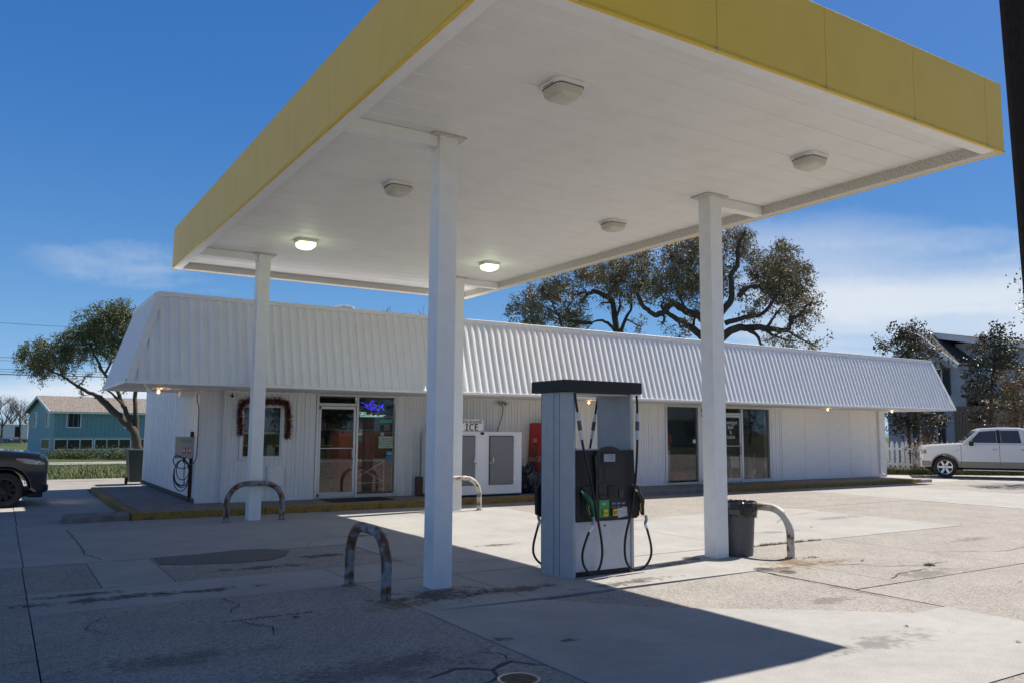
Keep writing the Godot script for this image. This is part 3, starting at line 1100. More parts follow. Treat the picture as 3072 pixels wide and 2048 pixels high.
	while x < tx1:
		var xe := minf(x + 3.05, tx1 + 0.03)
		bars(store, "roof_cap", mats["white_paint"], [[x + 0.002, TY - 0.03, TZ - 0.14, xe - 0.002, TY + 0.055, TZ + 0.045]])
		x = xe
	bars(store, "roof_cap", mats["white_paint"], [[tx0 - 0.05, TY - 0.03, EB, tx0 + 0.15, TY + 0.055, TZ - 0.145]])
	# parapet behind the sheets, flat roof
	bars(store, "parapet", mats["white_paint"], [[tx0 + 0.05, EY + 0.05, TZ - 0.13, tx1 - 0.05, TY - 0.032, TZ - 0.03], [tx0 + 0.05, EY + 0.05, EB, tx0 + 0.15, TY - 0.032, TZ - 0.131], [tx1 - 0.15, EY + 0.05, EB, tx1 - 0.05, TY - 0.032, TZ - 0.131]])
	bars(store, "roof_deck", mats["roof_metal"], [[tx0 + 0.151, 3.85, EB, tx1 - 0.151, 4.05, TZ - 0.132], [3.7, 3.85, -25.95, 27.6, 4.05, EB - 0.002]])
	bars(store, "eave_frame", mats["white_paint"], [[EX0 + 0.08, 2.525, TZ - 0.1, EX1 - 0.08, 2.59, EZ - 0.08], [EX0 + 0.08, 2.525, EB + 0.05, 3.62, 2.59, TZ - 0.101], [27.62, 2.525, EB + 0.05, EX1 - 0.08, 2.59, TZ - 0.101]])
	# eave fascia and drip moulding
	x = EX0 - 0.015
	while x < xr:
		var xe := minf(x + 3.0, xr + 0.015)
		bars(store, "eave_trim", mats["white_paint"], [[x + 0.002, 2.50, EZ, xe - 0.002, 2.555, EZ + 0.025]], SO, 0.004)
		x = xe
	bars(store, "eave_trim", mats["white_paint"], [[EX0 - 0.035, 2.50, EB, EX0 - 0.016, 2.555, EZ + 0.024], [xr + 0.016, 2.50, EB, xr + 0.035, 2.555, EZ + 0.024], [EX0 - 0.015, 2.50, EB - 0.02, 3.6, 2.60, EB - 0.002]], SO, 0.004)
	# soffit sheets with ribs running out from the wall
	x = EX0
	while x < xr - 0.01:
		var xe := minf(x + 0.89, xr)
		var prof := []
		for q in mansard_profile(x, xe):
			prof.append(Vector2(q.x, q.y * 0.7))
		var mb := off(SO)
		mb.sheet(Vector3(0, 2.52, EZ - 0.002), Vector3.RIGHT, Vector3(0, 0, -1), Vector3(0, -1, 0), prof, 0.0, EZ - WZ + 0.03 if xe > 3.7 and x < 27.6 else EZ - EB)
		part(store, "soffit_sheet", mb, mats["soffit_white"])
		x = xe
	# wall head flashing under the soffit
	bars(store, "head_flashing", mats["white_paint"], [[4.14, 2.47, WZ + 0.018, 6.12, 2.515, WZ + 0.04], [8.17, 2.47, WZ + 0.018, 16.77, 2.515, WZ + 0.04], [21.43, 2.47, WZ + 0.018, 27.1, 2.515, WZ + 0.04]])
	# downpipe at the right corner
	var mbp := off(SO)
	mbp.tube([Vector3(27.18, 2.5, WZ + 0.07), Vector3(27.18, 0.28, WZ + 0.07), Vector3(27.2, 0.22, WZ + 0.12), Vector3(27.22, 0.2, WZ + 0.2)], 0.035, 8)
	part(store, "downpipe", mbp, mats["white_paint"])
	# --- serving window with frame and glass
	var wn := part(store, "window_frame", off(SO).bev(Vector3(4.445, 1.042, WZ - 0.06), Vector3(5.405, 1.085, WZ + 0.05), 0.008), mats["white_paint"])
	bars(store, "window_frame", mats["white_paint"], [[4.445, 2.19, WZ - 0.06, 5.405, 2.229, WZ + 0.035], [4.445, 1.086, WZ - 0.06, 4.505, 2.189, WZ + 0.035], [5.345, 1.086, WZ - 0.06, 5.405, 2.189, WZ + 0.035]])
	bars(store, "window_sash", mats["aluminium"], [[4.506, 1.087, WZ - 0.03, 4.53, 2.188, WZ + 0.01], [5.32, 1.087, WZ - 0.03, 5.344, 2.188, WZ + 0.01], [4.531, 1.087, WZ - 0.03, 5.319, 1.112, WZ + 0.01], [4.531, 2.163, WZ - 0.03, 5.319, 2.188, WZ + 0.01], [4.913, 1.113, WZ - 0.03, 4.937, 2.162, WZ + 0.01]])
	glass_pane(store, 4.53, 1.11, 4.914, 2.165, WZ - 0.012)
	glass_pane(store, 4.936, 1.11, 5.32, 2.165, WZ - 0.012)
	# --- entrance with transom and side light
	var fr = mats["aluminium"]
	bars(store, "entrance_frame", fr, [[6.135, FY, WZ - 0.1, 6.195, 2.51, WZ + 0.03], [8.085, FY, WZ - 0.1, 8.158, 2.51, WZ + 0.03], [6.196, 2.455, WZ - 0.1, 8.084, 2.51, WZ + 0.03], [7.098, FY, WZ - 0.1, 7.155, 2.454, WZ + 0.03],
		[6.196, 2.235, WZ - 0.1, 7.097, 2.30, WZ + 0.028], [7.156, FY, WZ - 0.1, 8.084, 0.21, WZ + 0.028], [6.196, FY, WZ - 0.1, 7.097, FY + 0.018, WZ + 0.028]])
	glass_pane(store, 6.19, 2.295, 7.10, 2.46, WZ - 0.04)
	glass_pane(store, 7.15, 0.205, 8.09, 2.46, WZ - 0.04)
	entrance_door(6.202, 7.092, 2.23)
	# --- tackle shop entrance
	bars(store, "entrance_frame", fr, [[16.785, FY, WZ - 0.1, 16.86, 2.51, WZ + 0.03], [16.861, 2.44, WZ - 0.1, 21.33, 2.51, WZ + 0.03], [18.12, FY, WZ - 0.1, 18.27, 2.439, WZ + 0.03], [20.02, FY, WZ - 0.1, 20.10, 2.439, WZ + 0.03], [21.331, FY, WZ - 0.1, 21.415, 2.51, WZ + 0.03],
		[18.271, 2.235, WZ - 0.1, 20.019, 2.30, WZ + 0.028], [16.861, FY, WZ - 0.1, 18.119, 0.20, WZ + 0.028], [20.101, FY, WZ - 0.1, 21.33, 0.235, WZ + 0.028], [18.271, FY, WZ - 0.1, 20.019, FY + 0.018, WZ + 0.028]])
	glass_pane(store, 16.855, 0.195, 18.125, 2.445, WZ - 0.04)
	glass_pane(store, 20.095, 0.23, 21.335, 2.445, WZ - 0.04)
	glass_pane(store, 18.265, 2.295, 20.025, 2.445, WZ - 0.04)
	entrance_door(18.275, 19.14, 2.23)
	entrance_door(19.15, 20.015, 2.23)

func mansard_profile(a: float, b: float) -> Array:
	var q := [Vector2(a, 0)]
	var p := 0.178
	var k := ceilf((a - 0.01) / p)
	while k * p < b + 0.02:
		var c := k * p
		for e in [[-0.052, 0.0], [-0.022, 0.022], [0.018, 0.022], [0.056, 0.0]]:
			if c + e[0] > a + 0.001 and c + e[0] < b - 0.001:
				q.append(Vector2(c + e[0], e[1]))
		k += 1.0
	q.append(Vector2(b, 0))
	return q

func entrance_door(x0: float, x1: float, y1: float) -> void:
	var d := Node3D.new()
	d.name = "door"
	store.add_child(d, true)
	var y0 := FY + 0.025
	var zf := WZ + 0.012
	var zb := WZ - 0.035
	bars(d, "door_rail", mats["aluminium"], [[x0, y0, zb, x0 + 0.055, y1, zf], [x1 - 0.055, y0, zb, x1, y1, zf], [x0 + 0.056, y1 - 0.07, zb, x1 - 0.056, y1, zf], [x0 + 0.056, y0, zb, x1 - 0.056, y0 + 0.115, zf]])
	bars(d, "push_bar", mats["aluminium"], [[x0 + 0.056, 1.255, zb + 0.01, x1 - 0.056, 1.28, zf + 0.01]])
	var mb := off(SO)
	mb.box(Vector3(x0 + 0.05, y0 + 0.11, WZ - 0.016), Vector3(x1 - 0.05, y1 - 0.065, WZ - 0.010))
	part(d, "pane", mb, mats["glass"])
	mb = off(SO)
	var hx := x1 - 0.05
	mb.tube([Vector3(hx, 1.30, zf), Vector3(hx - 0.02, 1.30, zf + 0.06), Vector3(hx - 0.05, 1.27, zf + 0.07), Vector3(hx - 0.05, 1.05, zf + 0.07), Vector3(hx - 0.02, 1.02, zf + 0.06), Vector3(hx, 1.02, zf)], 0.012, 8)
	part(d, "handle", mb, mats["steel"])
	mb = off(SO)
	mb.bev(Vector3(x1 - 0.05, 1.03, zf), Vector3(x1 - 0.006, 1.28, zf + 0.006), 0.002)
	part(d, "lock_plate", mb, mats["aluminium"])
	mb = off(SO)
	mb.tube([Vector3(x0 + 0.02, y0 + 0.03, zf), Vector3(x0 + 0.02, y0 + 0.09, zf)], 0.02, 6)
	mb.tube([Vector3(x0 + 0.02, y1 - 0.07, zf), Vector3(x0 + 0.02, y1 - 0.01, zf)], 0.02, 6)
	part(d, "pivot", mb, mats["dark"])

# ---------------------------------------------------------------- rooms behind the glass
func make_interiors() -> void:
	dress(mat("room_wall", lin(0.42, 0.38, 0.33), 0.9), tx.paint, 2.0)
	dress(mat("room_floor", lin(0.17, 0.15, 0.13), 0.6), tx.paste, 1.5)
	bars(store, "room_floor", mats["room_floor"], [[3.86, 0.0, -25.75, 27.39, FY - 0.003, WZ - 0.29]], SO, 0.001)
	bars(store, "room_ceiling", mats["room_wall"], [[3.86, 2.66, -25.75, 27.39, 2.74, WZ - 0.29]], SO, 0.001)
	bars(store, "partition_wall", mats["room_wall"], [[15.6, FY, -25.7, 15.75, 2.65, WZ - 0.29], [3.87, FY, -25.70, 15.59, 2.65, -25.6], [15.76, FY, -23.1, 27.38, 2.65, -23.0], [22.2, FY, -22.9, 22.3, 2.65, WZ - 0.3]], SO, 0.001)
	# lit ceiling tube in the store
	var o := Vector3(7.0, 2.62, -19.3)
	var t := thing("ceiling_tube_lamp", "lit fluorescent strip lamp on ceiling behind glass of store entrance", "lamp", o)
	part(t, "housing", MB.new().bev(Vector3(-0.65, -0.04, -0.07), Vector3(0.65, 0.0, 0.07), 0.01), mats["white_paint"])
	part(t, "tube_light", MB.new().tube([Vector3(-0.6, -0.065, 0), Vector3(0.6, -0.065, 0)], 0.018, 8), glow("tube_glow", Color(1.0, 0.97, 0.88), 3.0))
	var al := AreaLight3D.new()
	al.name = "tube_area_light"
	al.area_size = Vector2(1.2, 0.08)
	al.light_color = Color(1.0, 0.95, 0.85)
	al.light_energy = 0.6
	al.area_range = 15.0
	al.shadow_enabled = true
	al.rotation_degrees = Vector3(-90, 0, 0)
	al.position = Vector3(0, -0.10, 0)
	t.add_child(al)
	# red drink coolers
	var red := dress(mat("cooler_red", lin(0.34, 0.06, 0.05), 0.45), tx.paint, 1.0)
	for i in 3:
		o = Vector3(7.30 + i * 0.72, FY, -19.75)
		t = thing("drink_cooler", "dull red waist-high cooler cabinet standing behind store side window", "cooler", o, 0.0, "red coolers in a row inside the store")
		part(t, "cabinet", MB.new().bev(Vector3(0, 0.1, -0.6), Vector3(0.67, 1.5, 0), 0.02), red)
		part(t, "plinth", MB.new().box(Vector3(0.02, 0, -0.58), Vector3(0.65, 0.1, -0.03)), mats["dark"])
		part(t, "lid", MB.new().bev(Vector3(-0.01, 1.505, -0.6), Vector3(0.68, 1.56, 0.01), 0.012), mats["grey_plastic"])
		part(t, "door_panel", MB.new().bev(Vector3(0.05, 0.22, 0.002), Vector3(0.62, 0.78, 0.02), 0.006), red)
		part(t, "door_panel", MB.new().bev(Vector3(0.05, 0.84, 0.002), Vector3(0.62, 1.42, 0.02), 0.006), red)
	# white rail with crossed bars just inside the side light
	o = Vector3(7.55, FY, -18.42)
	t = thing("cross_rail", "white metal rail with crossed bars inside the glass beside entrance door", "rail", o)
	var wm: StandardMaterial3D = mats["white_gloss"]
	part(t, "top_bar", MB.new().tube([Vector3(-0.40, 0.84, 0), Vector3(0.41, 0.84, 0)], 0.013, 6), wm)
	part(t, "bottom_bar", MB.new().tube([Vector3(-0.40, 0.31, 0), Vector3(0.30, 0.31, 0)], 0.011, 6), wm)
	part(t, "cross_bar", MB.new().tube([Vector3(-0.40, 0.76, 0), Vector3(0.40, 0.33, 0)], 0.011, 6), wm)
	part(t, "cross_bar", MB.new().tube([Vector3(-0.40, 0.37, 0.015), Vector3(0.40, 0.81, 0.015)], 0.011, 6), wm)
	part(t, "leg", MB.new().tube([Vector3(0.41, 0.85, 0), Vector3(0.41, 0, 0)], 0.014, 6), wm)
	part(t, "leg", MB.new().tube([Vector3(-0.41, 0.85, 0), Vector3(-0.41, 0, 0)], 0.014, 6), wm)
	# shelving deeper in
	for i in 3:
		o = Vector3(5.2 + i * 2.2, FY, -22.6)
		t = thing("store_shelf", "dark shelf unit of goods deep inside the store behind coolers", "shelf", o, 0.0, "shelf units inside the store")
		part(t, "back_board", MB.new().box(Vector3(-0.9, 0, -0.3), Vector3(0.9, 1.9, -0.27)), mats["old_wood"])
		for k in 4:
			part(t, "shelf_board", MB.new().box(Vector3(-0.9, 0.2 + k * 0.45, -0.269), Vector3(0.9, 0.23 + k * 0.45, 0.1)), mats["white_paint"])
			for j in 6:
				var c := [lin(0.25, 0.05, 0.04), lin(0.06, 0.12, 0.25), lin(0.35, 0.30, 0.08), lin(0.1, 0.22, 0.1), lin(0.4, 0.38, 0.35)]
				var ci := rng.randi() % 5
				part(t, "package", MB.new().bev(Vector3(-0.86 + j * 0.29, 0.231 + k * 0.45, -0.2), Vector3(-0.62 + j * 0.29, 0.231 + k * 0.45 + rnd(0.15, 0.33), 0.05), 0.01), mat("pack%d" % ci, c[ci], 0.6))
	# goods at the serving window: blinds, white appliance, tray
	o = Vector3(4.925, 1.62, -18.33)
	t = thing("window_blind", "grey slatted blind half lowered behind the garland window", "blind", o)
	for k in 22:
		var mb := MB.new()
		mb.t = Transform3D(Basis(Vector3.RIGHT, 0.9), Vector3(0, 0.03 + k * 0.024, 0))
		mb.box(Vector3(-0.43, -0.001, -0.011), Vector3(0.43, 0.001, 0.011))
		part(t, "slat", mb, mat("slat_grey", lin(0.40, 0.39, 0.37), 0.6))
	part(t, "bottom_rail", MB.new().bev(Vector3(-0.43, -0.04, -0.015), Vector3(0.43, 0.012, 0.015), 0.004), mats["white_paint"])
	o = Vector3(5.14, 1.09, -18.48)
	t = thing("counter_appliance", "white box-shaped appliance on the counter inside garland window", "appliance", o)
	part(t, "casing", MB.new().bev(Vector3(-0.02, -0.04, -0.1), Vector3(0.16, 0.2, 0.12), 0.015), mats["white_gloss"])
	part(t, "paper_roll", MB.new().tube([Vector3(0.02, 0.23, 0), Vector3(0.12, 0.23, 0)], 0.03, 10), mats["white_paint"])
	o = Vector3(4.93, FY, -18.75)
	t = thing("service_counter", "brown timber service counter under the garland window inside the store", "counter", o)
	part(t, "counter_top", MB.new().bev(Vector3(-0.9, 0.86, -0.35), Vector3(0.9, 0.915, 0.33), 0.01), mats["old_wood"])
	part(t, "front_panel", MB.new().box(Vector3(-0.88, 0, -0.3), Vector3(0.88, 0.86, -0.26)), mats["old_wood"])
	# tackle shop: white cabinet, blue and cream boxes, red bag, bucket of rods
	o = Vector3(17.45, FY, -18.95)
	t = thing("display_cabinet", "pale grey waist-high cabinet behind tackle shop window", "cabinet", o)
	part(t, "carcass", MB.new().bev(Vector3(-0.32, 0, -0.4), Vector3(0.34, 1.02, 0), 0.01), mats["white_paint"])
	part(t, "cabinet_top", MB.new().bev(Vector3(-0.36, 1.022, -0.42), Vector3(0.38, 1.05, 0.03), 0.006), mats["dark"])
	var tb := thing("blue_cool_box", "blue cool box on top of pale cabinet in tackle shop window", "cool box", o + Vector3(-0.14, 1.051, -0.05))
	part(tb, "tub", MB.new().bev(Vector3(-0.22, 0, -0.16), Vector3(0.16, 0.24, 0.06), 0.02), mat("box_blue", lin(0.03, 0.10, 0.20), 0.5))
	part(tb, "lid", MB.new().bev(Vector3(-0.23, 0.243, -0.17), Vector3(0.17, 0.29, 0.07), 0.015), mat("box_blue"))
	tb = thing("cream_carton", "cream cardboard carton beside blue cool box in tackle shop window", "carton", o + Vector3(0.2, 1.051, -0.05))
	part(tb, "carton_body", MB.new().bev(Vector3(-0.13, 0, -0.12), Vector3(0.13, 0.29, 0.06), 0.004), mat("carton_cream", lin(0.42, 0.40, 0.30), 0.8))
	part(tb, "flap", MB.new().bev(Vector3(-0.13, 0.292, -0.12), Vector3(0.13, 0.298, -0.035), 0.002), mat("carton_cream"))
	tb = thing("red_sack", "bright red sack slumped on the floor behind tackle shop window", "sack", Vector3(17.86, FY, -18.62))
	part(tb, "sack_body", lumpy(Vector3(0, 0.2, 0), Vector3(0.24, 0.24, 0.18), 9, 0.18), mat("sack_red", lin(0.45, 0.05, 0.03), 0.6))
	part(tb, "tie", lumpy(Vector3(-0.13, 0.47, 0.02), Vector3(0.07, 0.05, 0.05), 3, 0.3), mat("sack_green", lin(0.12, 0.22, 0.12), 0.7))
	tb = thing("round_wall_sign", "round faded red sign hanging inside tackle shop window", "sign", Vector3(17.08, 1.28, -18.30))
	var mb3 := MB.new()
	mb3.t = Transform3D(Basis(Vector3.RIGHT, PI / 2), Vector3(0, 0.2, 0))
	mb3.lathe([Vector2(0.0, -0.01), Vector2(0.17, -0.01), Vector2(0.18, 0.0), Vector2(0.17, 0.012), Vector2(0, 0.012)], 24)
	part(tb, "disc", mb3, mat("sign_red", lin(0.38, 0.09, 0.05), 0.6))
	tb = thing("rod_bucket", "white bucket holding fishing rods behind right-hand tackle shop window", "bucket", Vector3(20.98, FY, -18.55))
	part(tb, "pail", MB.new().lathe([Vector2(0.0, 0.0), Vector2(0.135, 0.0), Vector2(0.155, 0.34), Vector2(0.165, 0.345), Vector2(0.165, 0.365), Vector2(0.15, 0.365), Vector2(0.14, 0.02)], 20), mats["white_gloss"])
	part(tb, "pail_label", MB.new().sheet(Vector3(0, 0, 0), Vector3.RIGHT, Vector3.UP, Vector3(0, 0, 1), [Vector2(-0.05, 0.142), Vector2(0, 0.151), Vector2(0.06, 0.140)], 0.1, 0.22), mat("label_blue", lin(0.06, 0.14, 0.40), 0.5))
	for k in 6:
		var a := rnd(-0.12, 0.12)
		part(tb, "rod", MB.new().tube([Vector3(a * 0.5, 0.03, rnd(-0.05, 0.05)), Vector3(a + rnd(-0.1, 0.1), rnd(0.75, 0.95), rnd(-0.1, 0.05))], 0.011, 5), mats["aluminium" if k % 2 else "dark"])
	tb = thing("plastic_chair", "white plastic chair back behind right-hand tackle shop window", "chair", Vector3(20.55, FY, -18.85))
	part(tb, "backrest", MB.new().bev(Vector3(-0.22, 0.42, -0.02), Vector3(0.22, 0.78, 0.02), 0.02), mats["white_paint"])
	part(tb, "seat", MB.new().bev(Vector3(-0.22, 0.40, -0.45), Vector3(0.22, 0.44, -0.02), 0.015), mats["white_paint"])
	for sx in [-0.19, 0.19]:
		for sz in [-0.42, 0.0]:
			part(tb, "leg", MB.new().tube([Vector3(sx, 0, sz), Vector3(sx, 0.41, sz)], 0.02, 6), mats["white_paint"])

func lumpy(at: Vector3, r: Vector3, sd: int, amt: float) -> MB:
	var f := FastNoiseLite.new()
	f.seed = sd
	f.frequency = 1.1
	var mb := MB.new()
	var n := 14
	var g := []
	for i in n + 1:
		var row := []
		for j in 2 * n:
			var la := PI * i / n - PI / 2
			var lo := TAU * j / (2 * n)
			var d := Vector3(cos(la) * cos(lo), sin(la), -cos(la) * sin(lo))
			var p := at + d * r * (1.0 + amt * f.get_noise_3dv(d * 1.6) + amt * 0.5 * f.get_noise_3dv(d * 4.5))
			p.y = maxf(p.y, at.y - r.y * 0.82)
			row.append(p)
		g.append(row)
	for i in n:
		for j in 2 * n:
			var j2 := (j + 1) % (2 * n)
			mb.quad(g[i][j], g[i][j2], g[i + 1][j2], g[i + 1][j])
	return mb

# ---------------------------------------------------------------- things on and before the store front
func strokes(o: Vector3, list: Array, fx: float, fy: float, sx: float, sy: float, x0: float, y0: float, r: float) -> MB:
	var mb := off(o)
	for s in list:
		var raw := []
		for p in s:
			raw.append(Vector3(x0 + (p[0] - fx) * sx, y0 - (p[1] - fy) * sy, o.z))
		var path := curve(raw, 4)
		mb.tube(path, r, 6)
	return mb

func curve(p: Array, k: int) -> Array:          # Catmull-Rom through the points
	if p.size() < 3:
		return p
	var q := []
	for i in p.size() - 1:
		var a: Vector3 = p[maxi(i - 1, 0)]
		var b: Vector3 = p[i]
		var c: Vector3 = p[i + 1]
		var d: Vector3 = p[mini(i + 2, p.size() - 1)]
		for j in k:
			var t := float(j) / k
			q.append(0.5 * ((2.0 * b) + (c - a) * t + (2.0 * a - 5.0 * b + 4.0 * c - d) * t * t + (3.0 * b - a - 3.0 * c + d) * t * t * t))
	q.append(p[-1])
	return q

func bulb(at: Vector3, label: String) -> void:
	var t := thing("eave_bulb_lamp", label, "lamp", at, 0.0, "bare bulbs under the eave")
	part(t, "socket", MB.new().lathe([Vector2(0.0, -0.03), Vector2(0.028, -0.03), Vector2(0.045, 0.0), Vector2(0.05, 0.0), Vector2(0, 0.0)], 12), mats["white_paint"])
	part(t, "bulb", MB.new().ball(Vector3(0, -0.068, 0), Vector3(0.032, 0.04, 0.032), 12), glow("bulb_glow", Color(1.0, 0.80, 0.52), 3.2))
	var l := OmniLight3D.new()
	l.name = "bulb_light"
	l.light_color = Color(1.0, 0.78, 0.5)
	l.light_energy = 0.035
	l.light_size = 0.03
	l.omni_range = 12.0
	l.omni_attenuation = 2.0
	l.shadow_enabled = true
	l.position = Vector3(0, -0.068, 0)
	t.add_child(l)

func make_store_fittings() -> void:
	var o := Vector3.ZERO
	var t: Node3D
	var mb: MB
	# --- neon sign: marlin outline and script
	o = Vector3(7.55, 2.2, WZ - 0.12)
	t = thing("neon_sign", "glowing blue neon marlin outline above white script in store side window", "neon sign", o)
	var fish := [[[205, 175], [260, 205], [310, 235], [340, 240], [362, 235], [400, 228], [450, 235], [520, 245], [590, 252], [665, 272]], [[395, 224], [425, 160], [445, 138], [462, 146], [456, 190], [480, 224], [530, 241]], [[278, 288], [322, 285], [334, 270], [318, 250], [350, 266]], [[320, 290], [360, 318], [410, 335], [480, 342], [552, 334]], [[555, 335], [575, 362], [590, 368], [580, 332], [592, 305], [625, 290], [665, 284]], [[703, 190], [676, 218], [668, 260], [668, 285], [680, 330], [708, 358]], [[690, 200], [658, 240], [655, 280]], [[425, 318], [450, 292], [525, 284], [527, 300], [465, 308], [425, 318]], [[388, 255], [412, 260], [422, 285], [414, 310]], [[372, 268], [384, 282], [380, 297]], [[418, 348], [438, 376]]]
	part(t, "marlin_light", strokes(o, fish, 205, 135, 0.001204, 0.00108, 7.252, 2.395, 0.0065), glow("neon_blue", Color(0.24, 0.20, 1.0), 1.5))
	var script := [[[240, 392], [200, 385], [160, 392], [150, 412], [180, 430], [232, 424]], [[238, 398], [210, 445], [186, 486], [176, 478]], [[225, 404], [270, 386], [306, 392], [308, 412], [285, 430], [248, 438], [288, 446], [294, 468], [262, 490], [212, 488]], [[256, 404], [228, 455], [208, 488]], [[320, 440], [305, 475], [315, 488], [335, 478], [352, 442], [342, 478], [356, 488], [364, 480]], [[408, 446], [382, 445], [362, 470], [374, 490], [400, 475], [437, 398], [406, 476], [418, 488], [428, 476]], [[432, 450], [425, 478], [440, 490], [460, 470], [468, 450], [462, 478], [478, 488], [498, 462], [500, 450]], [[505, 470], [530, 460], [530, 447], [512, 452], [502, 474], [514, 490], [538, 482]], [[556, 448], [545, 478], [558, 489], [572, 480]], [[566, 428], [570, 422]], [[572, 486], [600, 483], [592, 464], [612, 446]], [[622, 472], [650, 462], [648, 448], [632, 452], [622, 475], [636, 490], [658, 482]], [[664, 452], [684, 455], [672, 490]], [[682, 462], [706, 448], [735, 452]]]
	part(t, "script_light", strokes(o, script, 150, 385, 0.001175, 0.00098, 7.2, 2.106, 0.0055), glow("neon_white", Color(0.72, 0.92, 0.84), 0.9))
	for x in [7.35, 7.72]:
		mb = off(o)
		mb.tube([Vector3(x, 2.45, o.z - 0.02), Vector3(x, 2.0, o.z - 0.02)], 0.006, 5)
		part(t, "hanger", mb, mats["dark"])
	# --- notices on the glass
	var zs := WZ - 0.033
	var tint := {"green": lin(0.10, 0.42, 0.32), "note": lin(0.46, 0.60, 0.46), "blue": lin(0.03, 0.27, 0.42), "white": lin(0.6, 0.6, 0.6)}
	var ink := mat("ink", lin(0.03, 0.06, 0.05), 0.8)
	var pale := mat("pale_print", lin(0.55, 0.55, 0.55), 0.8)
	t = sticker("green window sticker strip above white printed notice on entrance glass", 7.723, 1.864, 8.026, 1.942, tint.green, "sticker_green")
	for k in 2:
		bars(t, "print_line", ink, [[7.76, 1.89 + k * 0.025, zs + 0.004, 7.99 - k * 0.03, 1.895 + k * 0.025, zs + 0.005]], t.position, 0.0003)
	t = sticker("dark window notice printed with fine white lines on entrance glass", 7.726, 1.652, 8.032, 1.849, lin(0.02, 0.025, 0.025), "sticker_dark")
	for k in 6:
		bars(t, "print_line", pale, [[7.81, 1.825 - k * 0.027, zs + 0.004, 7.995 - (k % 3) * 0.02, 1.832 - k * 0.027, zs + 0.005]], t.position, 0.0003)
	bars(t, "print_mark", mat("sticker_green"), [[7.752, 1.81, zs + 0.004, 7.79, 1.84, zs + 0.005]], t.position, 0.0003)
	t = sticker("pale green handwritten paper notice taped inside entrance side window", 7.693, 1.263, 8.05, 1.54, tint.note, "sticker_note")
	var lines := ["Come Join us", "at our Family", "Bingo every Friday", "at Twelve"]
	for k in 4:
		words(t, "handwriting", lines[k], 0.040, ink, Vector3(7.872, 1.49 - k * 0.062, zs + 0.005) - t.position, "Droid Serif", false, 0.001, 0.25, 0.85 if k == 2 else 1.0)
	t = sticker("light blue sticker low on the entrance side window", 7.893, 0.975, 8.048, 1.075, tint.blue, "sticker_blue")
	t = sticker("blue and white payment sticker above plain blue sticker on entrance glass", 7.893, 1.09, 8.048, 1.2, lin(0.06, 0.22, 0.36), "sticker_pay")
	bars(t, "print_line", pale, [[7.905, 1.11, zs + 0.004, 8.035, 1.125, zs + 0.005], [7.91, 1.14, zs + 0.004, 8.03, 1.158, zs + 0.005]], t.position, 0.0003)
	sticker("small white sticker beside door mullion on entrance glass", 7.165, 1.56, 7.27, 1.63, tint.white, "sticker_white")
	sticker("small teal sticker under white sticker beside entrance door mullion", 7.165, 1.43, 7.27, 1.52, lin(0.04, 0.25, 0.25), "sticker_teal")
	sticker("cream price sticker highest beside the entrance door mullion", 7.2, 1.64, 7.265, 1.70, lin(0.5, 0.47, 0.35), "sticker_cream")
	sticker("small white permit sticker under dark printed notice on entrance glass", 7.74, 1.56, 7.82, 1.635, lin(0.4, 0.4, 0.45), "sticker_permit")
	sticker("white and red sticker on left tackle shop window", 17.95, 1.36, 18.07, 1.47, lin(0.6, 0.58, 0.58), "sticker_red")
	# lettering on the tackle shop door
	t = thing("door_lettering", "white shop name lettering on glass door of tackle shop", "lettering", Vector3(19.56, 1.5, WZ - 0.006))
	var wl := mat("letter_white", lin(0.75, 0.75, 0.75), 0.7)
	var rows := ["Montegut", "Bait", "&", "Tackle"]
	for k in 4:
		words(t, "line", rows[k], 0.10, wl, Vector3(0, 0.5 - k * 0.152, 0), "Droid Sans", false, 0.001)
	# --- garland round the serving window
	o = Vector3(4.93, 2.3, WZ + 0.05)
	t = thing("tinsel_garland", "purple green and gold tinsel garland draped round the serving window", "garland", o)
	mb = off(o)
	var gp := curve([Vector3(4.46, 1.60, o.z), Vector3(4.44, 1.85, o.z), Vector3(4.43, 2.1, o.z), Vector3(4.5, 2.27, o.z), Vector3(4.7, 2.31, o.z), Vector3(4.95, 2.29, o.z), Vector3(5.2, 2.31, o.z), Vector3(5.4, 2.27, o.z), Vector3(5.475, 2.1, o.z), Vector3(5.48, 1.9, o.z), Vector3(5.49, 1.7, o.z), Vector3(5.47, 1.52, o.z)], 12)
	var hues := [lin(0.30, 0.03, 0.05), lin(0.36, 0.02, 0.12), lin(0.30, 0.03, 0.42), lin(0.08, 0.16, 0.04), lin(0.14, 0.19, 0.04), lin(0.60, 0.46, 0.12), lin(0.10, 0.02, 0.03), lin(0.20, 0.03, 0.03)]
	for k in 4200:
		var u := rnd(0.0, gp.size() - 1.001)
		var c: Vector3 = (gp[int(u)] as Vector3).lerp(gp[int(u) + 1], fposmod(u, 1.0))
		var d := Vector3(rnd(-1, 1), rnd(-1, 1), rnd(-0.6, 1)).normalized()
		var e := d.cross(Vector3(rnd(-1, 1), rnd(-1, 1), rnd(-1, 1))).normalized() * rnd(0.004, 0.009)
		var thick: float = 0.65 + 0.35 * sin(u * 0.9) + (0.25 if u > 44 and u < 90 else 0.1)
		var end := c + d * rnd(0.06, 0.14) * thick + Vector3(0, -0.012, 0)
		mb.col = hues[rng.randi() % 8].srgb_to_linear()
		mb.tri(c - e, c + e, end)
		mb.tri(c + e * 0.6, end + e * 0.8, end - e * 0.3)
	var gm := mat("tinsel", Color.WHITE, 0.35, 0.25)
	gm.vertex_color_use_as_albedo = true
	var gt := part(t, "tinsel", mb, gm)
	gt.set_meta("kind", "stuff")
	mb = off(o)
	mb.tube(gp, 0.012, 5)
	part(t, "wire", mb, mats["dark"])
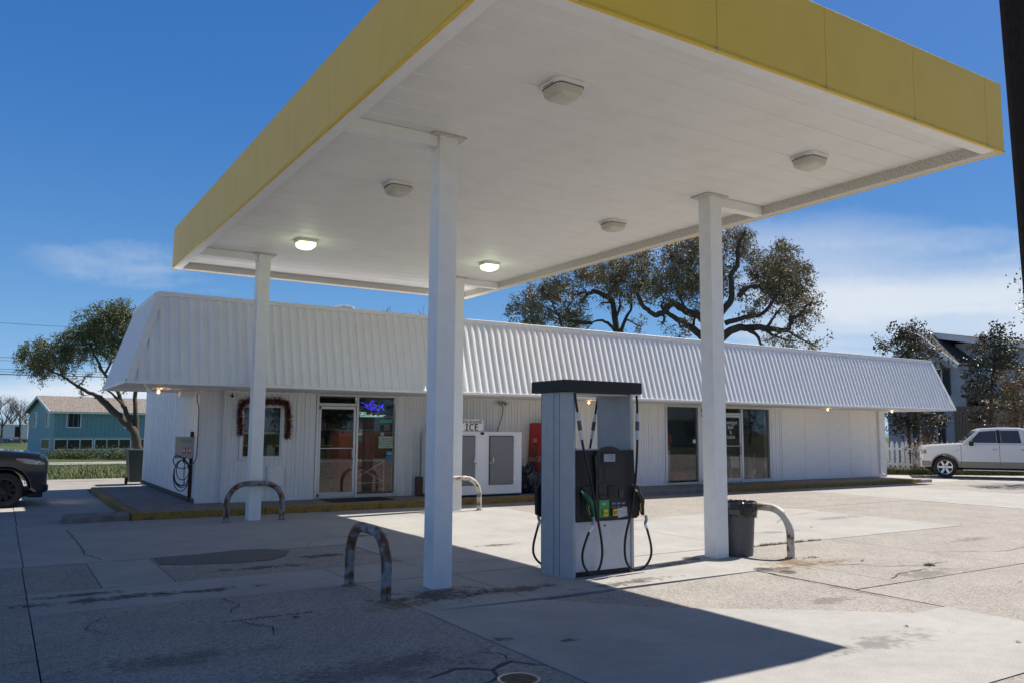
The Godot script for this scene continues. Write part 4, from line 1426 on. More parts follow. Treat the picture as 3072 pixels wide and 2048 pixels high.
	# --- things fixed to the wall
	t = thing("drop_box", "white metal drop box with flap on the wall below serving window", "drop box", Vector3(5.23, 0.45, WZ + 0.015))
	part(t, "box_body", MB.new().bev(Vector3(-0.17, 0.0, 0.0), Vector3(0.185, 0.44, 0.09), 0.008), mats["white_paint"])
	part(t, "flap", MB.new().bev(Vector3(-0.14, 0.02, 0.091), Vector3(0.165, 0.33, 0.105), 0.004), mats["white_gloss"])
	t = thing("security_camera", "small black security camera on wall beside serving window head", "camera", Vector3(4.25, 2.40, WZ + 0.02))
	part(t, "bracket", MB.new().tube([Vector3(0, 0.06, 0), Vector3(0, 0.0, 0.05)], 0.01, 6), mats["dark"])
	part(t, "camera_body", MB.new().tube([Vector3(0.0, 0.0, 0.0), Vector3(-0.01, -0.01, 0.1)], 0.028, 10), mats["dark"])
	t = thing("flood_lamp", "unlit twin flood lamp with dangling cable on wall above ice freezer", "flood lamp", Vector3(11.05, 2.40, WZ + 0.03))
	part(t, "back_plate", MB.new().bev(Vector3(-0.05, -0.03, -0.02), Vector3(0.05, 0.06, 0.03), 0.01), mats["steel"])
	for s in [-1, 1]:
		mb = MB.new()
		mb.t = Transform3D(Basis(Vector3.UP, s * 0.5) * Basis(Vector3.RIGHT, PI / 2 + 0.5), Vector3(s * 0.07, 0.0, 0.06))
		mb.lathe([Vector2(0.0, -0.06), Vector2(0.02, -0.06), Vector2(0.03, 0.0), Vector2(0.05, 0.06), Vector2(0.045, 0.06), Vector2(0.0, 0.05)], 12)
		part(t, "lamp_head", mb, mats["steel"])
	part(t, "cable", MB.new().tube([Vector3(0.04, -0.04, 0.02), Vector3(0.045, -0.2, 0.03), Vector3(-0.02, -0.45, 0.03), Vector3(-0.14, -0.74, 0.03)], 0.009, 6), mats["dark"])
	# electrical box and conduit under the eave at the near corner
	t = thing("junction_box", "white junction box and conduit under eave at the store corner", "junction box", Vector3(3.5, 2.36, WZ - 0.1))
	part(t, "box_body", MB.new().bev(Vector3(-0.28, 0.0, -0.25), Vector3(0.02, 0.11, -0.05), 0.008), mats["white_paint"])
	part(t, "arm", MB.new().bev(Vector3(0.02, 0.06, -0.1), Vector3(0.16, 0.10, 0.02), 0.006), mats["white_paint"])
	part(t, "conduit", MB.new().tube(curve([Vector3(0.05, 0.06, 0.02), Vector3(0.05, -0.05, 0.03), Vector3(0.09, -0.2, 0.03), Vector3(0.1, -0.4, 0.03), Vector3(0.1, -1.1, 0.03), Vector3(0.07, -1.35, 0.02), Vector3(-0.02, -1.42, -0.1), Vector3(-0.1, -1.38, -0.3)], 4), 0.011, 6), mats["grey_plastic"])
	# eave bulbs
	bulb(Vector3(2.79, 2.512, -18.2), "lit bare bulb under eave at store corner above air pump")
	bulb(Vector3(13.1, 2.512, -17.0), "lit bare bulb under eave beyond the soda machine")
	bulb(Vector3(22.9, 2.512, -17.0), "lit bare bulb under eave above flat white wall boards")
	bulb(Vector3(26.4, 2.512, -17.0), "lit bare bulb under eave past the downpipe corner")
	t = thing("flood_lamp", "unlit white flood lamp under eave at mansard corner near air pump", "flood lamp", Vector3(2.3, 2.5, -16.35))
	mb = MB.new()
	mb.t = Transform3D(Basis(Vector3(0, 0, 1), 0.5), Vector3(0, -0.02, 0))
	mb.lathe([Vector2(0.0, -0.13), Vector2(0.055, -0.13), Vector2(0.06, -0.11), Vector2(0.03, -0.04), Vector2(0.025, 0.0), Vector2(0, 0)], 12)
	part(t, "lamp_head", mb, mats["white_paint"])
	part(t, "mount", MB.new().lathe([Vector2(0, -0.03), Vector2(0.05, -0.03), Vector2(0.05, 0), Vector2(0, 0)], 12), mats["white_paint"])
	# roof bits: dish
	o = Vector3(8.05, 4.05, -22.0)
	t = thing("satellite_dish", "pale satellite dish with radial ribs standing on the store roof", "satellite dish", o)
	mb = MB.new()
	var db := Basis(Vector3(0, 1, 0), -0.75) * Basis(Vector3(1, 0, 0), 0.75)
	var rim := []
	for k in 25:
		var a := TAU * k / 24
		rim.append(db * Vector3(cos(a) * 0.46, 0.0, sin(a) * 0.46) + Vector3(-0.02, 0.88, 0))
	mb.tube(rim, 0.018, 6)
	part(t, "rim", mb, mats["white_paint"])
	mb = MB.new()
	for i in 5:
		for j in 24:
			var q := []
			for k in [[i, j], [i, j + 1], [i + 1, j + 1], [i + 1, j]]:
				var r: float = 0.46 * k[0] / 5.0
				var a: float = TAU * k[1] / 24
				q.append(db * Vector3(cos(a) * r, -0.15 * (1.0 - r * r / 0.2116), sin(a) * r) + Vector3(-0.02, 0.88, 0))
			mb.quad(q[0], q[3], q[2], q[1])
	part(t, "bowl", mb, mat("dish_mesh", lin(0.55, 0.56, 0.57), 0.6))
	for k in 8:
		var a := TAU * k / 8
		var path := []
		for j in 6:
			var r := 0.46 * j / 5.0
			path.append(db * Vector3(cos(a) * r, -0.15 * (1.0 - r * r / 0.2116) + 0.01, sin(a) * r) + Vector3(-0.02, 0.88, 0))
		part(t, "rib", MB.new().tube(path, 0.012, 4), mats["steel"])
	part(t, "mast", MB.new().tube([Vector3(0, 0.0, 0), Vector3(0, 0.78, 0)], 0.04, 8), mats["steel"])
	# --- ice freezer
	o = Vector3(9.85, FY, -17.4)
	t = thing("ice_freezer", "white outdoor ice freezer with two grey doors on the porch", "freezer", o)
	part(t, "cabinet", MB.new().bev(Vector3(-1.14, 0.05, -0.5), Vector3(1.14, 1.54, 0.44), 0.015), mats["white_gloss"])
	part(t, "plinth", MB.new().box(Vector3(-1.1, 0.0, -0.46), Vector3(1.1, 0.048, 0.38)), mats["dark"])
	for s in [-1, 1]:
		var d := Node3D.new()
		d.name = "door"
		t.add_child(d, true)
		var xa: float = 0.205 if s > 0 else -0.87
		part(d, "gasket", MB.new().bev(Vector3(xa - 0.012, 0.275, 0.441), Vector3(xa + 0.677, 1.45, 0.452), 0.003), mats["dark"])
		part(d, "door_panel", MB.new().bev(Vector3(xa, 0.285, 0.452), Vector3(xa + 0.665, 1.43, 0.495), 0.012), mat("freezer_grey", lin(0.20, 0.195, 0.20), 0.5))
		part(d, "head_strip", MB.new().bev(Vector3(xa - 0.03, 1.445, 0.445), Vector3(xa + 0.69, 1.46, 0.47), 0.003), mats["white_paint"])
		var hx: float = xa + 0.05 if s > 0 else xa + 0.61
		part(d, "handle", MB.new().tube([Vector3(hx, 0.93, 0.49), Vector3(hx, 0.93, 0.55), Vector3(hx, 0.80, 0.55), Vector3(hx, 0.80, 0.49)], 0.011, 6), mats["chrome"])
		part(d, "lock", MB.new().bev(Vector3(hx - 0.03 - s * 0.05, 0.775, 0.49), Vector3(hx + 0.02 - s * 0.05, 0.815, 0.53), 0.006), mats["steel"])
		for y in [0.36, 1.28]:
			var gx: float = xa + 0.665 if s > 0 else xa - 0.02
			part(d, "hinge", MB.new().bev(Vector3(gx, y, 0.445), Vector3(gx + 0.022, y + 0.14, 0.50), 0.005), mats["chrome"])
	mb = MB.new()
	mb.t = Transform3D(Basis(Vector3.RIGHT, PI / 2), Vector3(0, 1.495, 0.445))
	mb.lathe([Vector2(0.0, 0), Vector2(0.045, 0), Vector2(0.045, 0.004), Vector2(0.0, 0.004)], 20)
	mb.t.basis = mb.t.basis * Basis.from_scale(Vector3(1.3, 1, 0.7))
	var bd := part(t, "maker_badge", mb, mats["dark"])
	bd.scale = Vector3(1.25, 0.75, 1)
	bd.position = Vector3(0, 1.495 * 0.25, 0)
	# sign standing on it
	o = Vector3(9.59, FY + 1.54, -17.0)
	t = thing("ice_sign", "white sign with dark red ICE lettering standing on the freezer", "sign", o)
	part(t, "board", MB.new().bev(Vector3(-0.31, 0.015, -0.02), Vector3(0.31, 0.29, 0.0), 0.004), mats["white_paint"])
	part(t, "frame_lip", MB.new().bev(Vector3(-0.33, 0.0, -0.03), Vector3(0.33, 0.014, 0.01), 0.003), mats["aluminium"])
	part(t, "frame_lip", MB.new().bev(Vector3(0.311, 0.015, -0.03), Vector3(0.335, 0.30, 0.01), 0.003), mats["aluminium"])
	part(t, "frame_lip", MB.new().bev(Vector3(-0.335, 0.015, -0.03), Vector3(-0.311, 0.30, 0.01), 0.003), mats["aluminium"])
	words(t, "lettering", "Packaged", 0.085, ink, Vector3(0.0, 0.235, 0.002), "Droid Serif", true, 0.002, 0.0, 0.95)
	words(t, "lettering", "ICE", 0.155, mat("ice_red", lin(0.11, 0.012, 0.02), 0.6), Vector3(0.0, 0.098, 0.002), "Droid Sans", true, 0.002, 0.0, 1.05)
	# --- soda machine turned towards the entrance
	o = Vector3(11.86, FY, -17.75)
	t = thing("soda_machine", "red soda vending machine with bottle picture beside the ice freezer", "vending machine", o)
	t.rotation.z = -0.035
	var red := mat("soda_red", lin(0.50, 0.012, 0.018), 0.3)
	part(t, "cabinet", MB.new().bev(Vector3(0.03, 0.04, -0.34), Vector3(0.75, 1.77, 0.36), 0.015), mats["dark"])
	part(t, "front_panel", MB.new().bev(Vector3(0.0, 0.25, -0.27), Vector3(0.029, 1.75, 0.30), 0.008), red)
	part(t, "coin_panel", MB.new().bev(Vector3(0.0, 0.06, -0.27), Vector3(0.029, 0.24, 0.35), 0.008), mats["dark"])
	var face := Node3D.new()
	face.name = "bottle_print"
	t.add_child(face)
	face.transform = Transform3D(Basis(Vector3(0, 1, 0), -PI / 2), Vector3(-0.003, 0, 0.01))
	var bp := []
	var half := [[0.0, 0.42], [0.10, 0.42], [0.115, 0.47], [0.11, 0.62], [0.095, 0.74], [0.115, 0.86], [0.112, 0.95], [0.085, 1.05], [0.062, 1.15], [0.052, 1.25], [0.052, 1.31], [0.060, 1.32], [0.060, 1.36], [0.04, 1.37]]
	for h in half:
		bp.append(Vector2(h[0] * 1.35, h[1]))
	for k in range(half.size() - 1, 0, -1):
		bp.append(Vector2(-half[k][0] * 1.35, half[k][1]))
	var cola := MB.new().poly(bp, 0.001)
	part(face, "bottle", cola, mat("cola_brown", lin(0.14, 0.035, 0.02), 0.4))
	part(face, "bottle_cap", MB.new().poly([Vector2(-0.075, 1.27), Vector2(0.075, 1.27), Vector2(0.085, 1.37), Vector2(-0.085, 1.37)], 0.002), mat("cap_cream", lin(0.45, 0.36, 0.24), 0.5))
	for k in 3:
		var fx := -0.05 + k * 0.05
		part(face, "flute", MB.new().poly([Vector2(fx - 0.008, 0.98), Vector2(fx + 0.008, 0.98), Vector2(fx * 0.6 + 0.004, 1.22), Vector2(fx * 0.6 - 0.004, 1.22)], 0.002), mat("flute_amber", lin(0.36, 0.10, 0.03), 0.4))
	words(face, "lettering", "Coca-Cola", 0.135, mat("soda_white", lin(0.66, 0.62, 0.60), 0.5), Vector3(0.0, 0.845, 0.003), "Droid Serif", false, 0.001, 0.22, 0.86)
	var bag := thing("black_trash_bag", "crumpled black plastic bag piled in front of the soda machine", "bag", Vector3(11.48, FY, -17.45))
	part(bag, "bag_body", lumpy(Vector3(0, 0.31, 0), Vector3(0.29, 0.36, 0.32), 21, 0.35), mat("bag_black", lin(0.02, 0.02, 0.025), 0.3))
	part(bag, "knot", lumpy(Vector3(0.05, 0.66, 0.0), Vector3(0.09, 0.09, 0.08), 22, 0.5), mat("bag_black"))
	# --- ash bin, mat
	t = thing("ash_bin", "round brown pebbled litter bin against the wall beside the entrance", "litter bin", Vector3(8.72, FY, -17.93))
	part(t, "bin_body", MB.new().lathe([Vector2(0, 0), Vector2(0.135, 0), Vector2(0.14, 0.02), Vector2(0.14, 0.44), Vector2(0.128, 0.45), Vector2(0.12, 0.43), Vector2(0, 0.43)], 20), dress(mat("bin_brown", lin(0.17, 0.11, 0.095), 0.9), tx.stone_tone, 0.25))
	part(t, "sand", MB.new().lathe([Vector2(0.118, 0.434), Vector2(0, 0.45)], 16), mats["concrete_pale"])
	t = thing("door_mat", "black rubber door mat lying before the store entrance", "mat", Vector3(6.95, FY, -17.55))
	part(t, "mat_sheet", MB.new().bev(Vector3(-0.75, 0.0, -0.42), Vector3(0.75, 0.012, 0.42), 0.005), mats["rubber"])
	for k in 20:
		part(t, "rib", MB.new().box(Vector3(-0.72, 0.012, -0.39 + k * 0.04), Vector3(0.72, 0.018, -0.37 + k * 0.04)), mats["rubber"])
	# --- air pump on its post
	o = Vector3(3.52, FY, -18.72)
	t = thing("air_pump", "beige tyre air machine on a timber post at the store corner", "air machine", o)
	part(t, "post", MB.new().bev(Vector3(0.045, 0.0, -0.045), Vector3(0.105, 1.5, 0.015), 0.005), dress(mat("brown_post", lin(0.16, 0.075, 0.04), 0.9), tx.wood, 0.5))
	var cab := Transform3D(Basis(Vector3.UP, -0.35), Vector3(-0.07, 0, 0.06))
	var beige := dress(mat("air_beige", lin(0.40, 0.40, 0.36), 0.55), tx.paint, 0.6)
	mb = MB.new()
	mb.t = cab
	mb.bev(Vector3(-0.19, 0.93, -0.13), Vector3(0.20, 1.37, 0.07), 0.008)
	part(t, "cabinet", mb, beige)
	mb = MB.new()
	mb.t = cab
	mb.bev(Vector3(-0.2, 1.371, -0.14), Vector3(0.21, 1.385, 0.085), 0.004)
	part(t, "lid", mb, beige)
	var sg := Node3D.new()
	sg.name = "sign_plate"
	t.add_child(sg)
	sg.transform = cab
	part(sg, "red_plate", MB.new().bev(Vector3(-0.04, 1.04, 0.071), Vector3(0.145, 1.155, 0.074), 0.001), mat("air_red", lin(0.36, 0.05, 0.04), 0.5))
	words(sg, "lettering", "AIR", 0.078, mat("air_white", lin(0.7, 0.68, 0.64), 0.6), Vector3(0.052, 1.098, 0.075), "Droid Sans", true, 0.001, 0.0, 1.1)
	for k in 3:
		part(sg, "print_line", MB.new().box(Vector3(-0.07, 1.27 + k * 0.025, 0.071), Vector3(0.16, 1.276 + k * 0.025, 0.0725)), ink)
	mb = MB.new()
	mb.t = cab
	mb.bev(Vector3(-0.02, 0.86, 0.07), Vector3(0.04, 0.95, 0.13), 0.01)
	part(t, "hose_hook", mb, mats["dark"])
	for k in 4:
		var path := []
		var w := [0.16, 0.155, 0.17, 0.13][k] as float
		var h := [0.66, 0.55, 0.58, 0.42][k] as float
		for j in 29:
			var a := TAU * j / 28.0
			path.append(cab * Vector3(sin(a) * w + 0.01 * k - 0.03, 0.90 - h * 0.5 + cos(a) * h * 0.5, 0.10 + 0.012 * k + sin(a) * 0.012))
		part(t, "hose", MB.new().tube(path, 0.0095, 6, false), mats["rubber"])
	part(t, "hose_end", MB.new().tube(curve([cab * Vector3(0.03, 0.92, 0.12), cab * Vector3(0.03, 0.6, 0.15), cab * Vector3(0.04, 0.42, 0.15), cab * Vector3(0.0, 0.36, 0.15), cab * Vector3(-0.12, 0.42, 0.14)], 5), 0.0095, 6), mats["rubber"])
	part(t, "hose_end", MB.new().tube(curve([cab * Vector3(0.0, 0.93, 0.1), cab * Vector3(-0.14, 0.99, 0.12), cab * Vector3(-0.21, 0.9, 0.1), cab * Vector3(-0.14, 0.76, 0.1), cab * Vector3(0.02, 0.72, 0.1), cab * Vector3(0.13, 0.8, 0.1)], 5), 0.0095, 6), mats["rubber"])

func sticker(label: String, x0: float, y0: float, x1: float, y1: float, c: Color, key: String) -> Node3D:
	var o := Vector3((x0 + x1) / 2, y0, WZ - 0.034)
	var t := thing("window_notice", label, "notice", o, 0.0, "notices stuck on the shop windows")
	var mb := off(o)
	mb.box(Vector3(x0, y0, WZ - 0.0365), Vector3(x1, y1, WZ - 0.034))
	part(t, "sheet", mb, mat(key, c, 0.7))
	return t

# ---------------------------------------------------------------- fuel dispenser
func make_pump() -> void:
	var o := Vector3(6.225, 0.0, -8.12)
	var t := thing("fuel_pump", "grey and black fuel dispenser with four hoses between the front columns", "fuel pump", o)
	var sil: StandardMaterial3D = mats["silver_paint"]
	var blk: StandardMaterial3D = mats["black_plastic"]
	# end posts: chamfered hollow sections with a raised centre strip
	for s in [-1.0, 1.0]:
		var q := [Vector2(0.425, 0.33), Vector2(0.46, 0.335), Vector2(0.555, 0.19), Vector2(0.555, 0.075), Vector2(0.565, 0.065), Vector2(0.565, -0.065), Vector2(0.555, -0.075), Vector2(0.555, -0.19), Vector2(0.46, -0.335), Vector2(0.425, -0.33), Vector2(0.425, -0.15), Vector2(0.425, 0.15)]
		var pts := []
		for p in q:
			pts.append(Vector2(p.x * s, p.y))
		part(t, "end_post", MB.new().slab(pts, 0.0, 2.165), sil)
		for gz in [0.19, 0.075, -0.075, -0.19]:
			part(t, "post_seam", MB.new().box(Vector3(minf(s * 0.553, s * 0.558), 0.02, gz - 0.0025), Vector3(maxf(s * 0.553, s * 0.558), 2.15, gz + 0.0025)), mats["grey_plastic"])
	# header
	part(t, "header", MB.new().bev(Vector3(-0.60, 2.16, -0.36), Vector3(0.60, 2.305, 0.36), 0.012), blk)
	part(t, "header_soffit", MB.new().bev(Vector3(-0.42, 2.135, -0.30), Vector3(0.42, 2.158, 0.30), 0.006), sil)
	# base and core
	part(t, "base_plinth", MB.new().bev(Vector3(-0.424, 0.0, -0.30), Vector3(0.424, 0.055, 0.30), 0.006), mats["dark"])
	part(t, "cabinet_core", MB.new().bev(Vector3(-0.422, 0.056, -0.285), Vector3(0.422, 1.46, 0.285), 0.01), mats["dark"])
	part(t, "cabinet_top", MB.new().bev(Vector3(-0.424, 1.462, -0.315), Vector3(0.424, 1.476, 0.315), 0.005), sil)
	for s in 2:
		pump_face(t, Transform3D(Basis(Vector3.UP, PI * s), Vector3.ZERO), s == 0)

func pf(x: Transform3D) -> MB:
	var mb := MB.new()
	mb.t = x
	return mb

func pump_face(t: Node3D, x: Transform3D, front: bool) -> void:
	var blk: StandardMaterial3D = mats["black_plastic"]
	var pan := dress(mat("pump_white", lin(0.60, 0.61, 0.64), 0.35), tx.paint, 0.9)
	part(t, "lower_door", pf(x).bev(Vector3(-0.423, 0.058, 0.286), Vector3(0.423, 0.635, 0.318), 0.006), pan)
	part(t, "door_lock", pf(x).tube([Vector3(0.02, 0.575, 0.318), Vector3(0.02, 0.575, 0.325)], 0.012, 10), mats["dark"])
	# moulded black surround, wider on the right below the shoulder
	var sur := [Vector2(-0.425, 0.645), Vector2(0.50, 0.645), Vector2(0.545, 0.68), Vector2(0.555, 0.98), Vector2(0.50, 1.06), Vector2(0.47, 1.2), Vector2(0.46, 1.474), Vector2(-0.425, 1.474)]
	part(t, "surround", pf(x).prism(sur, 0.286, 0.345), blk)
	# centre bezel: arched top, widening downwards, leaning forward
	var bz := []
	bz.append_array([Vector2(-0.17, 0.66), Vector2(0.345, 0.66)])
	bz.append_array([Vector2(0.30, 1.2), Vector2(0.285, 1.40)])
	for k in 9:
		var a := PI * (0.12 + 0.76 * k / 8.0)
		bz.append(Vector2(0.05 + cos(a) * 0.24, 1.33 + sin(a) * 0.19))
	bz.append_array([Vector2(-0.18, 1.40), Vector2(-0.16, 1.2)])
	part(t, "bezel", pf(x).prism(bz, 0.346, 0.385), mat("bezel_plastic", lin(0.011, 0.0115, 0.014), 0.5))
	var z := 0.386
	var fl: StandardMaterial3D = mat("bezel_inset", lin(0.016, 0.017, 0.021), 0.5)
	# display
	part(t, "screen_frame", pf(x).bev(Vector3(-0.075, 1.318, z), Vector3(0.14, 1.445, z + 0.010), 0.005), mats["dark"])
	part(t, "display", pf(x).bev(Vector3(-0.05, 1.338, z + 0.0105), Vector3(0.122, 1.428, z + 0.013), 0.001), mat("lcd_grey", lin(0.33, 0.37, 0.42), 0.25))
	for k in 3:
		part(t, "display_digits", pf(x).box(Vector3(0.01 + k * 0.012, 1.412 - k * 0.026, z + 0.0135), Vector3(0.105, 1.418 - k * 0.026, z + 0.0142)), mat("lcd_ink", lin(0.10, 0.11, 0.13), 0.4))
	for s in [-0.13, 0.18]:
		for k in 5:
			part(t, "speaker_slot", pf(x).box(Vector3(s, 1.33 + k * 0.02, z), Vector3(s + 0.05, 1.338 + k * 0.02, z + 0.003)), mats["dark"])
	# screen door with square grooves
	part(t, "panel_door", pf(x).bev(Vector3(-0.13, 1.115, z), Vector3(0.175, 1.285, z + 0.006), 0.004), fl)
	part(t, "panel_window", pf(x).bev(Vector3(-0.05, 1.135, z + 0.0065), Vector3(0.14, 1.265, z + 0.010), 0.003), mats["dark"])
	part(t, "panel_plate", pf(x).bev(Vector3(-0.035, 1.148, z + 0.0105), Vector3(0.12, 1.252, z + 0.014), 0.003), fl)
	part(t, "groove", pf(x).box(Vector3(0.085, 1.155, z + 0.0145), Vector3(0.098, 1.235, z + 0.0152)), mats["dark"])
	# keypad, card slot, receipt slot
	part(t, "keypad_frame", pf(x).bev(Vector3(0.015, 0.915, z), Vector3(0.155, 1.055, z + 0.012), 0.006), mats["dark"])
	for r in 4:
		for c in 3:
			part(t, "key", pf(x).bev(Vector3(0.035 + c * 0.036, 0.928 + r * 0.029, z + 0.0125), Vector3(0.063 + c * 0.036, 0.950 + r * 0.029, z + 0.017), 0.002), fl)
	part(t, "receipt_slot", pf(x).bev(Vector3(-0.12, 0.905, z), Vector3(-0.01, 0.945, z + 0.012), 0.006), mats["dark"])
	part(t, "receipt_panel", pf(x).bev(Vector3(-0.125, 0.96, z), Vector3(-0.005, 1.075, z + 0.005), 0.004), fl)
	part(t, "card_reader", pf(x).bev(Vector3(0.185, 0.905, z), Vector3(0.245, 1.0, z + 0.014), 0.005), mat("card_olive", lin(0.05, 0.05, 0.035), 0.4))
	part(t, "card_slot", pf(x).box(Vector3(0.21, 0.91, z + 0.0145), Vector3(0.22, 0.995, z + 0.0155)), mats["rubber"])
	# grade panels
	part(t, "diesel_panel", pf(x).bev(Vector3(-0.12, 0.685, z), Vector3(0.03, 0.885, z + 0.006), 0.004), mat("diesel_green", lin(0.02, 0.30, 0.07), 0.4))
	part(t, "price_display", pf(x).bev(Vector3(-0.075, 0.825, z + 0.0065), Vector3(-0.02, 0.855, z + 0.009), 0.002), mat("lcd_grey"))
	for k in 3:
		part(t, "price_display", pf(x).bev(Vector3(0.075 + k * 0.075, 0.825, z), Vector3(0.13 + k * 0.075, 0.85, z + 0.006), 0.003), mat("lcd_blue", lin(0.16, 0.19, 0.26), 0.3))
		part(t, "grade_name", pf(x).box(Vector3(0.078 + k * 0.075, 0.792, z), Vector3(0.128 + k * 0.075, 0.799, z + 0.002)), mat("lcd_grey"))
	var yel := mat("button_yellow", lin(0.62, 0.48, 0.02), 0.4)
	var bm := rounded(0.036, 0.04, 0.012, 3)
	for s in [-0.035, 0.115]:
		var q := []
		for p in bm:
			q.append(p + Vector2(s, 0.735))
		part(t, "grade_button", pf(x).prism(q, z + 0.006, z + 0.024), yel)
	var tr := Node3D.new()
	tr.name = "button_print"
	t.add_child(tr, true)
	tr.transform = x
	words(tr, "lettering", "87", 0.038, mats["dark"], Vector3(0.115, 0.73, z + 0.0245), "Droid Sans", true, 0.001)
	words(tr, "lettering", "Diesel", 0.02, mats["dark"], Vector3(-0.035, 0.735, z + 0.0245), "Droid Sans", true, 0.001)
	if front:
		var mb := pf(x * Transform3D(Basis(Vector3(0, 0, 1), 0.10), Vector3(0.235, 0.73, z + 0.006)))
		mb.box(Vector3(-0.075, -0.055, 0), Vector3(0.075, 0.055, 0.0015))
		part(t, "paper_note", mb, mat("note_white", lin(0.52, 0.54, 0.56), 0.8))
		mb = pf(x * Transform3D(Basis(Vector3(0, 0, 1), 0.10), Vector3(0.235, 0.73, z + 0.006)))
		mb.tube([Vector3(-0.04, 0.03, 0.002), Vector3(-0.025, 0.0, 0.002), Vector3(-0.005, 0.015, 0.002), Vector3(0.0, -0.01, 0.002), Vector3(0.03, -0.012, 0.002)], 0.0015, 4)
		part(t, "pen_marks", mb, mats["dark"])
	# nozzle boots
	part(t, "nozzle_boot", pf(x).bev(Vector3(-0.345, 0.70, 0.346), Vector3(-0.20, 1.05, 0.356), 0.004), mats["dark"])
	part(t, "nozzle_boot", pf(x).bev(Vector3(0.43, 0.70, 0.346), Vector3(0.53, 1.05, 0.356), 0.004), mats["dark"])
	# hoses
	nozzle(t, x * Transform3D(Basis(Vector3(0, 0, 1), 0.30) , Vector3(-0.275, 0.86, 0.40)), mat("nozzle_green", lin(0.01, 0.12, 0.05), 0.45), mat("nozzle_green"))
	nozzle(t, x * Transform3D(Basis(Vector3(0, 1, 0), 0.5) * Basis(Vector3(0, 0, 1), 0.30), Vector3(0.50 if front else 0.40, 0.86, 0.41)), blk, mats["chrome"])
	var h1 := [Vector3(-0.44, 2.15, 0.34), Vector3(-0.43, 2.0, 0.36), Vector3(-0.36, 1.5, 0.40), Vector3(-0.27, 1.1, 0.43), Vector3(-0.2, 0.75, 0.44), Vector3(-0.12, 0.42, 0.43), Vector3(-0.105, 0.22, 0.42), Vector3(-0.16, 0.07, 0.41), Vector3(-0.26, 0.045, 0.41), Vector3(-0.36, 0.14, 0.41), Vector3(-0.385, 0.28, 0.41), Vector3(-0.33, 0.46, 0.42), Vector3(-0.245, 0.60, 0.42)]
	hose(t, x, h1, "green")
	var h2 := [Vector3(0.555, 2.15, 0.33), Vector3(0.55, 2.0, 0.35), Vector3(0.50, 1.5, 0.40), Vector3(0.44, 1.1, 0.43), Vector3(0.36, 0.74, 0.44), Vector3(0.28, 0.45, 0.43), Vector3(0.265, 0.25, 0.43), Vector3(0.31, 0.11, 0.43), Vector3(0.42, 0.04, 0.43), Vector3(0.58, 0.06, 0.42), Vector3(0.69, 0.17, 0.41), Vector3(0.70, 0.30, 0.41), Vector3(0.64, 0.48, 0.42), Vector3(0.60, 0.58, 0.42)]
	for k in h2.size():
		h2[k].x -= 0.03 if front else 0.13 + (0.05 if k > 6 else 0.0)
	hose(t, x, h2, "black")

func hose(t: Node3D, x: Transform3D, pts: Array, kind: String) -> void:
	var path := []
	for p in pts:
		path.append(p)
	path = curve(path, 5)
	part(t, "hose", pf(x).tube(path, 0.0145, 8), mats["rubber"])
	# breakaway coupling near the top, swivel at the nozzle end
	var h := Node3D.new()
	h.name = "coupling"
	t.add_child(h, true)
	for k in [[6, 7, "w"], [7, 8, "d"], [8, 9, "w"]]:
		part(h, "sleeve", pf(x).tube([path[k[0]], path[k[1]]], 0.022 if k[2] == "w" else 0.026, 10), mats["aluminium"] if k[2] == "w" else mats["grey_plastic"])
	var n := path.size()
	part(h, "swivel", pf(x).tube([path[n - 4], path[n - 1]], 0.021, 10), mats["white_paint"])
	var up: Vector3 = path[n - 1]
	part(h, "swivel_elbow", pf(x).tube(curve([up, up + Vector3(0.02, 0.05, 0), up + Vector3(0.01, 0.1, -0.005)], 3), 0.019, 8), mats["steel"])

func nozzle(t: Node3D, x: Transform3D, body: Material, grip: Material) -> void:
	var n := Node3D.new()
	n.name = "nozzle"
	t.add_child(n, true)
	part(n, "spout", pf(x).tube([Vector3(-0.045, 0.16, -0.035), Vector3(-0.02, 0.10, 0.0)], [0.012, 0.014], 8), mats["aluminium"])
	part(n, "splash_guard", pf(x).tube([Vector3(-0.03, 0.125, -0.015), Vector3(-0.012, 0.08, 0.008)], [0.045, 0.032], 10), body)
	part(n, "valve_body", pf(x).tube(curve([Vector3(-0.02, 0.10, 0.0), Vector3(0.0, 0.04, 0.012), Vector3(0.015, -0.02, 0.015), Vector3(0.02, -0.08, 0.012), Vector3(0.012, -0.19, 0.01)], 4), [0.030, 0.034, 0.038, 0.041, 0.042, 0.042, 0.041, 0.039, 0.036, 0.033, 0.030, 0.027, 0.025, 0.023, 0.022, 0.021, 0.02], 10), body)
	part(n, "lever_guard", pf(x).tube(curve([Vector3(-0.025, 0.02, 0.012), Vector3(-0.062, -0.03, 0.012), Vector3(-0.066, -0.11, 0.012), Vector3(-0.04, -0.165, 0.012), Vector3(0.005, -0.18, 0.012)], 4), 0.0065, 6), body)
	part(n, "trigger", pf(x).tube([Vector3(-0.022, -0.02, 0.012), Vector3(-0.04, -0.06, 0.012), Vector3(-0.035, -0.13, 0.012)], 0.006, 6), mat("brass", lin(0.55, 0.38, 0.12), 0.35, 0.8))

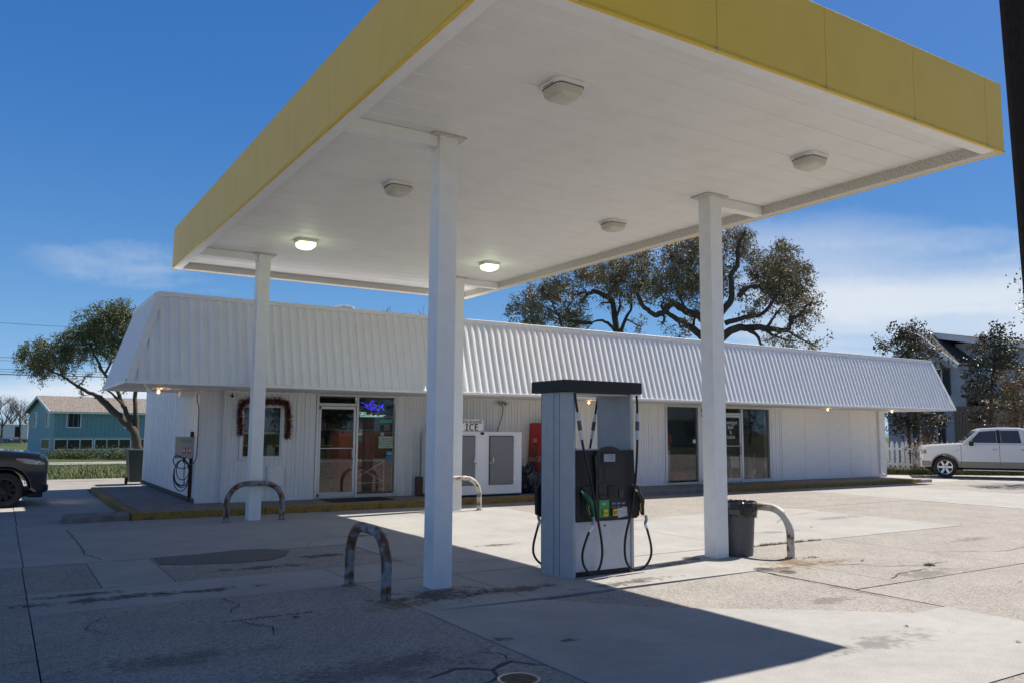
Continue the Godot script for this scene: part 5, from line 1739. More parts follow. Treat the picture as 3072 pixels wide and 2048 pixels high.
# ---------------------------------------------------------------- forecourt furniture
func hoop(at: Vector3, turn: float, w: float, h: float, label: String, pipe: float, coat := "rusty_pipe") -> void:
	var t := thing("hoop_barrier", label, "barrier", at, turn, "bent pipe hoops guarding the columns")
	var p := [Vector3(-w / 2, -0.02, 0), Vector3(-w / 2, h * 0.25, 0), Vector3(-w / 2, h * 0.5, 0)]
	var r := h * 0.52
	for k in 9:
		var a := PI - PI / 2 * k / 8.0
		p.append(Vector3(-w / 2 + r + cos(a) * r, h - r + sin(a) * r, 0))
	p.append(Vector3(0, h, 0))
	for k in 9:
		var a := PI / 2 - PI / 2 * k / 8.0
		p.append(Vector3(w / 2 - r + cos(a) * r, h - r + sin(a) * r, 0))
	p.append_array([Vector3(w / 2, h * 0.5, 0), Vector3(w / 2, h * 0.25, 0), Vector3(w / 2, -0.02, 0)])
	part(t, "bent_pipe", MB.new().tube(p, pipe, 14), mats[coat])
	for s in [-1, 1]:
		var mb := MB.new()
		mb.t = Transform3D(Basis.IDENTITY, Vector3(s * w / 2, 0, 0))
		mb.lathe([Vector2(pipe + 0.035, 0.0), Vector2(pipe + 0.02, 0.012), Vector2(pipe, 0.02)], 14)
		part(t, "footing", mb, dress(mat("footing", lin(0.26, 0.19, 0.13), 0.95), tx.paste, 0.4))

func make_forecourt() -> void:
	hoop(Vector3(3.375, 0, -8.18), PI / 2, 1.0, 0.665, "rusty grey pipe hoop standing beside the column on the shaded side", 0.053)
	hoop(Vector3(9.24, 0, -8.02), PI / 2, 1.0, 0.655, "white peeling pipe hoop standing beside the plastic trash can", 0.053, "peeling_pipe")
	hoop(Vector3(4.14, 0, -15.50), 0.0, 1.02, 0.69, "rusty pipe hoop around the column before the serving window", 0.05)
	hoop(Vector3(8.35, 0, -15.35), 0.0, 1.02, 0.69, "rusty pipe hoop around the column before the ice freezer", 0.05, "peeling_pipe")
	# trash can
	var o := Vector3(8.86, 0, -8.12)
	var t := thing("trash_can", "grey plastic trash can with black liner beside the column and hoop", "trash can", o)
	var gp := dress(mat("can_grey", lin(0.115, 0.12, 0.125), 0.5), tx.scuff, 0.5)
	part(t, "barrel", MB.new().lathe([Vector2(0, 0), Vector2(0.205, 0), Vector2(0.212, 0.015), Vector2(0.245, 0.60), Vector2(0.262, 0.605), Vector2(0.268, 0.72), Vector2(0.255, 0.72), Vector2(0.235, 0.6), Vector2(0.2, 0.03)], 28), gp)
	for a in [0.6, 0.6 + PI]:
		var mb := MB.new()
		mb.t = Transform3D(Basis(Vector3.UP, a), Vector3.ZERO)
		mb.bev(Vector3(0.255, 0.57, -0.08), Vector3(0.29, 0.64, 0.08), 0.012)
		part(t, "handle", mb, gp)
	t = thing("bin_liner", "glossy black bin liner folded over rim of the grey trash can", "bin liner", o + Vector3(0, 0.55, 0))
	var mbl := MB.new()
	var f := FastNoiseLite.new()
	f.seed = 3
	f.frequency = 2.2
	var rings := [[0.272, 0.0], [0.282, 0.06], [0.281, 0.12], [0.279, 0.175], [0.262, 0.19], [0.245, 0.17], [0.22, 0.05]]
	var g := []
	for r in rings.size():
		var row := []
		for j in 72:
			var a := TAU * j / 72
			var low: float = f.get_noise_2d(cos(a) * 1.2 + r * 0.2, sin(a) * 1.2)
			var y: float = rings[r][1] + (low * 0.09 if r == 0 else 0.0) + (0.016 * f.get_noise_2d(a * 9.0, r * 3.0) if r >= 2 else 0.0)
			var rad: float = rings[r][0] + 0.006 * f.get_noise_2d(a * 14.0, r * 5.0)
			row.append(Vector3(cos(a) * rad, y, -sin(a) * rad))
		g.append(row)
	for r in rings.size() - 1:
		for j in 72:
			var j2 := (j + 1) % 72
			mbl.quad(g[r][j], g[r][j2], g[r + 1][j2], g[r + 1][j])
	part(t, "liner_skirt", mbl, mat("liner", lin(0.012, 0.012, 0.015), 0.22))
	# covers in the paving
	for c in [[8.03, -8.16, 0.14, "small round steel cover beside the column near trash can"], [8.2, -7.08, 0.13, "small round steel fill cover set in stony concrete past the trash can"], [8.3, -6.82, 0.12, "small round rusty fill cover beside another cover in stony concrete"], [3.14, -4.87, 0.15, "round steel cover in broken concrete at the shaded lot"]]:
		var m := thing("fill_cover", c[3], "cover", Vector3(c[0], 0.004, c[1]), 0.0, "round covers set in the paving")
		part(m, "ring", MB.new().lathe([Vector2(c[2], -0.02), Vector2(c[2], 0.004), Vector2(c[2] - 0.02, 0.004), Vector2(c[2] - 0.022, 0.0)], 24), mats["steel"])
		part(m, "lid", MB.new().lathe([Vector2(c[2] - 0.023, -0.01), Vector2(c[2] - 0.023, 0.002), Vector2(0, 0.003)], 24), dress(mat("cover_lid", lin(0.24, 0.20, 0.18), 0.6, 0.4), tx.rust, 0.4))
	# wheelie bin behind the store corner
	t = thing("wheelie_bin", "dark green wheeled refuse bin at far end of the store side wall", "refuse bin", Vector3(3.72, 0, -27.3))
	var gr := dress(mat("bin_green", lin(0.022, 0.04, 0.035), 0.5), tx.scuff, 0.5)
	part(t, "tub", frustum(Vector3(0, 0.08, 0), 0.25, 0.28, Vector3(0, 1.0, 0), 0.33, 0.40), gr)
	part(t, "lid", MB.new().bev(Vector3(-0.36, 1.002, -0.43), Vector3(0.36, 1.06, 0.45), 0.02), gr)
	part(t, "handle_bar", MB.new().tube([Vector3(-0.3, 1.0, -0.46), Vector3(0.3, 1.0, -0.46)], 0.018, 8), gr)
	for s in [-1, 1]:
		part(t, "wheel", MB.new().tube([Vector3(s * 0.24, 0.1, -0.3), Vector3(s * 0.31, 0.1, -0.3)], 0.1, 14), mats["rubber"])
	# bits of litter and leaves on the lot
	var lit := [[8.9, -3.9], [7.2, -3.6], [9.6, -4.3], [10.1, -5.0], [6.9, -4.4], [8.2, -4.0], [2.4, -7.45], [9.9, -6.9], [12.5, -9.7]]
	for p in lit:
		var mb := MB.new()
		mb.t = Transform3D(Basis(Vector3.UP, rnd(0, TAU)), Vector3.ZERO)
		var l := rnd(0.025, 0.05)
		mb.quad(Vector3(-l, 0.0, -l * 0.3), Vector3(0, 0.008, -l * 0.45), Vector3(0, 0.014, l * 0.45), Vector3(-l, 0.003, l * 0.25))
		mb.quad(Vector3(0, 0.008, -l * 0.45), Vector3(l, 0.0, 0), Vector3(l * 0.8, 0.004, l * 0.1), Vector3(0, 0.014, l * 0.45))
		single("fallen_leaf", "small dry brown leaf lying on the sunlit concrete lot", "leaf", mb, mat("dry_leaf", lin(0.10, 0.06, 0.035), 0.9), Vector3(p[0], 0.006, p[1]), "dry leaves on the lot")

func frustum(a: Vector3, ax: float, az: float, b: Vector3, bx: float, bz: float) -> MB:
	var mb := MB.new()
	var lo := []
	var hi := []
	for k in [[-1, 1], [1, 1], [1, -1], [-1, -1]]:
		lo.append(a + Vector3(k[0] * ax, 0, k[1] * az))
		hi.append(b + Vector3(k[0] * bx, 0, k[1] * bz))
	for i in 4:
		var j := (i + 1) % 4
		mb.quad(lo[i], lo[j], hi[j], hi[i])
	mb.quad(hi[0], hi[1], hi[2], hi[3])
	mb.quad(lo[3], lo[2], lo[1], lo[0])
	return mb

# ---------------------------------------------------------------- vehicles (local +x is the front, origin under the front axle)
func arch(cx: float, cy: float, r: float, k := 10) -> Array:      # from rear foot over the wheel to front foot
	var q := []
	for i in k + 1:
		var a := PI - PI * i / k
		q.append(Vector2(cx + cos(a) * r, cy + sin(a) * r))
	return q

func wheel(t: Node3D, at: Vector3, r: float, w: float, rim: Material, spokes: int, side: float) -> void:
	var n := Node3D.new()
	n.name = "wheel"
	t.add_child(n, true)
	n.position = at
	var m := MB.new()
	m.t = Transform3D(Basis(Vector3.RIGHT, PI / 2 * side), Vector3.ZERO)      # lathe axis to the outside
	m.lathe([Vector2(r * 0.62, -w / 2), Vector2(r * 0.93, -w / 2), Vector2(r, -w / 2 + 0.03), Vector2(r, w / 2 - 0.03), Vector2(r * 0.95, w / 2 - 0.008), Vector2(r * 0.80, w / 2), Vector2(r * 0.66, w / 2 - 0.005), Vector2(r * 0.64, w / 2 - 0.03)], 30)
	part(n, "tyre", m, mats["rubber"])
	m = MB.new()
	m.t = Transform3D(Basis(Vector3.RIGHT, PI / 2 * side), Vector3.ZERO)
	m.lathe([Vector2(0.0, 0.0), Vector2(r * 0.6, 0.0), Vector2(r * 0.60, w / 2 - 0.03), Vector2(r * 0.655, w / 2 - 0.012), Vector2(r * 0.655, w / 2 - 0.03)], 30)
	part(n, "rim_barrel", m, mats["dark"])
	m = MB.new()
	for i in spokes:
		var b := Basis(Vector3.RIGHT, PI / 2 * side) * Basis(Vector3.UP, TAU * i / spokes)
		m.t = Transform3D(b, Vector3.ZERO)
		m.prism([Vector2(0.03, w / 2 - 0.06), Vector2(r * 0.64, w / 2 - 0.05), Vector2(r * 0.64, w / 2 - 0.02), Vector2(0.03, w / 2 - 0.03)], -r * 0.095, r * 0.095)
	m.t = Transform3D(Basis(Vector3.RIGHT, PI / 2 * side), Vector3.ZERO)
	m.lathe([Vector2(r * 0.2, w / 2 - 0.06), Vector2(r * 0.19, w / 2 - 0.02), Vector2(r * 0.08, w / 2 - 0.008), Vector2(0, w / 2 - 0.008)], 16)
	m.lathe([Vector2(r * 0.64, w / 2 - 0.035), Vector2(r * 0.655, w / 2 - 0.008), Vector2(r * 0.60, w / 2 - 0.016), Vector2(r * 0.59, w / 2 - 0.05)], 30)
	part(n, "rim", m, rim)

func side_poly(mb: MB, pts: Array, side: float, w: float, y_t: float, k: float, lift: float) -> MB:
	var pp := PackedVector2Array(pts)
	var ix := Geometry2D.triangulate_polygon(pp)
	for i in range(0, ix.size(), 3):
		var v := []
		for j in 3:
			var p := pp[ix[i + j]]
			v.append(Vector3(p.x, p.y, side * (w - maxf(0.0, p.y - y_t) * k + lift)))
		if (v[1] - v[0]).cross(v[2] - v[0]).z * side < 0:
			mb.tri(v[0], v[2], v[1])
		else:
			mb.tri(v[0], v[1], v[2])
	return mb

func make_vehicles() -> void:
	# ---- white pickup with tan lower body
	var t := thing("pickup_truck", "white crew cab pickup truck with tan lower body parked along picket fence", "pickup truck", Vector3(32.01, 0, -18.53), deg_to_rad(125.0))
	var wp := mat("truck_white", lin(0.74, 0.74, 0.75), 0.3)
	wp.clearcoat_enabled = true
	wp.clearcoat = 0.6
	wp.clearcoat_roughness = 0.08
	var tan := mat("truck_tan", lin(0.30, 0.25, 0.19), 0.35, 0.2)
	var w := 0.97
	var q := [Vector2(0.84, 0.40), Vector2(0.88, 0.50), Vector2(0.87, 0.68), Vector2(0.80, 0.72), Vector2(0.81, 1.08), Vector2(0.74, 1.20), Vector2(0.5, 1.25), Vector2(-0.1, 1.30), Vector2(-0.62, 1.33), Vector2(-2.80, 1.34), Vector2(-2.83, 1.37), Vector2(-4.66, 1.39), Vector2(-4.72, 0.95), Vector2(-4.80, 0.66), Vector2(-4.76, 0.5), Vector2(-4.18, 0.46)]
	q.append_array(arch(-3.68, 0.42, 0.47))
	q.append_array([Vector2(-2.95, 0.40), Vector2(-0.6, 0.40)])
	q.append_array(arch(0.0, 0.42, 0.47))
	part(t, "body", MB.new().body(q, w, 0.10, 0.05), wp)
	var cab := [Vector2(-0.60, 1.30), Vector2(-1.16, 1.84), Vector2(-1.34, 1.92), Vector2(-2.0, 1.95), Vector2(-2.62, 1.94), Vector2(-2.78, 1.88), Vector2(-2.82, 1.31)]
	part(t, "cab", MB.new().body(cab, w - 0.03, 0.07, 0.03, 1.3, 0.26), wp)
	var shell := [Vector2(-2.86, 1.345), Vector2(-2.84, 1.80), Vector2(-2.95, 1.88), Vector2(-4.5, 1.86), Vector2(-4.66, 1.365)]
	part(t, "bed_cap", MB.new().body(shell, w - 0.04, 0.07, 0.03, 1.35, 0.2), wp)
	for s in [-1.0, 1.0]:
		var cg: StandardMaterial3D = mats["car_glass"]
		part(t, "side_window", side_poly(MB.new(), [Vector2(-0.84, 1.36), Vector2(-1.24, 1.79), Vector2(-1.78, 1.83), Vector2(-1.80, 1.36)], s, w - 0.03, 1.3, 0.26, 0.004), cg)
		part(t, "side_window", side_poly(MB.new(), [Vector2(-1.94, 1.36), Vector2(-1.93, 1.835), Vector2(-2.54, 1.835), Vector2(-2.60, 1.36)], s, w - 0.03, 1.3, 0.26, 0.004), cg)
		part(t, "cap_window", side_poly(MB.new(), [Vector2(-3.0, 1.45), Vector2(-3.0, 1.74), Vector2(-4.3, 1.74), Vector2(-4.4, 1.45)], s, w - 0.04, 1.35, 0.2, 0.004), cg)
		part(t, "door_pillar", side_poly(MB.new(), [Vector2(-1.81, 1.35), Vector2(-1.79, 1.85), Vector2(-1.92, 1.85), Vector2(-1.93, 1.35)], s, w - 0.03, 1.3, 0.26, 0.003), mats["dark"])
		part(t, "lower_panel", side_poly(MB.new(), [Vector2(-0.52, 0.42), Vector2(-0.50, 0.64), Vector2(-3.18, 0.64), Vector2(-3.16, 0.42)], s, w, 9.0, 0.0, 0.004), tan)
		part(t, "lower_panel", side_poly(MB.new(), [Vector2(0.49, 0.46), Vector2(0.50, 0.64), Vector2(0.80, 0.66), Vector2(0.80, 0.46)], s, w, 9.0, 0.0, 0.004), tan)
		part(t, "lower_panel", side_poly(MB.new(), [Vector2(-4.17, 0.48), Vector2(-4.17, 0.60), Vector2(-4.70, 0.60), Vector2(-4.70, 0.5)], s, w, 9.0, 0.0, 0.004), tan)
		for cx in [0.0, -3.68]:
			var fl := []
			for p in arch(cx, 0.42, 0.49, 14):
				fl.append(Vector3(p.x, p.y, s * (w - 0.005)))
			part(t, "wheel_flare", MB.new().tube(fl, 0.035, 6), tan)
			wheel(t, Vector3(cx, 0.415, s * (w - 0.15)), 0.415, 0.27, mats["chrome"], 6, s)
		for x in [-0.57, -1.865, -2.79]:
			part(t, "door_gap", MB.new().box(Vector3(x - 0.006, 0.5, s * (w + 0.001) - 0.003), Vector3(x + 0.006, 1.29, s * (w + 0.001) + 0.003)), mats["dark"])
		for x in [-1.70, -2.62]:
			part(t, "door_handle", MB.new().bev(Vector3(x - 0.09, 1.09, minf(s * w, s * (w + 0.035))), Vector3(x + 0.09, 1.13, maxf(s * w, s * (w + 0.035))), 0.01), mats["chrome"])
		part(t, "running_board", MB.new().bev(Vector3(-2.95, 0.30, minf(s * (w - 0.12), s * (w + 0.06))), Vector3(-0.62, 0.345, maxf(s * (w - 0.12), s * (w + 0.06))), 0.012), mats["chrome"])
		part(t, "mirror", MB.new().bev(Vector3(-0.98, 1.24, minf(s * (w + 0.05), s * (w + 0.24))), Vector3(-0.84, 1.44, maxf(s * (w + 0.05), s * (w + 0.24))), 0.03), mats["black_plastic"])
		part(t, "mirror_arm", MB.new().tube([Vector3(-0.86, 1.29, s * (w - 0.05)), Vector3(-0.88, 1.3, s * (w + 0.08))], 0.025, 6), mats["black_plastic"])
		part(t, "headlight", MB.new().bev(Vector3(0.60, 0.90, minf(s * (w - 0.22), s * (w + 0.008))), Vector3(0.83, 1.09, maxf(s * (w - 0.22), s * (w + 0.008))), 0.03), mat("lamp_clear", lin(0.45, 0.47, 0.50), 0.12, 0.3))
		part(t, "turn_signal", MB.new().bev(Vector3(0.64, 0.93, minf(s * (w), s * (w + 0.014))), Vector3(0.72, 1.07, maxf(s * (w), s * (w + 0.014))), 0.01), mat("amber", lin(0.6, 0.16, 0.02), 0.3))
		part(t, "vent_badge", MB.new().bev(Vector3(-0.50, 1.04, minf(s * w, s * (w + 0.01))), Vector3(-0.28, 1.085, maxf(s * w, s * (w + 0.01))), 0.004), mats["chrome"])
	part(t, "windscreen", MB.new().sheet(Vector3(0, 0, 0), Vector3(0, 0, 1), Vector3(-0.56, 0.54, 0).normalized(), Vector3(0.54, 0.56, 0).normalized(), [Vector2(-0.80, 0), Vector2(0.80, 0)], 0.06, 0.72), mats["car_glass"], Vector3(-0.60, 1.315, 0))
	part(t, "grille", MB.new().bev(Vector3(0.80, 0.74, -0.7), Vector3(0.835, 1.0, 0.7), 0.01), mats["chrome"])
	part(t, "front_bumper", MB.new().bev(Vector3(0.76, 0.44, -0.95), Vector3(0.95, 0.68, 0.95), 0.05), tan)
	part(t, "underbody", MB.new().box(Vector3(-4.6, 0.3, -0.6), Vector3(0.6, 0.42, 0.6)), mats["dark"])
	# ---- dark suv
	t = thing("dark_suv", "dark navy suv with black wheels standing in shade beside the store", "suv", Vector3(0.20, 0, -21.45))
	var nv := mat("suv_navy", lin(0.010, 0.012, 0.022), 0.22, 0.2)
	nv.clearcoat_enabled = true
	nv.clearcoat = 1.0
	nv.clearcoat_roughness = 0.04
	w = 0.99
	q = [Vector2(0.66, 0.22), Vector2(0.76, 0.30), Vector2(0.80, 0.42), Vector2(0.81, 0.75), Vector2(0.80, 0.97), Vector2(0.755, 1.07), Vector2(0.64, 1.13), Vector2(0.42, 1.165), Vector2(0.0, 1.20), Vector2(-0.8, 1.24), Vector2(-4.05, 1.27), Vector2(-4.15, 0.9), Vector2(-4.15, 0.45), Vector2(-3.9, 0.32), Vector2(-3.54, 0.34)]
	q.append_array(arch(-3.1, 0.37, 0.44))
	q.append_array([Vector2(-2.5, 0.27), Vector2(-0.6, 0.27)])
	q.append_array(arch(0.0, 0.37, 0.44))
	part(t, "body", MB.new().body(q, w, 0.12, 0.07), nv)
	var cb := [Vector2(-0.75, 1.22), Vector2(-1.5, 1.78), Vector2(-1.75, 1.84), Vector2(-3.7, 1.84), Vector2(-3.95, 1.76), Vector2(-4.1, 1.25)]
	part(t, "cabin", MB.new().body(cb, w - 0.03, 0.08, 0.04, 1.25, 0.24), nv)
	for s in [-1.0, 1.0]:
		part(t, "side_window", side_poly(MB.new(), [Vector2(-1.0, 1.3), Vector2(-1.55, 1.7), Vector2(-3.75, 1.72), Vector2(-3.9, 1.3)], s, w - 0.03, 1.25, 0.24, 0.004), mats["car_glass"])
		for cx in [0.0, -3.1]:
			wheel(t, Vector3(cx, 0.37, s * (w - 0.14)), 0.37, 0.27, mat("rim_black", lin(0.02, 0.02, 0.022), 0.3, 0.5), 10, s)
			var fl := []
			for p in arch(cx, 0.37, 0.45, 14):
				fl.append(Vector3(p.x, p.y, s * (w - 0.012)))
			part(t, "wheel_flare", MB.new().tube(fl, 0.022, 6), mats["black_plastic"])
		var hl := [Vector2(0.18, 1.035), Vector2(0.36, 1.03), Vector2(0.62, 0.985), Vector2(0.73, 0.93), Vector2(0.735, 0.90), Vector2(0.55, 0.90), Vector2(0.36, 0.93), Vector2(0.22, 0.99)]
		part(t, "headlight", side_poly(MB.new(), hl, s, w, 9.0, 0.0, 0.006), mat("lamp_clear", lin(0.45, 0.47, 0.50), 0.12, 0.3))
		part(t, "headlight_trim", side_poly(MB.new(), [Vector2(0.20, 1.02), Vector2(0.34, 0.985), Vector2(0.36, 0.95), Vector2(0.24, 0.985)], s, w, 9.0, 0.0, 0.010), mat("amber"))
		part(t, "headlight_lens", MB.new().ball(Vector3(0.60, 0.94, s * (w + 0.0)), Vector3(0.04, 0.03, 0.016), 10), mats["chrome"])
		part(t, "bumper_line", MB.new().bev(Vector3(0.46, 0.50, minf(s * (w - 0.01), s * (w + 0.008))), Vector3(0.74, 0.515, maxf(s * (w - 0.01), s * (w + 0.008))), 0.003), mats["dark"])
		part(t, "lower_lip", MB.new().bev(Vector3(0.44, 0.20, minf(s * (w - 0.3), s * (w - 0.03))), Vector3(0.72, 0.30, maxf(s * (w - 0.3), s * (w - 0.03))), 0.02), mats["black_plastic"])
		part(t, "mirror", MB.new().bev(Vector3(-1.2, 1.26, minf(s * (w), s * (w + 0.2))), Vector3(-1.03, 1.42, maxf(s * (w), s * (w + 0.2))), 0.03), nv)
	part(t, "grille", MB.new().bev(Vector3(0.78, 0.52, -0.6), Vector3(0.815, 0.90, 0.6), 0.01), mats["chrome"])
	part(t, "front_bumper", MB.new().bev(Vector3(0.62, 0.30, -0.93), Vector3(0.825, 0.5, 0.93), 0.05), nv)
	part(t, "underbody", MB.new().box(Vector3(-3.9, 0.2, -0.65), Vector3(0.55, 0.35, 0.65)), mats["dark"])

# ---------------------------------------------------------------- houses, fence, trailer
func make_neighbours() -> void:
	# ---- picket fence behind the truck
	var ft := deg_to_rad(-32.2)
	var fo := Vector3(31.80, 0, -20.87)
	var t := thing("picket_fence", "weathered white picket fence with flaking paint behind the pickup truck", "fence", fo, ft)
	for i in 46:
		var x := 0.08 + i * 0.215
		var h := 1.32 + rnd(-0.05, 0.04)
		var wd := rnd(0.062, 0.078)
		var mb := MB.new()
		mb.t = Transform3D(Basis(Vector3(0, 0, 1), rnd(-0.02, 0.02)), Vector3(x, 0.04, rnd(-0.006, 0.006)))
		mb.prism([Vector2(-wd, 0), Vector2(wd, 0), Vector2(wd, h - 0.13), Vector2(0, h), Vector2(-wd, h - 0.13)], 0.0, 0.022)
		part(t, "picket", mb, mats["flaking_pickets"])
	for y in [0.35, 1.0]:
		for i in 4:
			part(t, "rail", MB.new().bev(Vector3(-0.05 + i * 2.5, y, -0.05), Vector3(2.44 + i * 2.5, y + 0.09, -0.008), 0.004), mats["flaking_pickets"])
	for i in 5:
		part(t, "post", MB.new().bev(Vector3(-0.05 + i * 2.5, -0.05, -0.15), Vector3(0.05 + i * 2.5, 1.2, -0.052), 0.006), mats["flaking_pickets"])
	# ---- grey clapboard house
	var o := Vector3(44.0, 0, -26.3)
	t = thing("grey_house", "two-storey grey clapboard house with dormer and dark shutters beyond the fence", "house", o, deg_to_rad(-5.0))
	dress(mat("clapboard", lin(0.36, 0.40, 0.44), 0.8), tx.paint, 2.6)
	dress(mat("clapboard_pale", lin(0.42, 0.46, 0.50), 0.8), tx.paint, 2.6)
	# gable end faces local -x; ridge runs along +x at z = 0, eaves at z = +-2.5
	part(t, "wall_core", MB.new().box(Vector3(0.03, 0, -2.4), Vector3(11, 5.3, 2.4)), mats["clapboard"])
	part(t, "wall_core", MB.new().box(Vector3(0.03, 0, 2.401), Vector3(11, 3.0, 5.2)), mats["clapboard"])
	part(t, "gable_core", gable(0.03, 0.3, 2.3, 5.3, 7.1), mats["clapboard"])
	var y := 0.1
	while y < 7.0:
		var hw := 2.45 if y < 5.25 else 2.45 * (7.2 - y) / 1.95
		if hw < 0.1:
			break
		var hi := hw
		var mb := MB.new()
		mb.t = Transform3D(Basis(Vector3(0, 0, 1), -0.10), Vector3(-0.005, y, 0))
		var z1 := hi if y > 3.0 else 5.2
		mb.box(Vector3(-0.012, 0, -hw), Vector3(0.012, 0.215, z1))
		part(t, "clapboard_plank", mb, mats["clapboard_pale"])
		y += 0.2
	for s in [-1.0, 1.0]:
		var mb := MB.new()
		mb.t = Transform3D(Basis(Vector3(1, 0, 0), s * 0.665), Vector3(0, 7.3, 0))
		mb.bev(Vector3(-0.45, -0.16, 0.0 if s > 0 else -3.05), Vector3(11.2, 0.0, 3.05 if s > 0 else 0.0), 0.01)
		part(t, "roof_slope", mb, mats["shingles_dark"])
		mb = MB.new()
		mb.t = Transform3D(Basis(Vector3(1, 0, 0), s * 0.665), Vector3(0, 7.28, 0))
		mb.bev(Vector3(-0.50, -0.26, 0.0 if s > 0 else -3.08), Vector3(-0.452, 0.02, 3.08 if s > 0 else 0.0), 0.006)
		part(t, "rake_board", mb, mats["white_paint"])
	part(t, "dormer_wall", MB.new().box(Vector3(1.6, 5.2, 0.9), Vector3(10.4, 6.72, 2.2)), mats["clapboard_pale"])
	var dm := MB.new()
	dm.t = Transform3D(Basis(Vector3(1, 0, 0), 0.20), Vector3(0, 7.30, 0))
	dm.bev(Vector3(0.9, -0.03, 0.05), Vector3(10.8, 0.12, 2.75), 0.01)
	part(t, "dormer_roof", dm, mats["shingles"])
	dm = MB.new()
	dm.t = Transform3D(Basis(Vector3(1, 0, 0), 0.20), Vector3(0, 7.28, 0))
	dm.bev(Vector3(0.86, -0.20, 0.05), Vector3(0.898, 0.10, 2.78), 0.005)
	dm.bev(Vector3(0.9, -0.20, 2.751), Vector3(10.8, 0.10, 2.79), 0.005)
	part(t, "dormer_fascia", dm, mats["white_paint"])
	dm = MB.new()
	dm.t = Transform3D(Basis(Vector3(1, 0, 0), 0.3), Vector3(0, 3.75, 2.42))
	dm.bev(Vector3(-0.4, -0.1, 0), Vector3(11.2, 0.03, 3.1), 0.01)
	part(t, "porch_roof", dm, mats["shingles_dark"])
	var sh := mat("shutter_green", lin(0.012, 0.022, 0.024), 0.6)
	for wv in [[0.55, 3.85, 1.1, 1.35], [0.2, 0.9, 0.95, 1.9]]:
		var n := Node3D.new()
		n.name = "window"
		t.add_child(n, true)
		n.position = Vector3(-0.05, wv[1], wv[0])
		part(n, "pane", MB.new().box(Vector3(-0.02, 0, -wv[2] / 2), Vector3(0.0, wv[3], wv[2] / 2)), mat("house_glass", lin(0.03, 0.035, 0.04), 0.08))
		part(n, "frame", MB.new().box(Vector3(-0.05, -0.08, -wv[2] / 2 - 0.07), Vector3(-0.021, 0, wv[2] / 2 + 0.07)).box(Vector3(-0.05, wv[3], -wv[2] / 2 - 0.07), Vector3(-0.021, wv[3] + 0.08, wv[2] / 2 + 0.07)).box(Vector3(-0.05, 0.001, -wv[2] / 2 - 0.07), Vector3(-0.021, wv[3] - 0.001, -wv[2] / 2)).box(Vector3(-0.05, 0.001, wv[2] / 2), Vector3(-0.021, wv[3] - 0.001, wv[2] / 2 + 0.07)).box(Vector3(-0.04, wv[3] / 2 - 0.025, -wv[2] / 2), Vector3(-0.022, wv[3] / 2 + 0.025, wv[2] / 2)), mats["white_paint"])
		for s in [-1, 1]:
			part(n, "shutter", MB.new().bev(Vector3(-0.06, -0.08, s * (wv[2] / 2 + 0.30) - 0.21), Vector3(-0.02, wv[3] + 0.08, s * (wv[2] / 2 + 0.30) + 0.21), 0.01), sh)
	# slatted porch screen, one board at a time
	for i in 14:
		part(t, "screen_board", MB.new().bev(Vector3(-0.13, 1.0, 1.75 + i * 0.165), Vector3(-0.09, 3.15, 1.75 + i * 0.165 + 0.14), 0.008), dress(mat("screen_beige", lin(0.36, 0.32, 0.26), 0.8), tx.wood, 0.9))
	# ---- teal house across the far street
	var hg := -1.0
	o = Vector3(4.33, hg, -85.9)
	t = thing("teal_house", "two-storey pale teal house with brown shingle roof across the far street", "house", o, deg_to_rad(14.0))
	dress(mat("teal_board", lin(0.21, 0.40, 0.44), 0.8), tx.paint, 4.0)
	dress(mat("teal_board_pale", lin(0.33, 0.50, 0.54), 0.8), tx.paint, 4.0)
	# near-left corner at the origin; long wall along +x facing +z, depth towards -z
	var L := 14.0
	var D := 7.0
	part(t, "wall_core", MB.new().box(Vector3(0, 0, -D), Vector3(L, 4.2, 0)), mats["teal_board"])
	part(t, "end_wall", MB.new().box(Vector3(-0.03, 0, -D), Vector3(-0.001, 4.2, -0.0)), mats["teal_board_pale"])
	var ge := MB.new()
	ge.quad(Vector3(-0.03, 4.2, -D), Vector3(-0.03, 4.2, 0), Vector3(-0.03, 5.55, -D / 2), Vector3(-0.03, 5.55, -D / 2))
	ge.quad(Vector3(L, 4.2, 0), Vector3(L, 4.2, -D), Vector3(L, 5.55, -D / 2), Vector3(L, 5.55, -D / 2))
	part(t, "gable", ge, mats["teal_board_pale"])
	for i in 34:
		part(t, "batten", MB.new().box(Vector3(0.05 + i * 0.41, 1.85, 0.001), Vector3(0.09 + i * 0.41, 4.15, 0.03)), mats["teal_board"])
	part(t, "corner_board", MB.new().box(Vector3(-0.06, 0, -0.08), Vector3(0.10, 4.2, 0.05)), mats["teal_board_pale"])
	part(t, "band_board", MB.new().box(Vector3(0.1, 1.66, 0.001), Vector3(L, 1.80, 0.05)), mats["teal_board_pale"])
	for s in [-1.0, 1.0]:
		var mb := MB.new()
		mb.t = Transform3D(Basis(Vector3(1, 0, 0), s * 0.37), Vector3(0, 5.68, -D / 2))
		mb.bev(Vector3(-0.45, -0.10, 0.0 if s > 0 else -4.25), Vector3(L + 0.4, 0.02, 4.25 if s > 0 else 0.0), 0.01)
		part(t, "roof_slope", mb, mats["shingles"])
		mb = MB.new()
		mb.t = Transform3D(Basis(Vector3(1, 0, 0), s * 0.37), Vector3(0, 5.66, -D / 2))
		mb.bev(Vector3(-0.50, -0.22, 0.0 if s > 0 else -4.27), Vector3(-0.451, 0.03, 4.27 if s > 0 else 0.0), 0.006)
		part(t, "rake_board", mb, mats["white_paint"])
	part(t, "eave_board", MB.new().box(Vector3(-0.45, 3.98, 0.46), Vector3(L + 0.4, 4.12, 0.50)), mats["teal_board_pale"])
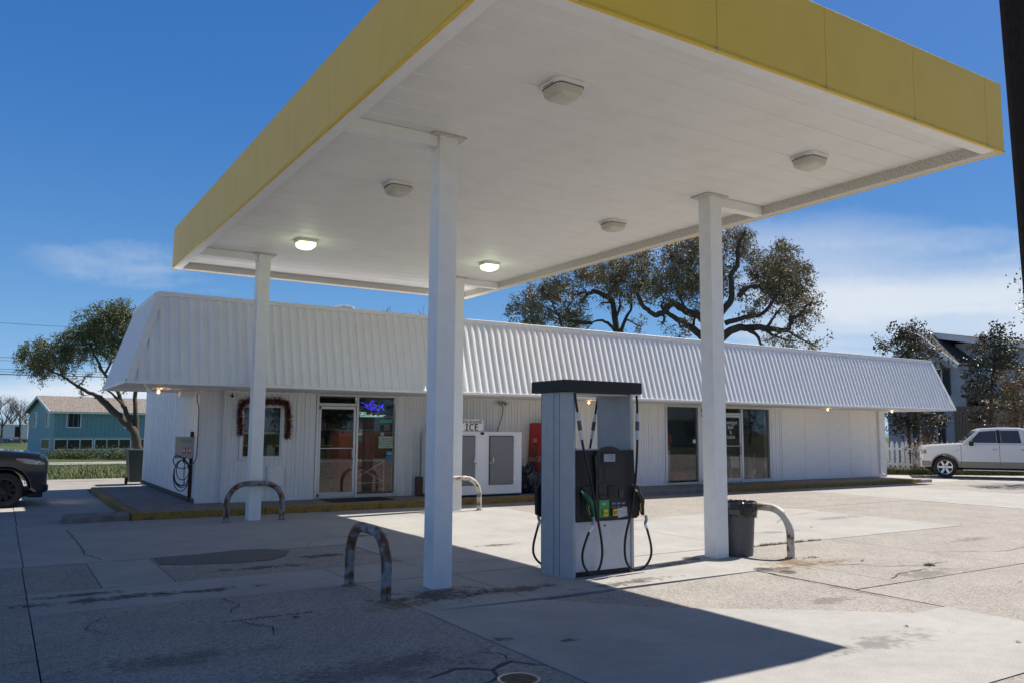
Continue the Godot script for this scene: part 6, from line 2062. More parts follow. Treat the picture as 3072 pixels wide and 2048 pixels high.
	part(t, "roof_vent", MB.new().lathe([Vector2(0.14, 0), Vector2(0.14, 0.2), Vector2(0.26, 0.22), Vector2(0.26, 0.34), Vector2(0, 0.38)], 12), mats["dark"], Vector3(5.0, 5.55, -3.2))
	var dg: Material = mat("house_glass")
	for xw in [1.75, 6.9]:
		house_window(t, Vector3(xw, 2.75, 0.0), 1.1, 1.3, false)
	house_window(t, Vector3(-0.03, 2.75, -1.3), 0.8, 1.3, true)
	house_window(t, Vector3(-0.03, 2.75, -4.9), 0.8, 1.3, true)
	house_window(t, Vector3(-0.03, 0.75, -1.6), 2.2, 0.82, true)
	for g in 4:
		for i in 3:
			house_window(t, Vector3(0.75 + g * 3.5 + i * 1.1, 0.72, 0.0), 1.02, 0.85, false)
	# low hedge bushes are planted with the rest of the greenery
	# ---- white trailer home far left
	o = Vector3(4.86, -1.1, -174.2)
	t = thing("trailer_home", "long white mobile home beyond the chain link fence", "mobile home", o)
	part(t, "shell", MB.new().bev(Vector3(-14, 0.6, -4), Vector3(0, 3.2, 0), 0.05), mats["white_metal"])
	part(t, "roof", MB.new().bev(Vector3(-14.1, 3.2, -4.1), Vector3(0.1, 3.32, 0.1), 0.03), mats["roof_metal"])
	part(t, "skirting", MB.new().box(Vector3(-13.95, 0.0, -3.95), Vector3(-0.05, 0.6, -0.05)), mats["grey_plastic"])
	house_window(t, Vector3(-5.2, 1.6, 0.0), 1.2, 0.9, false)
	house_window(t, Vector3(-1.6, 1.0, 0.0), 0.95, 1.9, false)
	part(t, "step", MB.new().box(Vector3(-2.3, 0, 0.01), Vector3(-0.9, 0.4, 1.0)), mats["old_wood"])
	# blue car before it
	o = Vector3(1.6, -1.1, -167.7)
	t = thing("blue_car", "bright blue car parked in front of the white mobile home", "car", o)
	var bl := mat("car_blue", lin(0.03, 0.13, 0.40), 0.3)
	var q := [Vector2(0.75, 0.3), Vector2(0.8, 0.6), Vector2(0.5, 0.8), Vector2(-0.6, 0.9), Vector2(-3.5, 0.92), Vector2(-3.6, 0.4), Vector2(-3.1, 0.3)]
	q.append_array(arch(-2.65, 0.33, 0.36))
	q.append_array(arch(0.0, 0.33, 0.36))
	part(t, "body", MB.new().body(q, 0.86, 0.1, 0.05), bl)
	part(t, "cabin", MB.new().body([Vector2(-0.5, 0.88), Vector2(-1.1, 1.36), Vector2(-2.4, 1.4), Vector2(-3.2, 0.9)], 0.82, 0.06, 0.03, 0.9, 0.3), mats["car_glass"])
	part(t, "roof_panel", MB.new().bev(Vector3(-2.4, 1.38, -0.62), Vector3(-1.15, 1.43, 0.62), 0.02), bl)
	for s in [-1.0, 1.0]:
		for cx in [0.0, -2.65]:
			wheel(t, Vector3(cx, 0.32, s * 0.74), 0.32, 0.2, mats["steel"], 5, s)
	# ---- chain link fence far left
	o = Vector3(-2.6, -1.1, -141.0)
	t = thing("chain_link_fence", "grey chain link fence at grassy roadside before the mobile home", "fence", o)
	for i in 5:
		part(t, "post", MB.new().tube([Vector3(i * 1.6, 0, 0), Vector3(i * 1.6, 1.3, 0)], 0.035, 6), mats["steel"])
	part(t, "top_rail", MB.new().tube([Vector3(0, 1.28, 0), Vector3(6.4, 1.28, 0)], 0.025, 6), mats["steel"])
	var wm := MB.new()
	for i in 60:
		for s in [-1, 1]:
			var a := Vector3(i * 0.11, 0.05, 0)
			var b := Vector3(i * 0.11 + s * 1.2, 1.25, 0)
			if b.x < 0 or b.x > 6.4:
				continue
			wm.tube([a, b], 0.006, 3, false)
	var wl := part(t, "wire_mesh", wm, mats["steel"])
	wl.set_meta("kind", "stuff")

func gable(x0: float, x1: float, hw: float, y0: float, y1: float) -> MB:
	var mb := MB.new()
	mb.t = Transform3D(Basis(Vector3(0, 0, 1), Vector3.UP, Vector3(-1, 0, 0)), Vector3.ZERO)
	mb.prism([Vector2(-hw, y0), Vector2(hw, y0), Vector2(0, y1)], -x1, -x0)
	return mb

func house_window(t: Node3D, at: Vector3, w: float, h: float, on_end: bool) -> void:
	var n := Node3D.new()
	n.name = "window"
	t.add_child(n, true)
	n.position = at
	if on_end:
		n.rotation.y = -PI / 2
	part(n, "pane", MB.new().box(Vector3(-w / 2, 0, 0.0), Vector3(w / 2, h, 0.02)), mat("house_glass"))
	var f := MB.new()
	f.box(Vector3(-w / 2 - 0.09, -0.09, 0.001), Vector3(w / 2 + 0.09, 0, 0.06)).box(Vector3(-w / 2 - 0.09, h, 0.001), Vector3(w / 2 + 0.09, h + 0.09, 0.06))
	f.box(Vector3(-w / 2 - 0.09, 0.001, 0.001), Vector3(-w / 2, h - 0.001, 0.06)).box(Vector3(w / 2, 0.001, 0.001), Vector3(w / 2 + 0.09, h - 0.001, 0.06))
	part(n, "frame", f, mats["white_paint"])
	part(n, "glazing_bar", MB.new().box(Vector3(-w / 2, h / 2 - 0.02, 0.021), Vector3(w / 2, h / 2 + 0.02, 0.04)), mat("bar_dark", lin(0.06, 0.055, 0.05), 0.7))

# ---------------------------------------------------------------- trees: leaf masses [x, y, z, radius, density] and limbs [thick, thin, path]
const TREES := {
	"oak_left": [[[28.98,9.65,-44.33,1.05,1.0],[30.63,11.02,-44.73,1.07,1.0],[31.3,11.3,-43.49,0.96,1.0],[30.44,9.18,-45.14,0.88,1.0],[32.31,9.61,-44.06,1.08,1.0],[31.62,10.33,-41.85,0.66,0.6],[31.66,11.82,-41.58,0.94,1.0],[34.68,12.67,-43.57,1.1,1.0],[34.2,11.54,-41.14,1.24,1.0],[34.79,12.69,-40.65,1.05,1.0],[37.65,13.74,-42.45,0.81,1.0],[34.24,10.81,-42.11,0.58,0.5],[33.32,9.03,-44.43,0.79,1.0],[35.88,8.67,-41.11,0.77,0.4],[35.83,10.53,-41.91,0.79,0.5],[28.3,9.97,-44.34,0.57,0.7],[34.16,10.32,-42.94,0.59,0.35]],[[0.45,0.2,[[34.86,5.09,-41.86],[35.12,7.07,-42.23],[34.77,8.19,-41.95],[34.74,9.5,-42.28],[34.57,10.37,-42.29],[33.42,10.81,-42.15],[33.44,10.99,-43.12],[32.74,10.24,-43.33]]],[0.25,0.08,[[34.8,7.99,-41.9],[34.16,8.74,-42.02],[33.38,8.98,-42.13],[33.43,8.92,-43.28]]],[0.25,0.08,[[34.88,8.09,-41.85],[35.19,9.16,-41.62],[35.72,9.99,-41.63],[35.81,11.31,-41.8]]],[0.2,0.07,[[34.64,9.26,-42.0],[35.06,10.09,-42.04],[35.14,11.32,-42.28]]],[0.2,0.06,[[33.0,10.97,-43.03],[32.1,10.79,-43.45],[31.57,11.26,-44.36]]],[0.22,0.06,[[33.33,8.86,-42.83],[31.97,9.03,-43.6],[31.66,9.5,-44.5],[30.79,10.08,-44.96],[29.45,9.83,-44.7]]],[0.15,0.05,[[31.6,8.55,-43.91],[31.1,9.37,-43.71],[30.59,10.74,-44.15]]]]],
	"oak_right": [[[35.19,11.31,-39.57,0.94,1.0],[34.16,10.3,-37.22,0.9,1.0],[35.42,11.76,-37.5,0.91,1.0],[34.49,12.36,-36.24,0.8,1.0],[35.96,13.22,-36.49,0.91,1.0],[35.75,12.0,-35.93,1.07,1.0],[35.01,10.6,-36.2,0.98,1.0],[36.57,10.63,-36.54,1.0,1.0],[37.38,13.13,-36.03,1.0,1.0],[38.73,11.86,-36.99,1.13,1.0],[39.3,13.72,-35.38,0.92,1.0],[40.6,13.33,-35.96,0.75,1.0],[39.88,14.49,-36.0,0.56,0.8],[39.99,11.37,-36.69,0.76,0.7],[40.78,11.85,-34.38,1.01,1.0],[39.58,12.08,-32.26,0.96,1.0],[41.88,11.09,-34.77,1.12,1.0],[43.34,11.86,-34.44,1.04,1.0],[43.3,10.57,-34.12,1.03,1.0],[41.18,9.74,-33.55,0.91,0.8],[39.66,10.39,-35.33,0.74,0.6],[38.44,9.45,-33.24,0.61,0.5],[43.29,9.2,-33.71,0.83,0.8],[39.34,9.08,-34.73,0.72,0.7],[41.55,9.53,-31.7,0.62,0.7],[39.5,7.1,-31.74,1.03,0.45],[43.72,7.35,-33.57,0.93,0.5],[42.14,7.68,-35.33,0.75,0.5],[34.08,7.93,-35.29,0.69,0.5],[37.3,9.22,-37.31,0.65,0.5],[34.28,8.3,-37.0,0.53,0.45],[39.77,12.69,-32.07,0.53,0.8],[41.12,11.5,-32.03,0.53,0.8],[40.6,11.75,-35.05,0.56,0.8]],[[0.8,0.55,[[37.23,3.99,-35.64],[37.6,6.26,-35.94],[36.88,7.06,-35.22],[37.49,8.58,-35.64],[37.01,10.11,-35.14],[37.41,11.9,-35.84],[36.85,12.9,-35.64]]],[0.5,0.16,[[37.21,6.85,-35.66],[36.95,7.62,-36.36],[36.35,8.27,-36.88],[35.34,8.64,-36.84],[35.23,9.08,-37.61],[34.35,9.41,-37.19]]],[0.5,0.2,[[37.3,7.84,-35.6],[36.26,8.58,-35.66],[35.89,9.11,-36.63],[34.73,9.55,-36.56],[34.33,8.99,-37.04],[34.05,8.88,-37.52],[33.69,9.37,-38.03],[32.95,10.09,-37.85]]],[0.45,0.2,[[37.44,7.3,-35.51],[37.87,7.96,-34.6],[39.24,8.18,-34.9],[39.48,8.1,-33.97],[40.86,8.12,-34.01],[41.48,8.02,-33.53],[41.18,8.62,-32.99],[41.76,8.96,-32.74]]],[0.25,0.08,[[39.05,7.99,-34.5],[39.58,7.5,-34.19],[39.87,6.62,-34.19]]],[0.4,0.14,[[37.47,8.93,-35.49],[38.26,9.86,-35.13],[38.25,11.32,-35.09],[38.63,12.07,-34.94],[39.03,13.45,-35.14],[39.03,14.26,-34.52]]],[0.3,0.1,[[37.84,8.39,-35.26],[38.85,8.75,-34.53],[39.96,8.99,-34.24],[39.97,9.54,-33.55],[40.5,10.37,-33.3],[41.35,11.99,-33.73]]],[0.28,0.1,[[38.56,10.12,-34.81],[38.97,10.58,-34.58],[39.61,10.73,-34.22],[39.61,10.17,-33.45],[40.84,10.21,-33.25]]],[0.2,0.06,[[40.03,8.13,-33.88],[40.47,8.78,-33.72],[40.43,9.41,-32.95]]],[0.25,0.08,[[37.34,10.2,-35.58],[36.39,11.41,-36.34],[35.65,12.32,-36.83]]],[0.2,0.06,[[35.72,9.09,-36.59],[35.06,10.09,-36.39],[35.1,11.4,-37.17]]]]],
	"left_tree": [[[7.4,10.42,-73.21,1.43,1.0],[8.59,10.38,-73.22,1.18,1.0],[6.28,10.1,-73.52,1.3,1.0],[5.54,9.17,-75.23,1.31,1.0],[4.59,8.38,-75.94,1.18,1.0],[3.4,7.65,-74.16,1.02,1.0],[2.33,7.65,-74.97,1.02,1.0],[2.12,6.76,-77.28,0.98,1.0],[3.28,6.71,-77.57,1.06,1.0],[4.55,7.2,-74.24,0.9,1.0],[6.92,8.84,-73.47,1.43,1.0],[8.2,8.5,-73.15,1.18,1.0],[7.5,7.37,-72.63,0.9,0.7],[5.96,7.89,-73.75,0.9,0.8],[2.57,5.91,-75.71,0.77,0.7],[4.31,6.07,-74.81,0.77,0.5],[5.91,5.86,-74.6,0.52,0.3],[6.66,6.59,-73.09,0.64,0.3],[7.65,4.94,-72.74,0.77,0.35],[7.91,11.21,-73.97,1.06,1.0],[1.49,7.12,-75.37,0.64,0.8],[5.06,5.33,-75.05,0.52,0.3],[5.82,4.32,-75.16,0.46,0.25]],[[0.62,0.4,[[9.76,-0.44,-71.85],[9.59,0.35,-71.77],[9.37,1.37,-71.83],[8.85,2.13,-72.71],[7.76,3.14,-72.86],[6.83,4.16,-73.39]]],[0.3,0.1,[[6.85,4.17,-73.67],[5.84,4.68,-74.25],[4.94,5.33,-75.06],[4.22,5.81,-74.95],[2.99,6.46,-75.94]]],[0.38,0.12,[[9.46,1.24,-72.03],[8.88,2.64,-72.24],[8.44,3.81,-72.99],[8.02,4.82,-72.88],[7.11,6.13,-73.85],[6.45,7.26,-73.62],[5.96,8.44,-74.08]]],[0.38,0.14,[[9.58,0.98,-71.96],[9.44,3.04,-72.19],[9.35,4.33,-72.47],[9.49,6.13,-71.97],[8.83,7.93,-72.17],[8.08,9.48,-72.54]]],[0.2,0.08,[[8.53,3.54,-72.62],[7.72,4.44,-73.16],[7.01,4.94,-73.29]]],[0.18,0.06,[[7.19,6.12,-73.46],[7.59,7.44,-73.5],[7.49,9.55,-73.6]]]]],
	"right_tree_one": [[[36.75,6.57,-22.35,0.53,1.0],[36.49,6.39,-22.69,0.6,1.0],[36.76,6.14,-23.52,0.61,1.0],[37.19,5.98,-22.94,0.67,1.0],[38.01,5.95,-22.74,0.61,1.0],[35.67,5.79,-23.34,0.36,0.8],[37.28,5.37,-21.91,0.39,1.0],[37.91,5.07,-21.83,0.33,0.8],[38.82,4.67,-22.2,0.3,0.7],[36.11,2.49,-22.92,0.65,1.0],[36.71,2.24,-22.68,0.72,1.0],[37.38,2.51,-22.39,0.59,1.0],[37.82,2.25,-22.12,0.53,1.0],[36.12,1.84,-23.17,0.39,1.0],[38.96,2.53,-22.36,0.4,0.8],[37.06,1.72,-22.1,0.33,1.0],[36.17,4.56,-22.38,0.72,1.0],[37.84,3.6,-23.1,0.74,1.0],[37.07,3.86,-23.47,0.61,1.0]],[[0.16,0.1,[[36.77,0.54,-22.94],[36.95,2.24,-22.94],[36.88,3.89,-22.85],[37.04,5.43,-22.87]]],[0.07,0.03,[[36.88,3.56,-22.87],[37.58,4.9,-22.53],[37.8,5.43,-22.22]]]]],
	"right_tree_two": [[[39.81,6.28,-20.25,0.43,1.0],[40.29,6.53,-20.1,0.4,1.0],[39.35,5.97,-20.4,0.43,1.0],[39.68,5.69,-19.96,0.72,1.0],[38.71,5.07,-20.18,0.71,1.0],[38.28,4.62,-20.54,0.42,1.0],[38.2,4.16,-20.4,0.51,1.0],[38.39,3.89,-20.02,0.7,1.0],[38.8,3.54,-20.63,0.52,1.0],[39.4,4.69,-19.75,0.71,1.0],[40.59,5.54,-19.86,0.59,1.0],[39.64,5.82,-19.19,0.32,0.7],[38.97,2.52,-21.04,0.39,0.8],[39.11,2.45,-20.6,0.52,1.0],[39.8,3.05,-20.55,0.59,1.0]],[[0.16,0.08,[[39.07,0.6,-20.31],[39.25,2.58,-20.29],[39.38,4.19,-20.2],[39.56,5.82,-20.02]]]]],
	"brown_bush": [[[38.06,3.64,-18.72,0.68,1.0],[39.2,3.12,-18.86,0.81,1.0],[37.93,2.91,-18.99,0.62,1.0],[38.45,2.36,-18.81,0.74,1.0],[38.3,2.18,-19.33,0.5,1.0],[39.2,4.05,-18.6,0.62,1.0],[38.68,4.47,-18.8,0.37,0.6],[39.9,2.88,-18.65,0.88,1.0],[39.59,3.74,-18.46,0.75,1.0]],[[0.1,0.05,[[38.63,0.77,-18.93],[38.67,2.24,-18.86],[38.56,3.48,-18.92]]],[0.08,0.04,[[38.7,1.01,-18.89],[39.08,2.86,-18.73],[39.1,3.86,-18.63]]]]],
	"edge_tree": [[[32.62,7.04,-15.45,0.2,0.8],[31.89,6.09,-15.1,0.11,0.7],[31.97,6.75,-14.75,0.56,1.0],[33.07,7.42,-14.7,0.78,1.0],[33.09,6.17,-15.22,0.47,1.0],[32.72,6.44,-14.23,0.86,1.0],[33.55,5.7,-14.88,0.78,1.0],[33.27,5.4,-15.3,0.32,0.6]],[[0.2,0.1,[[32.95,0.15,-14.71],[33.18,2.67,-14.71],[33.2,5.24,-14.7],[32.84,6.75,-14.54]]],[0.1,0.04,[[33.1,5.12,-14.61],[32.81,6.0,-14.86],[32.56,6.8,-15.12]]]]],
	"bushes": [[3.84,-0.54,-84.22,0.37,1.0],[4.98,-0.45,-83.61,0.57,1.0],[5.71,-0.48,-83.15,0.51,1.0],[6.32,-0.48,-82.88,0.57,1.0],[7.16,-0.47,-82.3,0.63,1.0],[8.61,-0.42,-81.42,0.63,1.0],[9.59,-0.31,-80.94,0.66,1.0],[10.28,-0.37,-80.15,0.51,1.0]],
	"bare": [[0.74,-0.17,-164.97,9.2],[2.14,-0.29,-175.9,10],[3.57,-0.22,-169.09,8.5],[5.16,-0.4,-185.82,8.0],[-0.96,-0.19,-166.04,10],[7.24,-0.52,-196.32,7]],
	"bare_near": [[17.38,7.39,-36.32],[21.3,7.66,-38.59]],
}

var leafkit := {}

func leaf_cluster(key: String, n: int, spread: float, ln: float, wd: float) -> ArrayMesh:
	if leafkit.has(key):
		return leafkit[key]
	var r := RandomNumberGenerator.new()
	r.seed = key.hash()
	var mb := MB.new()
	for i in n:
		var c := Vector3(r.randfn(), r.randfn(), r.randfn()) * spread * 0.55
		var d := Vector3(r.randf_range(-1, 1), r.randf_range(-0.7, 0.9), r.randf_range(-1, 1)).normalized()
		var s := d.cross(Vector3(r.randf_range(-1, 1), r.randf_range(-1, 1), r.randf_range(-1, 1))).normalized()
		var up := d.cross(s) * ln * 0.12
		var l := ln * r.randf_range(0.7, 1.25)
		var w := wd * r.randf_range(0.8, 1.2)
		var a := c - d * l * 0.5
		var b := c + d * l * 0.5
		mb.col = Color.WHITE.lerp(Color(0.55, 0.55, 0.5), r.randf() * 0.7)
		mb.tri(a, c + s * w + up, b)
		mb.tri(a, b, c - s * w + up)
	leafkit[key] = mb.mesh()
	return leafkit[key]

func leaf_mat(key: String, rough: float, back: Color) -> StandardMaterial3D:
	var m := mat(key, Color.WHITE, rough)
	m.vertex_color_use_as_albedo = true
	m.backlight_enabled = true
	m.backlight = back
	m.cull_mode = BaseMaterial3D.CULL_DISABLED
	return m

# crown of many leaf clumps spread through the masses; holes are left where a coarse noise is low
func crown(t: Node3D, o: Vector3, blobs: Array, per: float, me: ArrayMesh, m: Material, tones: Array, sd: int, hole := -0.12, called := "crown") -> void:
	var f := FastNoiseLite.new()
	f.seed = sd
	f.frequency = 0.9
	var xs := []
	var cs := []
	for b in blobs:
		var n: int = int(per * b[3] * b[3] * b[4] * (0.6 + 0.4 * b[3]))
		for i in n:
			var d := Vector3(rng.randfn(), rng.randfn(), rng.randfn()).normalized()
			var r: float = b[3] * pow(rng.randf(), 0.52) * 1.34
			var p := Vector3(b[0], b[1], b[2]) + d * r * Vector3(1.05, 0.88, 1.05)
			if f.get_noise_3dv(p * 1.3) < hole * (1.0 if b[4] > 0.7 else -0.2):
				continue
			xs.append(Transform3D(Basis(d, rnd(0, TAU)) * Basis.from_scale(Vector3.ONE * rnd(0.75, 1.3)), p - o))
			var c: Color = (tones[rng.randi() % tones.size()] as Color).lerp(tones[rng.randi() % tones.size()], rng.randf())
			cs.append(c * rnd(0.75, 1.25))
	var mm := MultiMesh.new()
	mm.transform_format = MultiMesh.TRANSFORM_3D
	mm.use_colors = true
	mm.mesh = me
	mm.instance_count = xs.size()
	for i in xs.size():
		mm.set_instance_transform(i, xs[i])
		mm.set_instance_color(i, cs[i])
	var mi := MultiMeshInstance3D.new()
	mi.name = called
	mi.multimesh = mm
	mi.material_override = m
	mi.set_meta("kind", "stuff")
	t.add_child(mi, true)

func wobble(p: Array, amt: float) -> Array:
	var q := curve(p, 4)
	for i in range(1, q.size() - 1):
		q[i] += Vector3(rnd(-1, 1), rnd(-1, 1), rnd(-1, 1)) * amt
	return q

func limbs_of(t: Node3D, o: Vector3, list: Array, blobs: Array, twig_r: float, m: Material, twigs := 5) -> void:
	var ends := []
	for i in list.size():
		var l: Array = list[i]
		var pts := []
		for p in l[2]:
			pts.append(Vector3(p[0], p[1], p[2]) - o)
		pts = wobble(pts, 0.12 * (l[0] as float))
		var rad := []
		for k in pts.size():
			rad.append(0.6 * lerpf(l[0], l[1], pow(float(k) / (pts.size() - 1), 0.8)) * rnd(0.94, 1.06))
		part(t, "trunk" if i == 0 else "limb", MB.new().tube(pts, rad, 9), m)
		for k in range(pts.size() / 3, pts.size()):
			ends.append([pts[k], rad[k]])
	# a branch with twigs from the nearest limb into each leaf mass
	var mb := MB.new()
	for b in blobs:
		var c := Vector3(b[0], b[1], b[2]) - o
		var best = ends[0]
		for e in ends:
			if (e[0] as Vector3).distance_to(c) < (best[0] as Vector3).distance_to(c):
				best = e
		var mid: Vector3 = (best[0] as Vector3).lerp(c, 0.5) + Vector3(rnd(-1, 1), rnd(-0.5, 0.5), rnd(-1, 1)) * b[3] * 0.25
		var r0: float = minf(best[1] * 0.6, twig_r * 3.0)
		mb.tube(wobble([best[0], mid, c], 0.03), [r0, r0 * 0.95, r0 * 0.9, r0 * 0.8, r0 * 0.75, r0 * 0.65, r0 * 0.6, r0 * 0.55, r0 * 0.45], 6, false)
		for k in twigs:
			var d := Vector3(rng.randfn(), rng.randfn() + 0.3, rng.randfn()).normalized()
			var e: Vector3 = c + d * b[3] * rnd(0.7, 1.15)
			mb.tube(wobble([c, c.lerp(e, 0.5) + Vector3(0, -0.06, 0) * b[3], e], 0.03 * b[3]), [twig_r, twig_r * 0.9, twig_r * 0.8, twig_r * 0.7, twig_r * 0.6, twig_r * 0.5, twig_r * 0.4, twig_r * 0.35, twig_r * 0.25], 4, false)
	part(t, "branches", mb, m)

func tree(key: String, called: String, label: String, cat: String, per: float, me: ArrayMesh, m: Material, tones: Array, twig_r: float, group := "", hole := -0.12) -> void:
	var d: Array = TREES[key]
	var f: Array = d[1][0][2][0]
	var o := Vector3(f[0], 0.0 if f[1] > -0.3 else f[1], f[2])
	if f[1] > 0.2:
		o.y = 0.0
	var t := thing(called, label, cat, o, 0.0, group)
	var list: Array = d[1].duplicate(true)
	list[0][2][0] = [f[0], o.y - 0.1, f[2]]
	limbs_of(t, o, list, d[0], twig_r, mats["bark"])
	crown(t, o, d[0], per, me, m, tones, key.hash() % 1000, hole)

func make_vegetation() -> void:
	var oak := leaf_cluster("oak", 22, 0.30, 0.14, 0.040)
	var mag := leaf_cluster("magnolia", 10, 0.20, 0.17, 0.042)
	var fine := leaf_cluster("fine", 16, 0.24, 0.11, 0.028)
	var om := leaf_mat("oak_leaf", 0.6, Color(0.42, 0.37, 0.20))
	var mm := leaf_mat("magnolia_leaf", 0.42, Color(0.07, 0.08, 0.03))
	var bm := leaf_mat("brown_leaf", 0.5, Color(0.14, 0.09, 0.04))
	var oak_t := [Color(0.31, 0.26, 0.14), Color(0.25, 0.22, 0.12), Color(0.38, 0.31, 0.18), Color(0.20, 0.19, 0.10), Color(0.38, 0.28, 0.17)]
	tree("oak_right", "live_oak", "broad live oak with thick crooked limbs rising behind the store roof", "tree", 140, oak, om, oak_t, 0.035, "live oaks behind the store")
	tree("oak_left", "live_oak", "smaller live oak beside the broad one, behind the store roof", "tree", 140, oak, om, oak_t, 0.03, "live oaks behind the store")
	tree("left_tree", "shade_tree", "leaning oak tree with long side limb before the teal house", "tree", 130, oak, om, [Color(0.18, 0.21, 0.08), Color(0.14, 0.165, 0.065), Color(0.23, 0.21, 0.09)], 0.04)
	var mag_t := [Color(0.06, 0.075, 0.04), Color(0.085, 0.09, 0.05), Color(0.15, 0.09, 0.045), Color(0.065, 0.085, 0.055)]
	tree("right_tree_one", "magnolia_tree", "dark glossy magnolia between the store end and the grey house", "tree", 100, mag, mm, mag_t, 0.018, "", -0.4)
	tree("right_tree_two", "magnolia_tree", "dark glossy magnolia before the grey house, behind the pickup cab", "tree", 100, mag, mm, mag_t, 0.018, "", -0.4)
	tree("brown_bush", "brown_shrub", "big olive and russet shrub beside the magnolia behind the pickup", "shrub", 150, fine, bm, [Color(0.24, 0.15, 0.06), Color(0.16, 0.14, 0.065), Color(0.30, 0.17, 0.07), Color(0.11, 0.09, 0.06)], 0.014)
	tree("edge_tree", "roadside_tree", "tall dark-leaved tree whose twigs hang beside the utility pole", "tree", 60, fine, mm, mag_t, 0.02)
	# low bushes along the teal house
	for b in TREES["bushes"]:
		var o := Vector3(b[0], -1.1, b[2])
		var t := thing("foundation_bush", "rounded green foundation bush planted along the teal house wall", "bush", o, 0.0, "bushes along the teal house")
		crown(t, o, [[b[0], -0.75, b[2], b[3], 1.0], [b[0] + 0.5, -0.8, b[2], b[3] * 0.8, 1.0], [b[0] - 0.4, -0.85, b[2], b[3] * 0.7, 1.0]], 150, fine, om, [Color(0.10, 0.14, 0.05), Color(0.15, 0.17, 0.07)], 9, -0.6, "foliage")
		part(t, "stem", MB.new().tube([Vector3(0, -0.05, 0), Vector3(0.1, 0.5, 0)], 0.05, 5), mats["bark"])
	# bare winter trees
	var grey_bark := dress(mat("twig_grey", lin(0.16, 0.13, 0.115), 1.0), tx.bark, 1.0)
	var n := 0
	for b in TREES["bare"]:
		bare_tree(Vector3(b[0], -1.1, b[2]), b[3], "bare brown winter tree among the far trees beyond the mobile home", "bare trees beyond the mobile home", grey_bark, 5)
		n += 1
	bare_tree(Vector3(17.3, 0, -36.4), 8.9, "bare thin tree whose twigs show above the store roof by the dish", "", grey_bark, 5)
	var brush := MB.new()
	for i in 900:
		var p := Vector3(rnd(-25, 22), -1.1, rnd(-215, -195))
		brush.tube([p, p + Vector3(rnd(-0.8, 0.8), rnd(2.0, 5.5), 0)], [0.06, 0.015], 3, false)
	var bo := single("far_brush", "low brown leafless brush in front of the far trees", "brush", brush, grey_bark)
	bo.set_meta("kind", "stuff")
	# grass on the verge at the left, weeds in joints and along the fence
	var blade := leaf_cluster("blades", 1, 0.0, 0.1, 0.01)
	var tuft := MB.new()
	var r := RandomNumberGenerator.new()
	r.seed = 8
	for i in 9:
		var a := r.randf() * TAU
		var d := Vector3(cos(a), 0, sin(a))
		var s := Vector3(-d.z, 0, d.x) * 0.006
		var b := d * r.randf_range(0.0, 0.05)
		var h := r.randf_range(0.06, 0.13)
		tuft.col = Color.WHITE.lerp(Color(0.7, 0.75, 0.5), r.randf())
		tuft.tri(b - s, b + s, b + d * h * 0.6 + Vector3(0, h, 0))
	var tm := tuft.mesh()
	var gm := leaf_mat("grass_leaf", 0.6, Color(0.14, 0.18, 0.06))
	var go := thing("verge_grass", "short green grass on verge between the lot and far street", "grass", Vector3(0, 0, -45))
	go.set_meta("kind", "stuff")
	scatter(go, tm, gm, 15000, func() -> Vector3: return Vector3(rnd(-5, 9), 0, -31.0 - 37.0 * pow(rng.randf(), 1.3)), [Color(0.10, 0.15, 0.035), Color(0.14, 0.19, 0.05), Color(0.20, 0.20, 0.08)], 1.5)
	var wo := thing("fence_weeds", "ragged green weeds and dry stalks along picket fence foot", "weeds", Vector3(34, 0, -20))
	wo.set_meta("kind", "stuff")
	scatter(wo, tm, gm, 1500, func() -> Vector3:
		var u := rnd(-0.5, 9.5)
		return Vector3(31.8 + u * 0.846, 0, -20.87 + u * 0.533) + Vector3(-0.53, 0, 0.85) * rnd(0.02, 0.55), [Color(0.09, 0.14, 0.03), Color(0.22, 0.17, 0.08), Color(0.14, 0.15, 0.05)], 2.2)
	var jo := thing("joint_weeds", "low green weeds growing in the paving joint behind trash can", "weeds", Vector3(10, 0, -8.5))
	jo.set_meta("kind", "stuff")
	scatter(jo, tm, gm, 260, func() -> Vector3: return Vector3(9.2 + 2.0 * pow(rng.randf(), 1.6), 0, -8.55 + rnd(-0.03, 0.03)), [Color(0.14, 0.14, 0.05), Color(0.24, 0.20, 0.10)], 0.35)
	jo = thing("joint_weeds", "thin green moss line in the shaded paving joint", "weeds", Vector3(2.2, 0, -7.6))
	jo.set_meta("kind", "stuff")
	scatter(jo, tm, gm, 90, func() -> Vector3: return Vector3(rnd(1.8, 2.6), 0, -7.6 + rnd(-0.012, 0.012)), [Color(0.05, 0.08, 0.02), Color(0.08, 0.09, 0.03)], 0.16)
	for w in [[9.55, -7.42, "small dry weed beside the foot of white hoop", 0.22], [10.32, -6.2, "upright weed sprouting from a crack in the sunlit slab", 0.4]]:
		var wt := thing("crack_weed", w[2], "weed", Vector3(w[0], 0, w[1]))
		wt.set_meta("kind", "stuff")
		scatter(wt, tm, gm, 22, func() -> Vector3: return Vector3(w[0] + rnd(-0.07, 0.07), 0, w[1] + rnd(-0.05, 0.05)), [Color(0.14, 0.12, 0.05), Color(0.10, 0.12, 0.04)], w[3])
	# dry vine stems on the fence
	var vt := thing("dry_vine", "tangle of dry brown vine climbing over the picket fence", "vine", Vector3(33.3, 0, -19.8))
	var vb := MB.new()
	for i in 16:
		var u := rnd(0.9, 2.4)
		var p := Vector3(31.8 + u * 0.846, 0, -20.87 + u * 0.533) + Vector3(-0.53, 0, 0.85) * 0.06 - Vector3(33.3, 0, -19.8)
		var q := [p]
		for k in 4:
			p += Vector3(rnd(-0.18, 0.18), rnd(0.3, 0.48), rnd(-0.03, 0.12))
			q.append(p)
		vb.tube(wobble(q, 0.04), 0.012, 4, false)
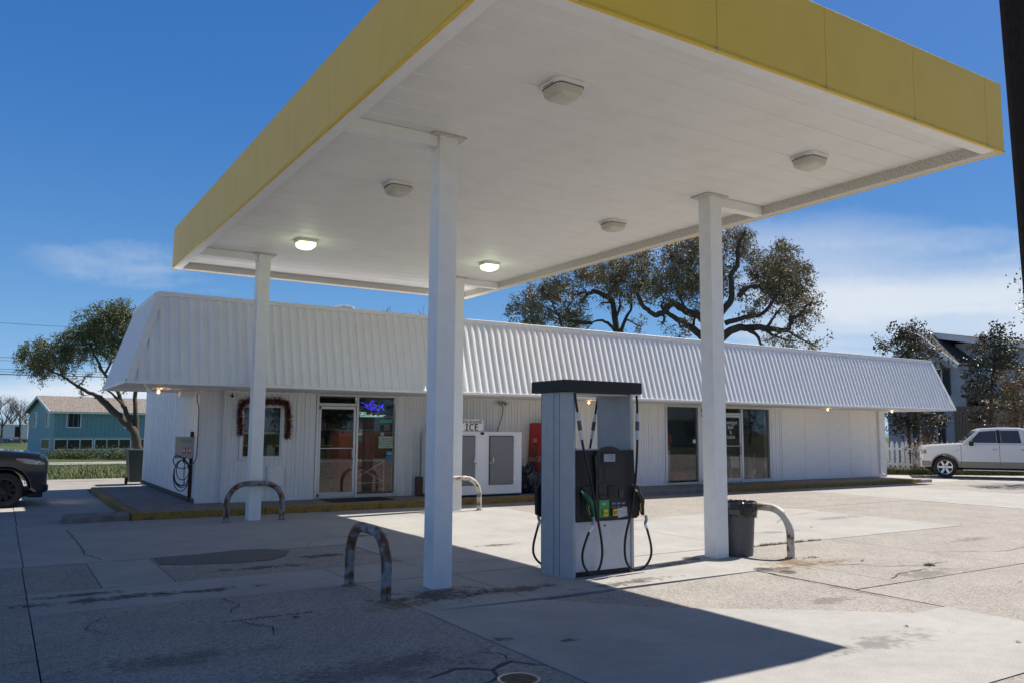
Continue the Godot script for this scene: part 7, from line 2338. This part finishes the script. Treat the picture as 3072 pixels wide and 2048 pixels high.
	part(vt, "stems", vb, mat("vine_brown", lin(0.20, 0.13, 0.08), 0.9))
	crown(vt, Vector3(33.3, 0, -19.8), [[33.1, 1.25, -19.95, 0.35, 1.0], [33.5, 1.0, -19.75, 0.3, 1.0], [32.8, 1.0, -20.1, 0.25, 1.0]], 140, fine, bm, [Color(0.20, 0.14, 0.08), Color(0.14, 0.09, 0.05)], 31, -0.3, "dead_leaves")

func scatter(t: Node3D, me: ArrayMesh, m: Material, n: int, where: Callable, tones: Array, size: float) -> void:
	var mm := MultiMesh.new()
	mm.transform_format = MultiMesh.TRANSFORM_3D
	mm.use_colors = true
	mm.mesh = me
	mm.instance_count = n
	for i in n:
		var p: Vector3 = where.call()
		if p.z < -30.0:
			p.y = fall(p.x, p.z) - 0.01
		var s := size * rnd(0.5, 1.4)
		mm.set_instance_transform(i, Transform3D(Basis(Vector3.UP, rnd(0, TAU)) * Basis.from_scale(Vector3(s, s * rnd(0.6, 1.2), s)), p - t.position))
		mm.set_instance_color(i, (tones[rng.randi() % tones.size()] as Color) * rnd(0.8, 1.2))
	var mi := MultiMeshInstance3D.new()
	mi.name = "blades"
	mi.multimesh = mm
	mi.material_override = m
	t.add_child(mi)

func bare_tree(o: Vector3, h: float, label: String, group: String, m: Material, depth: int) -> void:
	var t := thing("bare_tree", label, "tree", o, 0.0, group)
	var mb := MB.new()
	var tr := MB.new()
	tr.tube([Vector3(0, -0.1, 0), Vector3(rnd(-0.1, 0.1), h * 0.2, 0), Vector3(rnd(-0.2, 0.2), h * 0.42, 0)], [h * 0.022, h * 0.018, h * 0.014], 7)
	part(t, "trunk", tr, m)
	for i in 6:
		fork(mb, Vector3(0, h * rnd(0.25, 0.42), 0), (Vector3(rnd(-1, 1), rnd(0.8, 1.6), rnd(-1, 1))).normalized(), h * 0.24, h * 0.009, depth)
	part(t, "branches", mb, m)

func fork(mb: MB, a: Vector3, d: Vector3, l: float, r: float, depth: int) -> void:
	var b := a + d * l * rnd(0.7, 1.1)
	mb.tube([a, a.lerp(b, 0.5) + Vector3(rnd(-1, 1), rnd(-1, 1), rnd(-1, 1)) * l * 0.06, b], [r, r * 0.85, r * 0.65], 4 if depth > 2 else 3, false)
	if depth <= 0:
		return
	for k in 2 + (1 if rng.randf() < 0.5 else 0):
		fork(mb, a.lerp(b, rnd(0.55, 1.0)), (d + Vector3(rnd(-1, 1), rnd(-0.4, 0.9), rnd(-1, 1)) * 0.75).normalized(), l * 0.68, r * 0.6, depth - 1)

# ---------------------------------------------------------------- poles, wires, and the far side of the road behind the camera
func make_street() -> void:
	var o := Vector3(5.58, 0, -2.40)
	var t := thing("utility_pole", "dark weathered timber utility pole close to the canopy", "pole", o)
	part(t, "shaft", MB.new().tube([Vector3(0, -0.1, 0), Vector3(-0.1, 4.5, -0.06), Vector3(-0.2, 9.0, -0.12)], [0.17, 0.152, 0.13], 18), dress(mat("pole_wood", lin(0.055, 0.042, 0.035), 0.95), tx.wood, 0.4, null, 1.0, tx.grain, 1.0))
	mats["pole_wood"].uv1_scale = Vector3(6, 0.7, 6)
	for k in 5:
		part(t, "staple", MB.new().bev(Vector3(-0.01, 1.0 + k * 1.1, 0.15), Vector3(0.01, 1.05 + k * 1.1, 0.165), 0.002), mats["steel"])
	for px in [-46.0, 31.0]:
		t = thing("wire_pole", "timber pole carrying the wires along the far street", "pole", Vector3(px, -0.85, -60), 0.0, "poles along the far street")
		part(t, "shaft", MB.new().tube([Vector3(0, -0.1, 0), Vector3(0, 9.6, 0)], [0.16, 0.11], 10), mats["old_wood"])
		part(t, "crossarm", MB.new().bev(Vector3(-0.06, 8.9, -0.9), Vector3(0.06, 9.02, 0.9), 0.01), mats["old_wood"])
	var hts := [8.25, 6.1, 5.9, 5.36, 5.2, 5.02]
	var rad := [0.012, 0.014, 0.012, 0.012, 0.012, 0.028]
	for i in 6:
		var path := []
		for k in 25:
			var u := k / 24.0
			path.append(Vector3(lerpf(-46, 31, u) + 46.0, hts[i] + 0.5 * pow(2.0 * u - 1.0, 2.0) - 0.1 + (0.35 * (u - 0.6) if i == 5 else 0.0), 0.0))
		single("overhead_wire", ["highest thin overhead wire above the teal house", "second overhead wire beneath the highest one", "thin wire close under second overhead wire", "thin overhead wire passing the tree limb", "thin wire just above the thick cable", "thick black lowest overhead cable crossing the leaning tree"][i], "wire", MB.new().tube(path, rad[i], 5, false), mats["dark"], Vector3(-46, 0, -60.0 + i * 0.12), "overhead wires along the far street")
	# across the road behind: trees and a house that the shop windows mirror
	var rd := MB.new()
	rd.box(Vector3(-120, -0.05, 14), Vector3(160, -0.01, 22))
	struct("road", rd, mats["asphalt"])
	var oak := leaf_cluster("oak_big", 14, 0.7, 0.34, 0.10)
	var om := leaf_mat("oak_leaf", 0.42, Color(0.10, 0.10, 0.05))
	var spots := [[2, 33, 8.0], [13, 30, 7.0], [24, 32, 9.0], [36, 34, 8.0], [49, 33, 9.5], [60, 40, 10.0], [72, 36, 8.5], [86, 40, 10.0], [-10, 31, 7.5], [-24, 34, 8.0]]
	for s in spots:
		var p := Vector3(s[0], 0, s[1])
		t = thing("roadside_oak", "full green oak on the far side of the road facing the store", "tree", p, 0.0, "oaks across the road facing the store")
		var h: float = s[2]
		var bl := []
		for k in 9:
			bl.append([p.x + rnd(-0.42, 0.42) * h, h * rnd(0.28, 0.85), p.z + rnd(-0.35, 0.35) * h, h * rnd(0.20, 0.28), 1.0])
		limbs_of(t, p, [[0.32, 0.16, [[p.x, -0.1, p.z], [p.x + 0.2, h * 0.25, p.z], [p.x, h * 0.5, p.z]]]], bl, 0.04, mats["bark"], 2)
		crown(t, p, bl, 9, oak, om, [Color(0.05, 0.06, 0.025), Color(0.075, 0.075, 0.03)], 77, -0.3)
	o = Vector3(66, 0, 34)
	t = thing("cream_house", "single-storey cream house across the road mirrored in the tackle shop window", "house", o)
	part(t, "wall", MB.new().box(Vector3(-7, 0, 0), Vector3(7, 3.0, 8)), dress(mat("cream_wall", lin(0.5, 0.47, 0.4), 0.8), tx.paint, 3.0))
	part(t, "roof", gable_roof(7.5, 8.6, 3.0, 5.4), mats["roof_metal"])
	house_window(t, Vector3(-3, 1.0, -0.06), 1.4, 1.3, false)
	house_window(t, Vector3(3, 1.0, -0.06), 1.4, 1.3, false)

func gable_roof(hx: float, d: float, y0: float, y1: float) -> MB:
	var mb := MB.new()
	mb.prism([Vector2(-hx, y0), Vector2(hx, y0), Vector2(0, y1)], -0.5, d)
	return mb
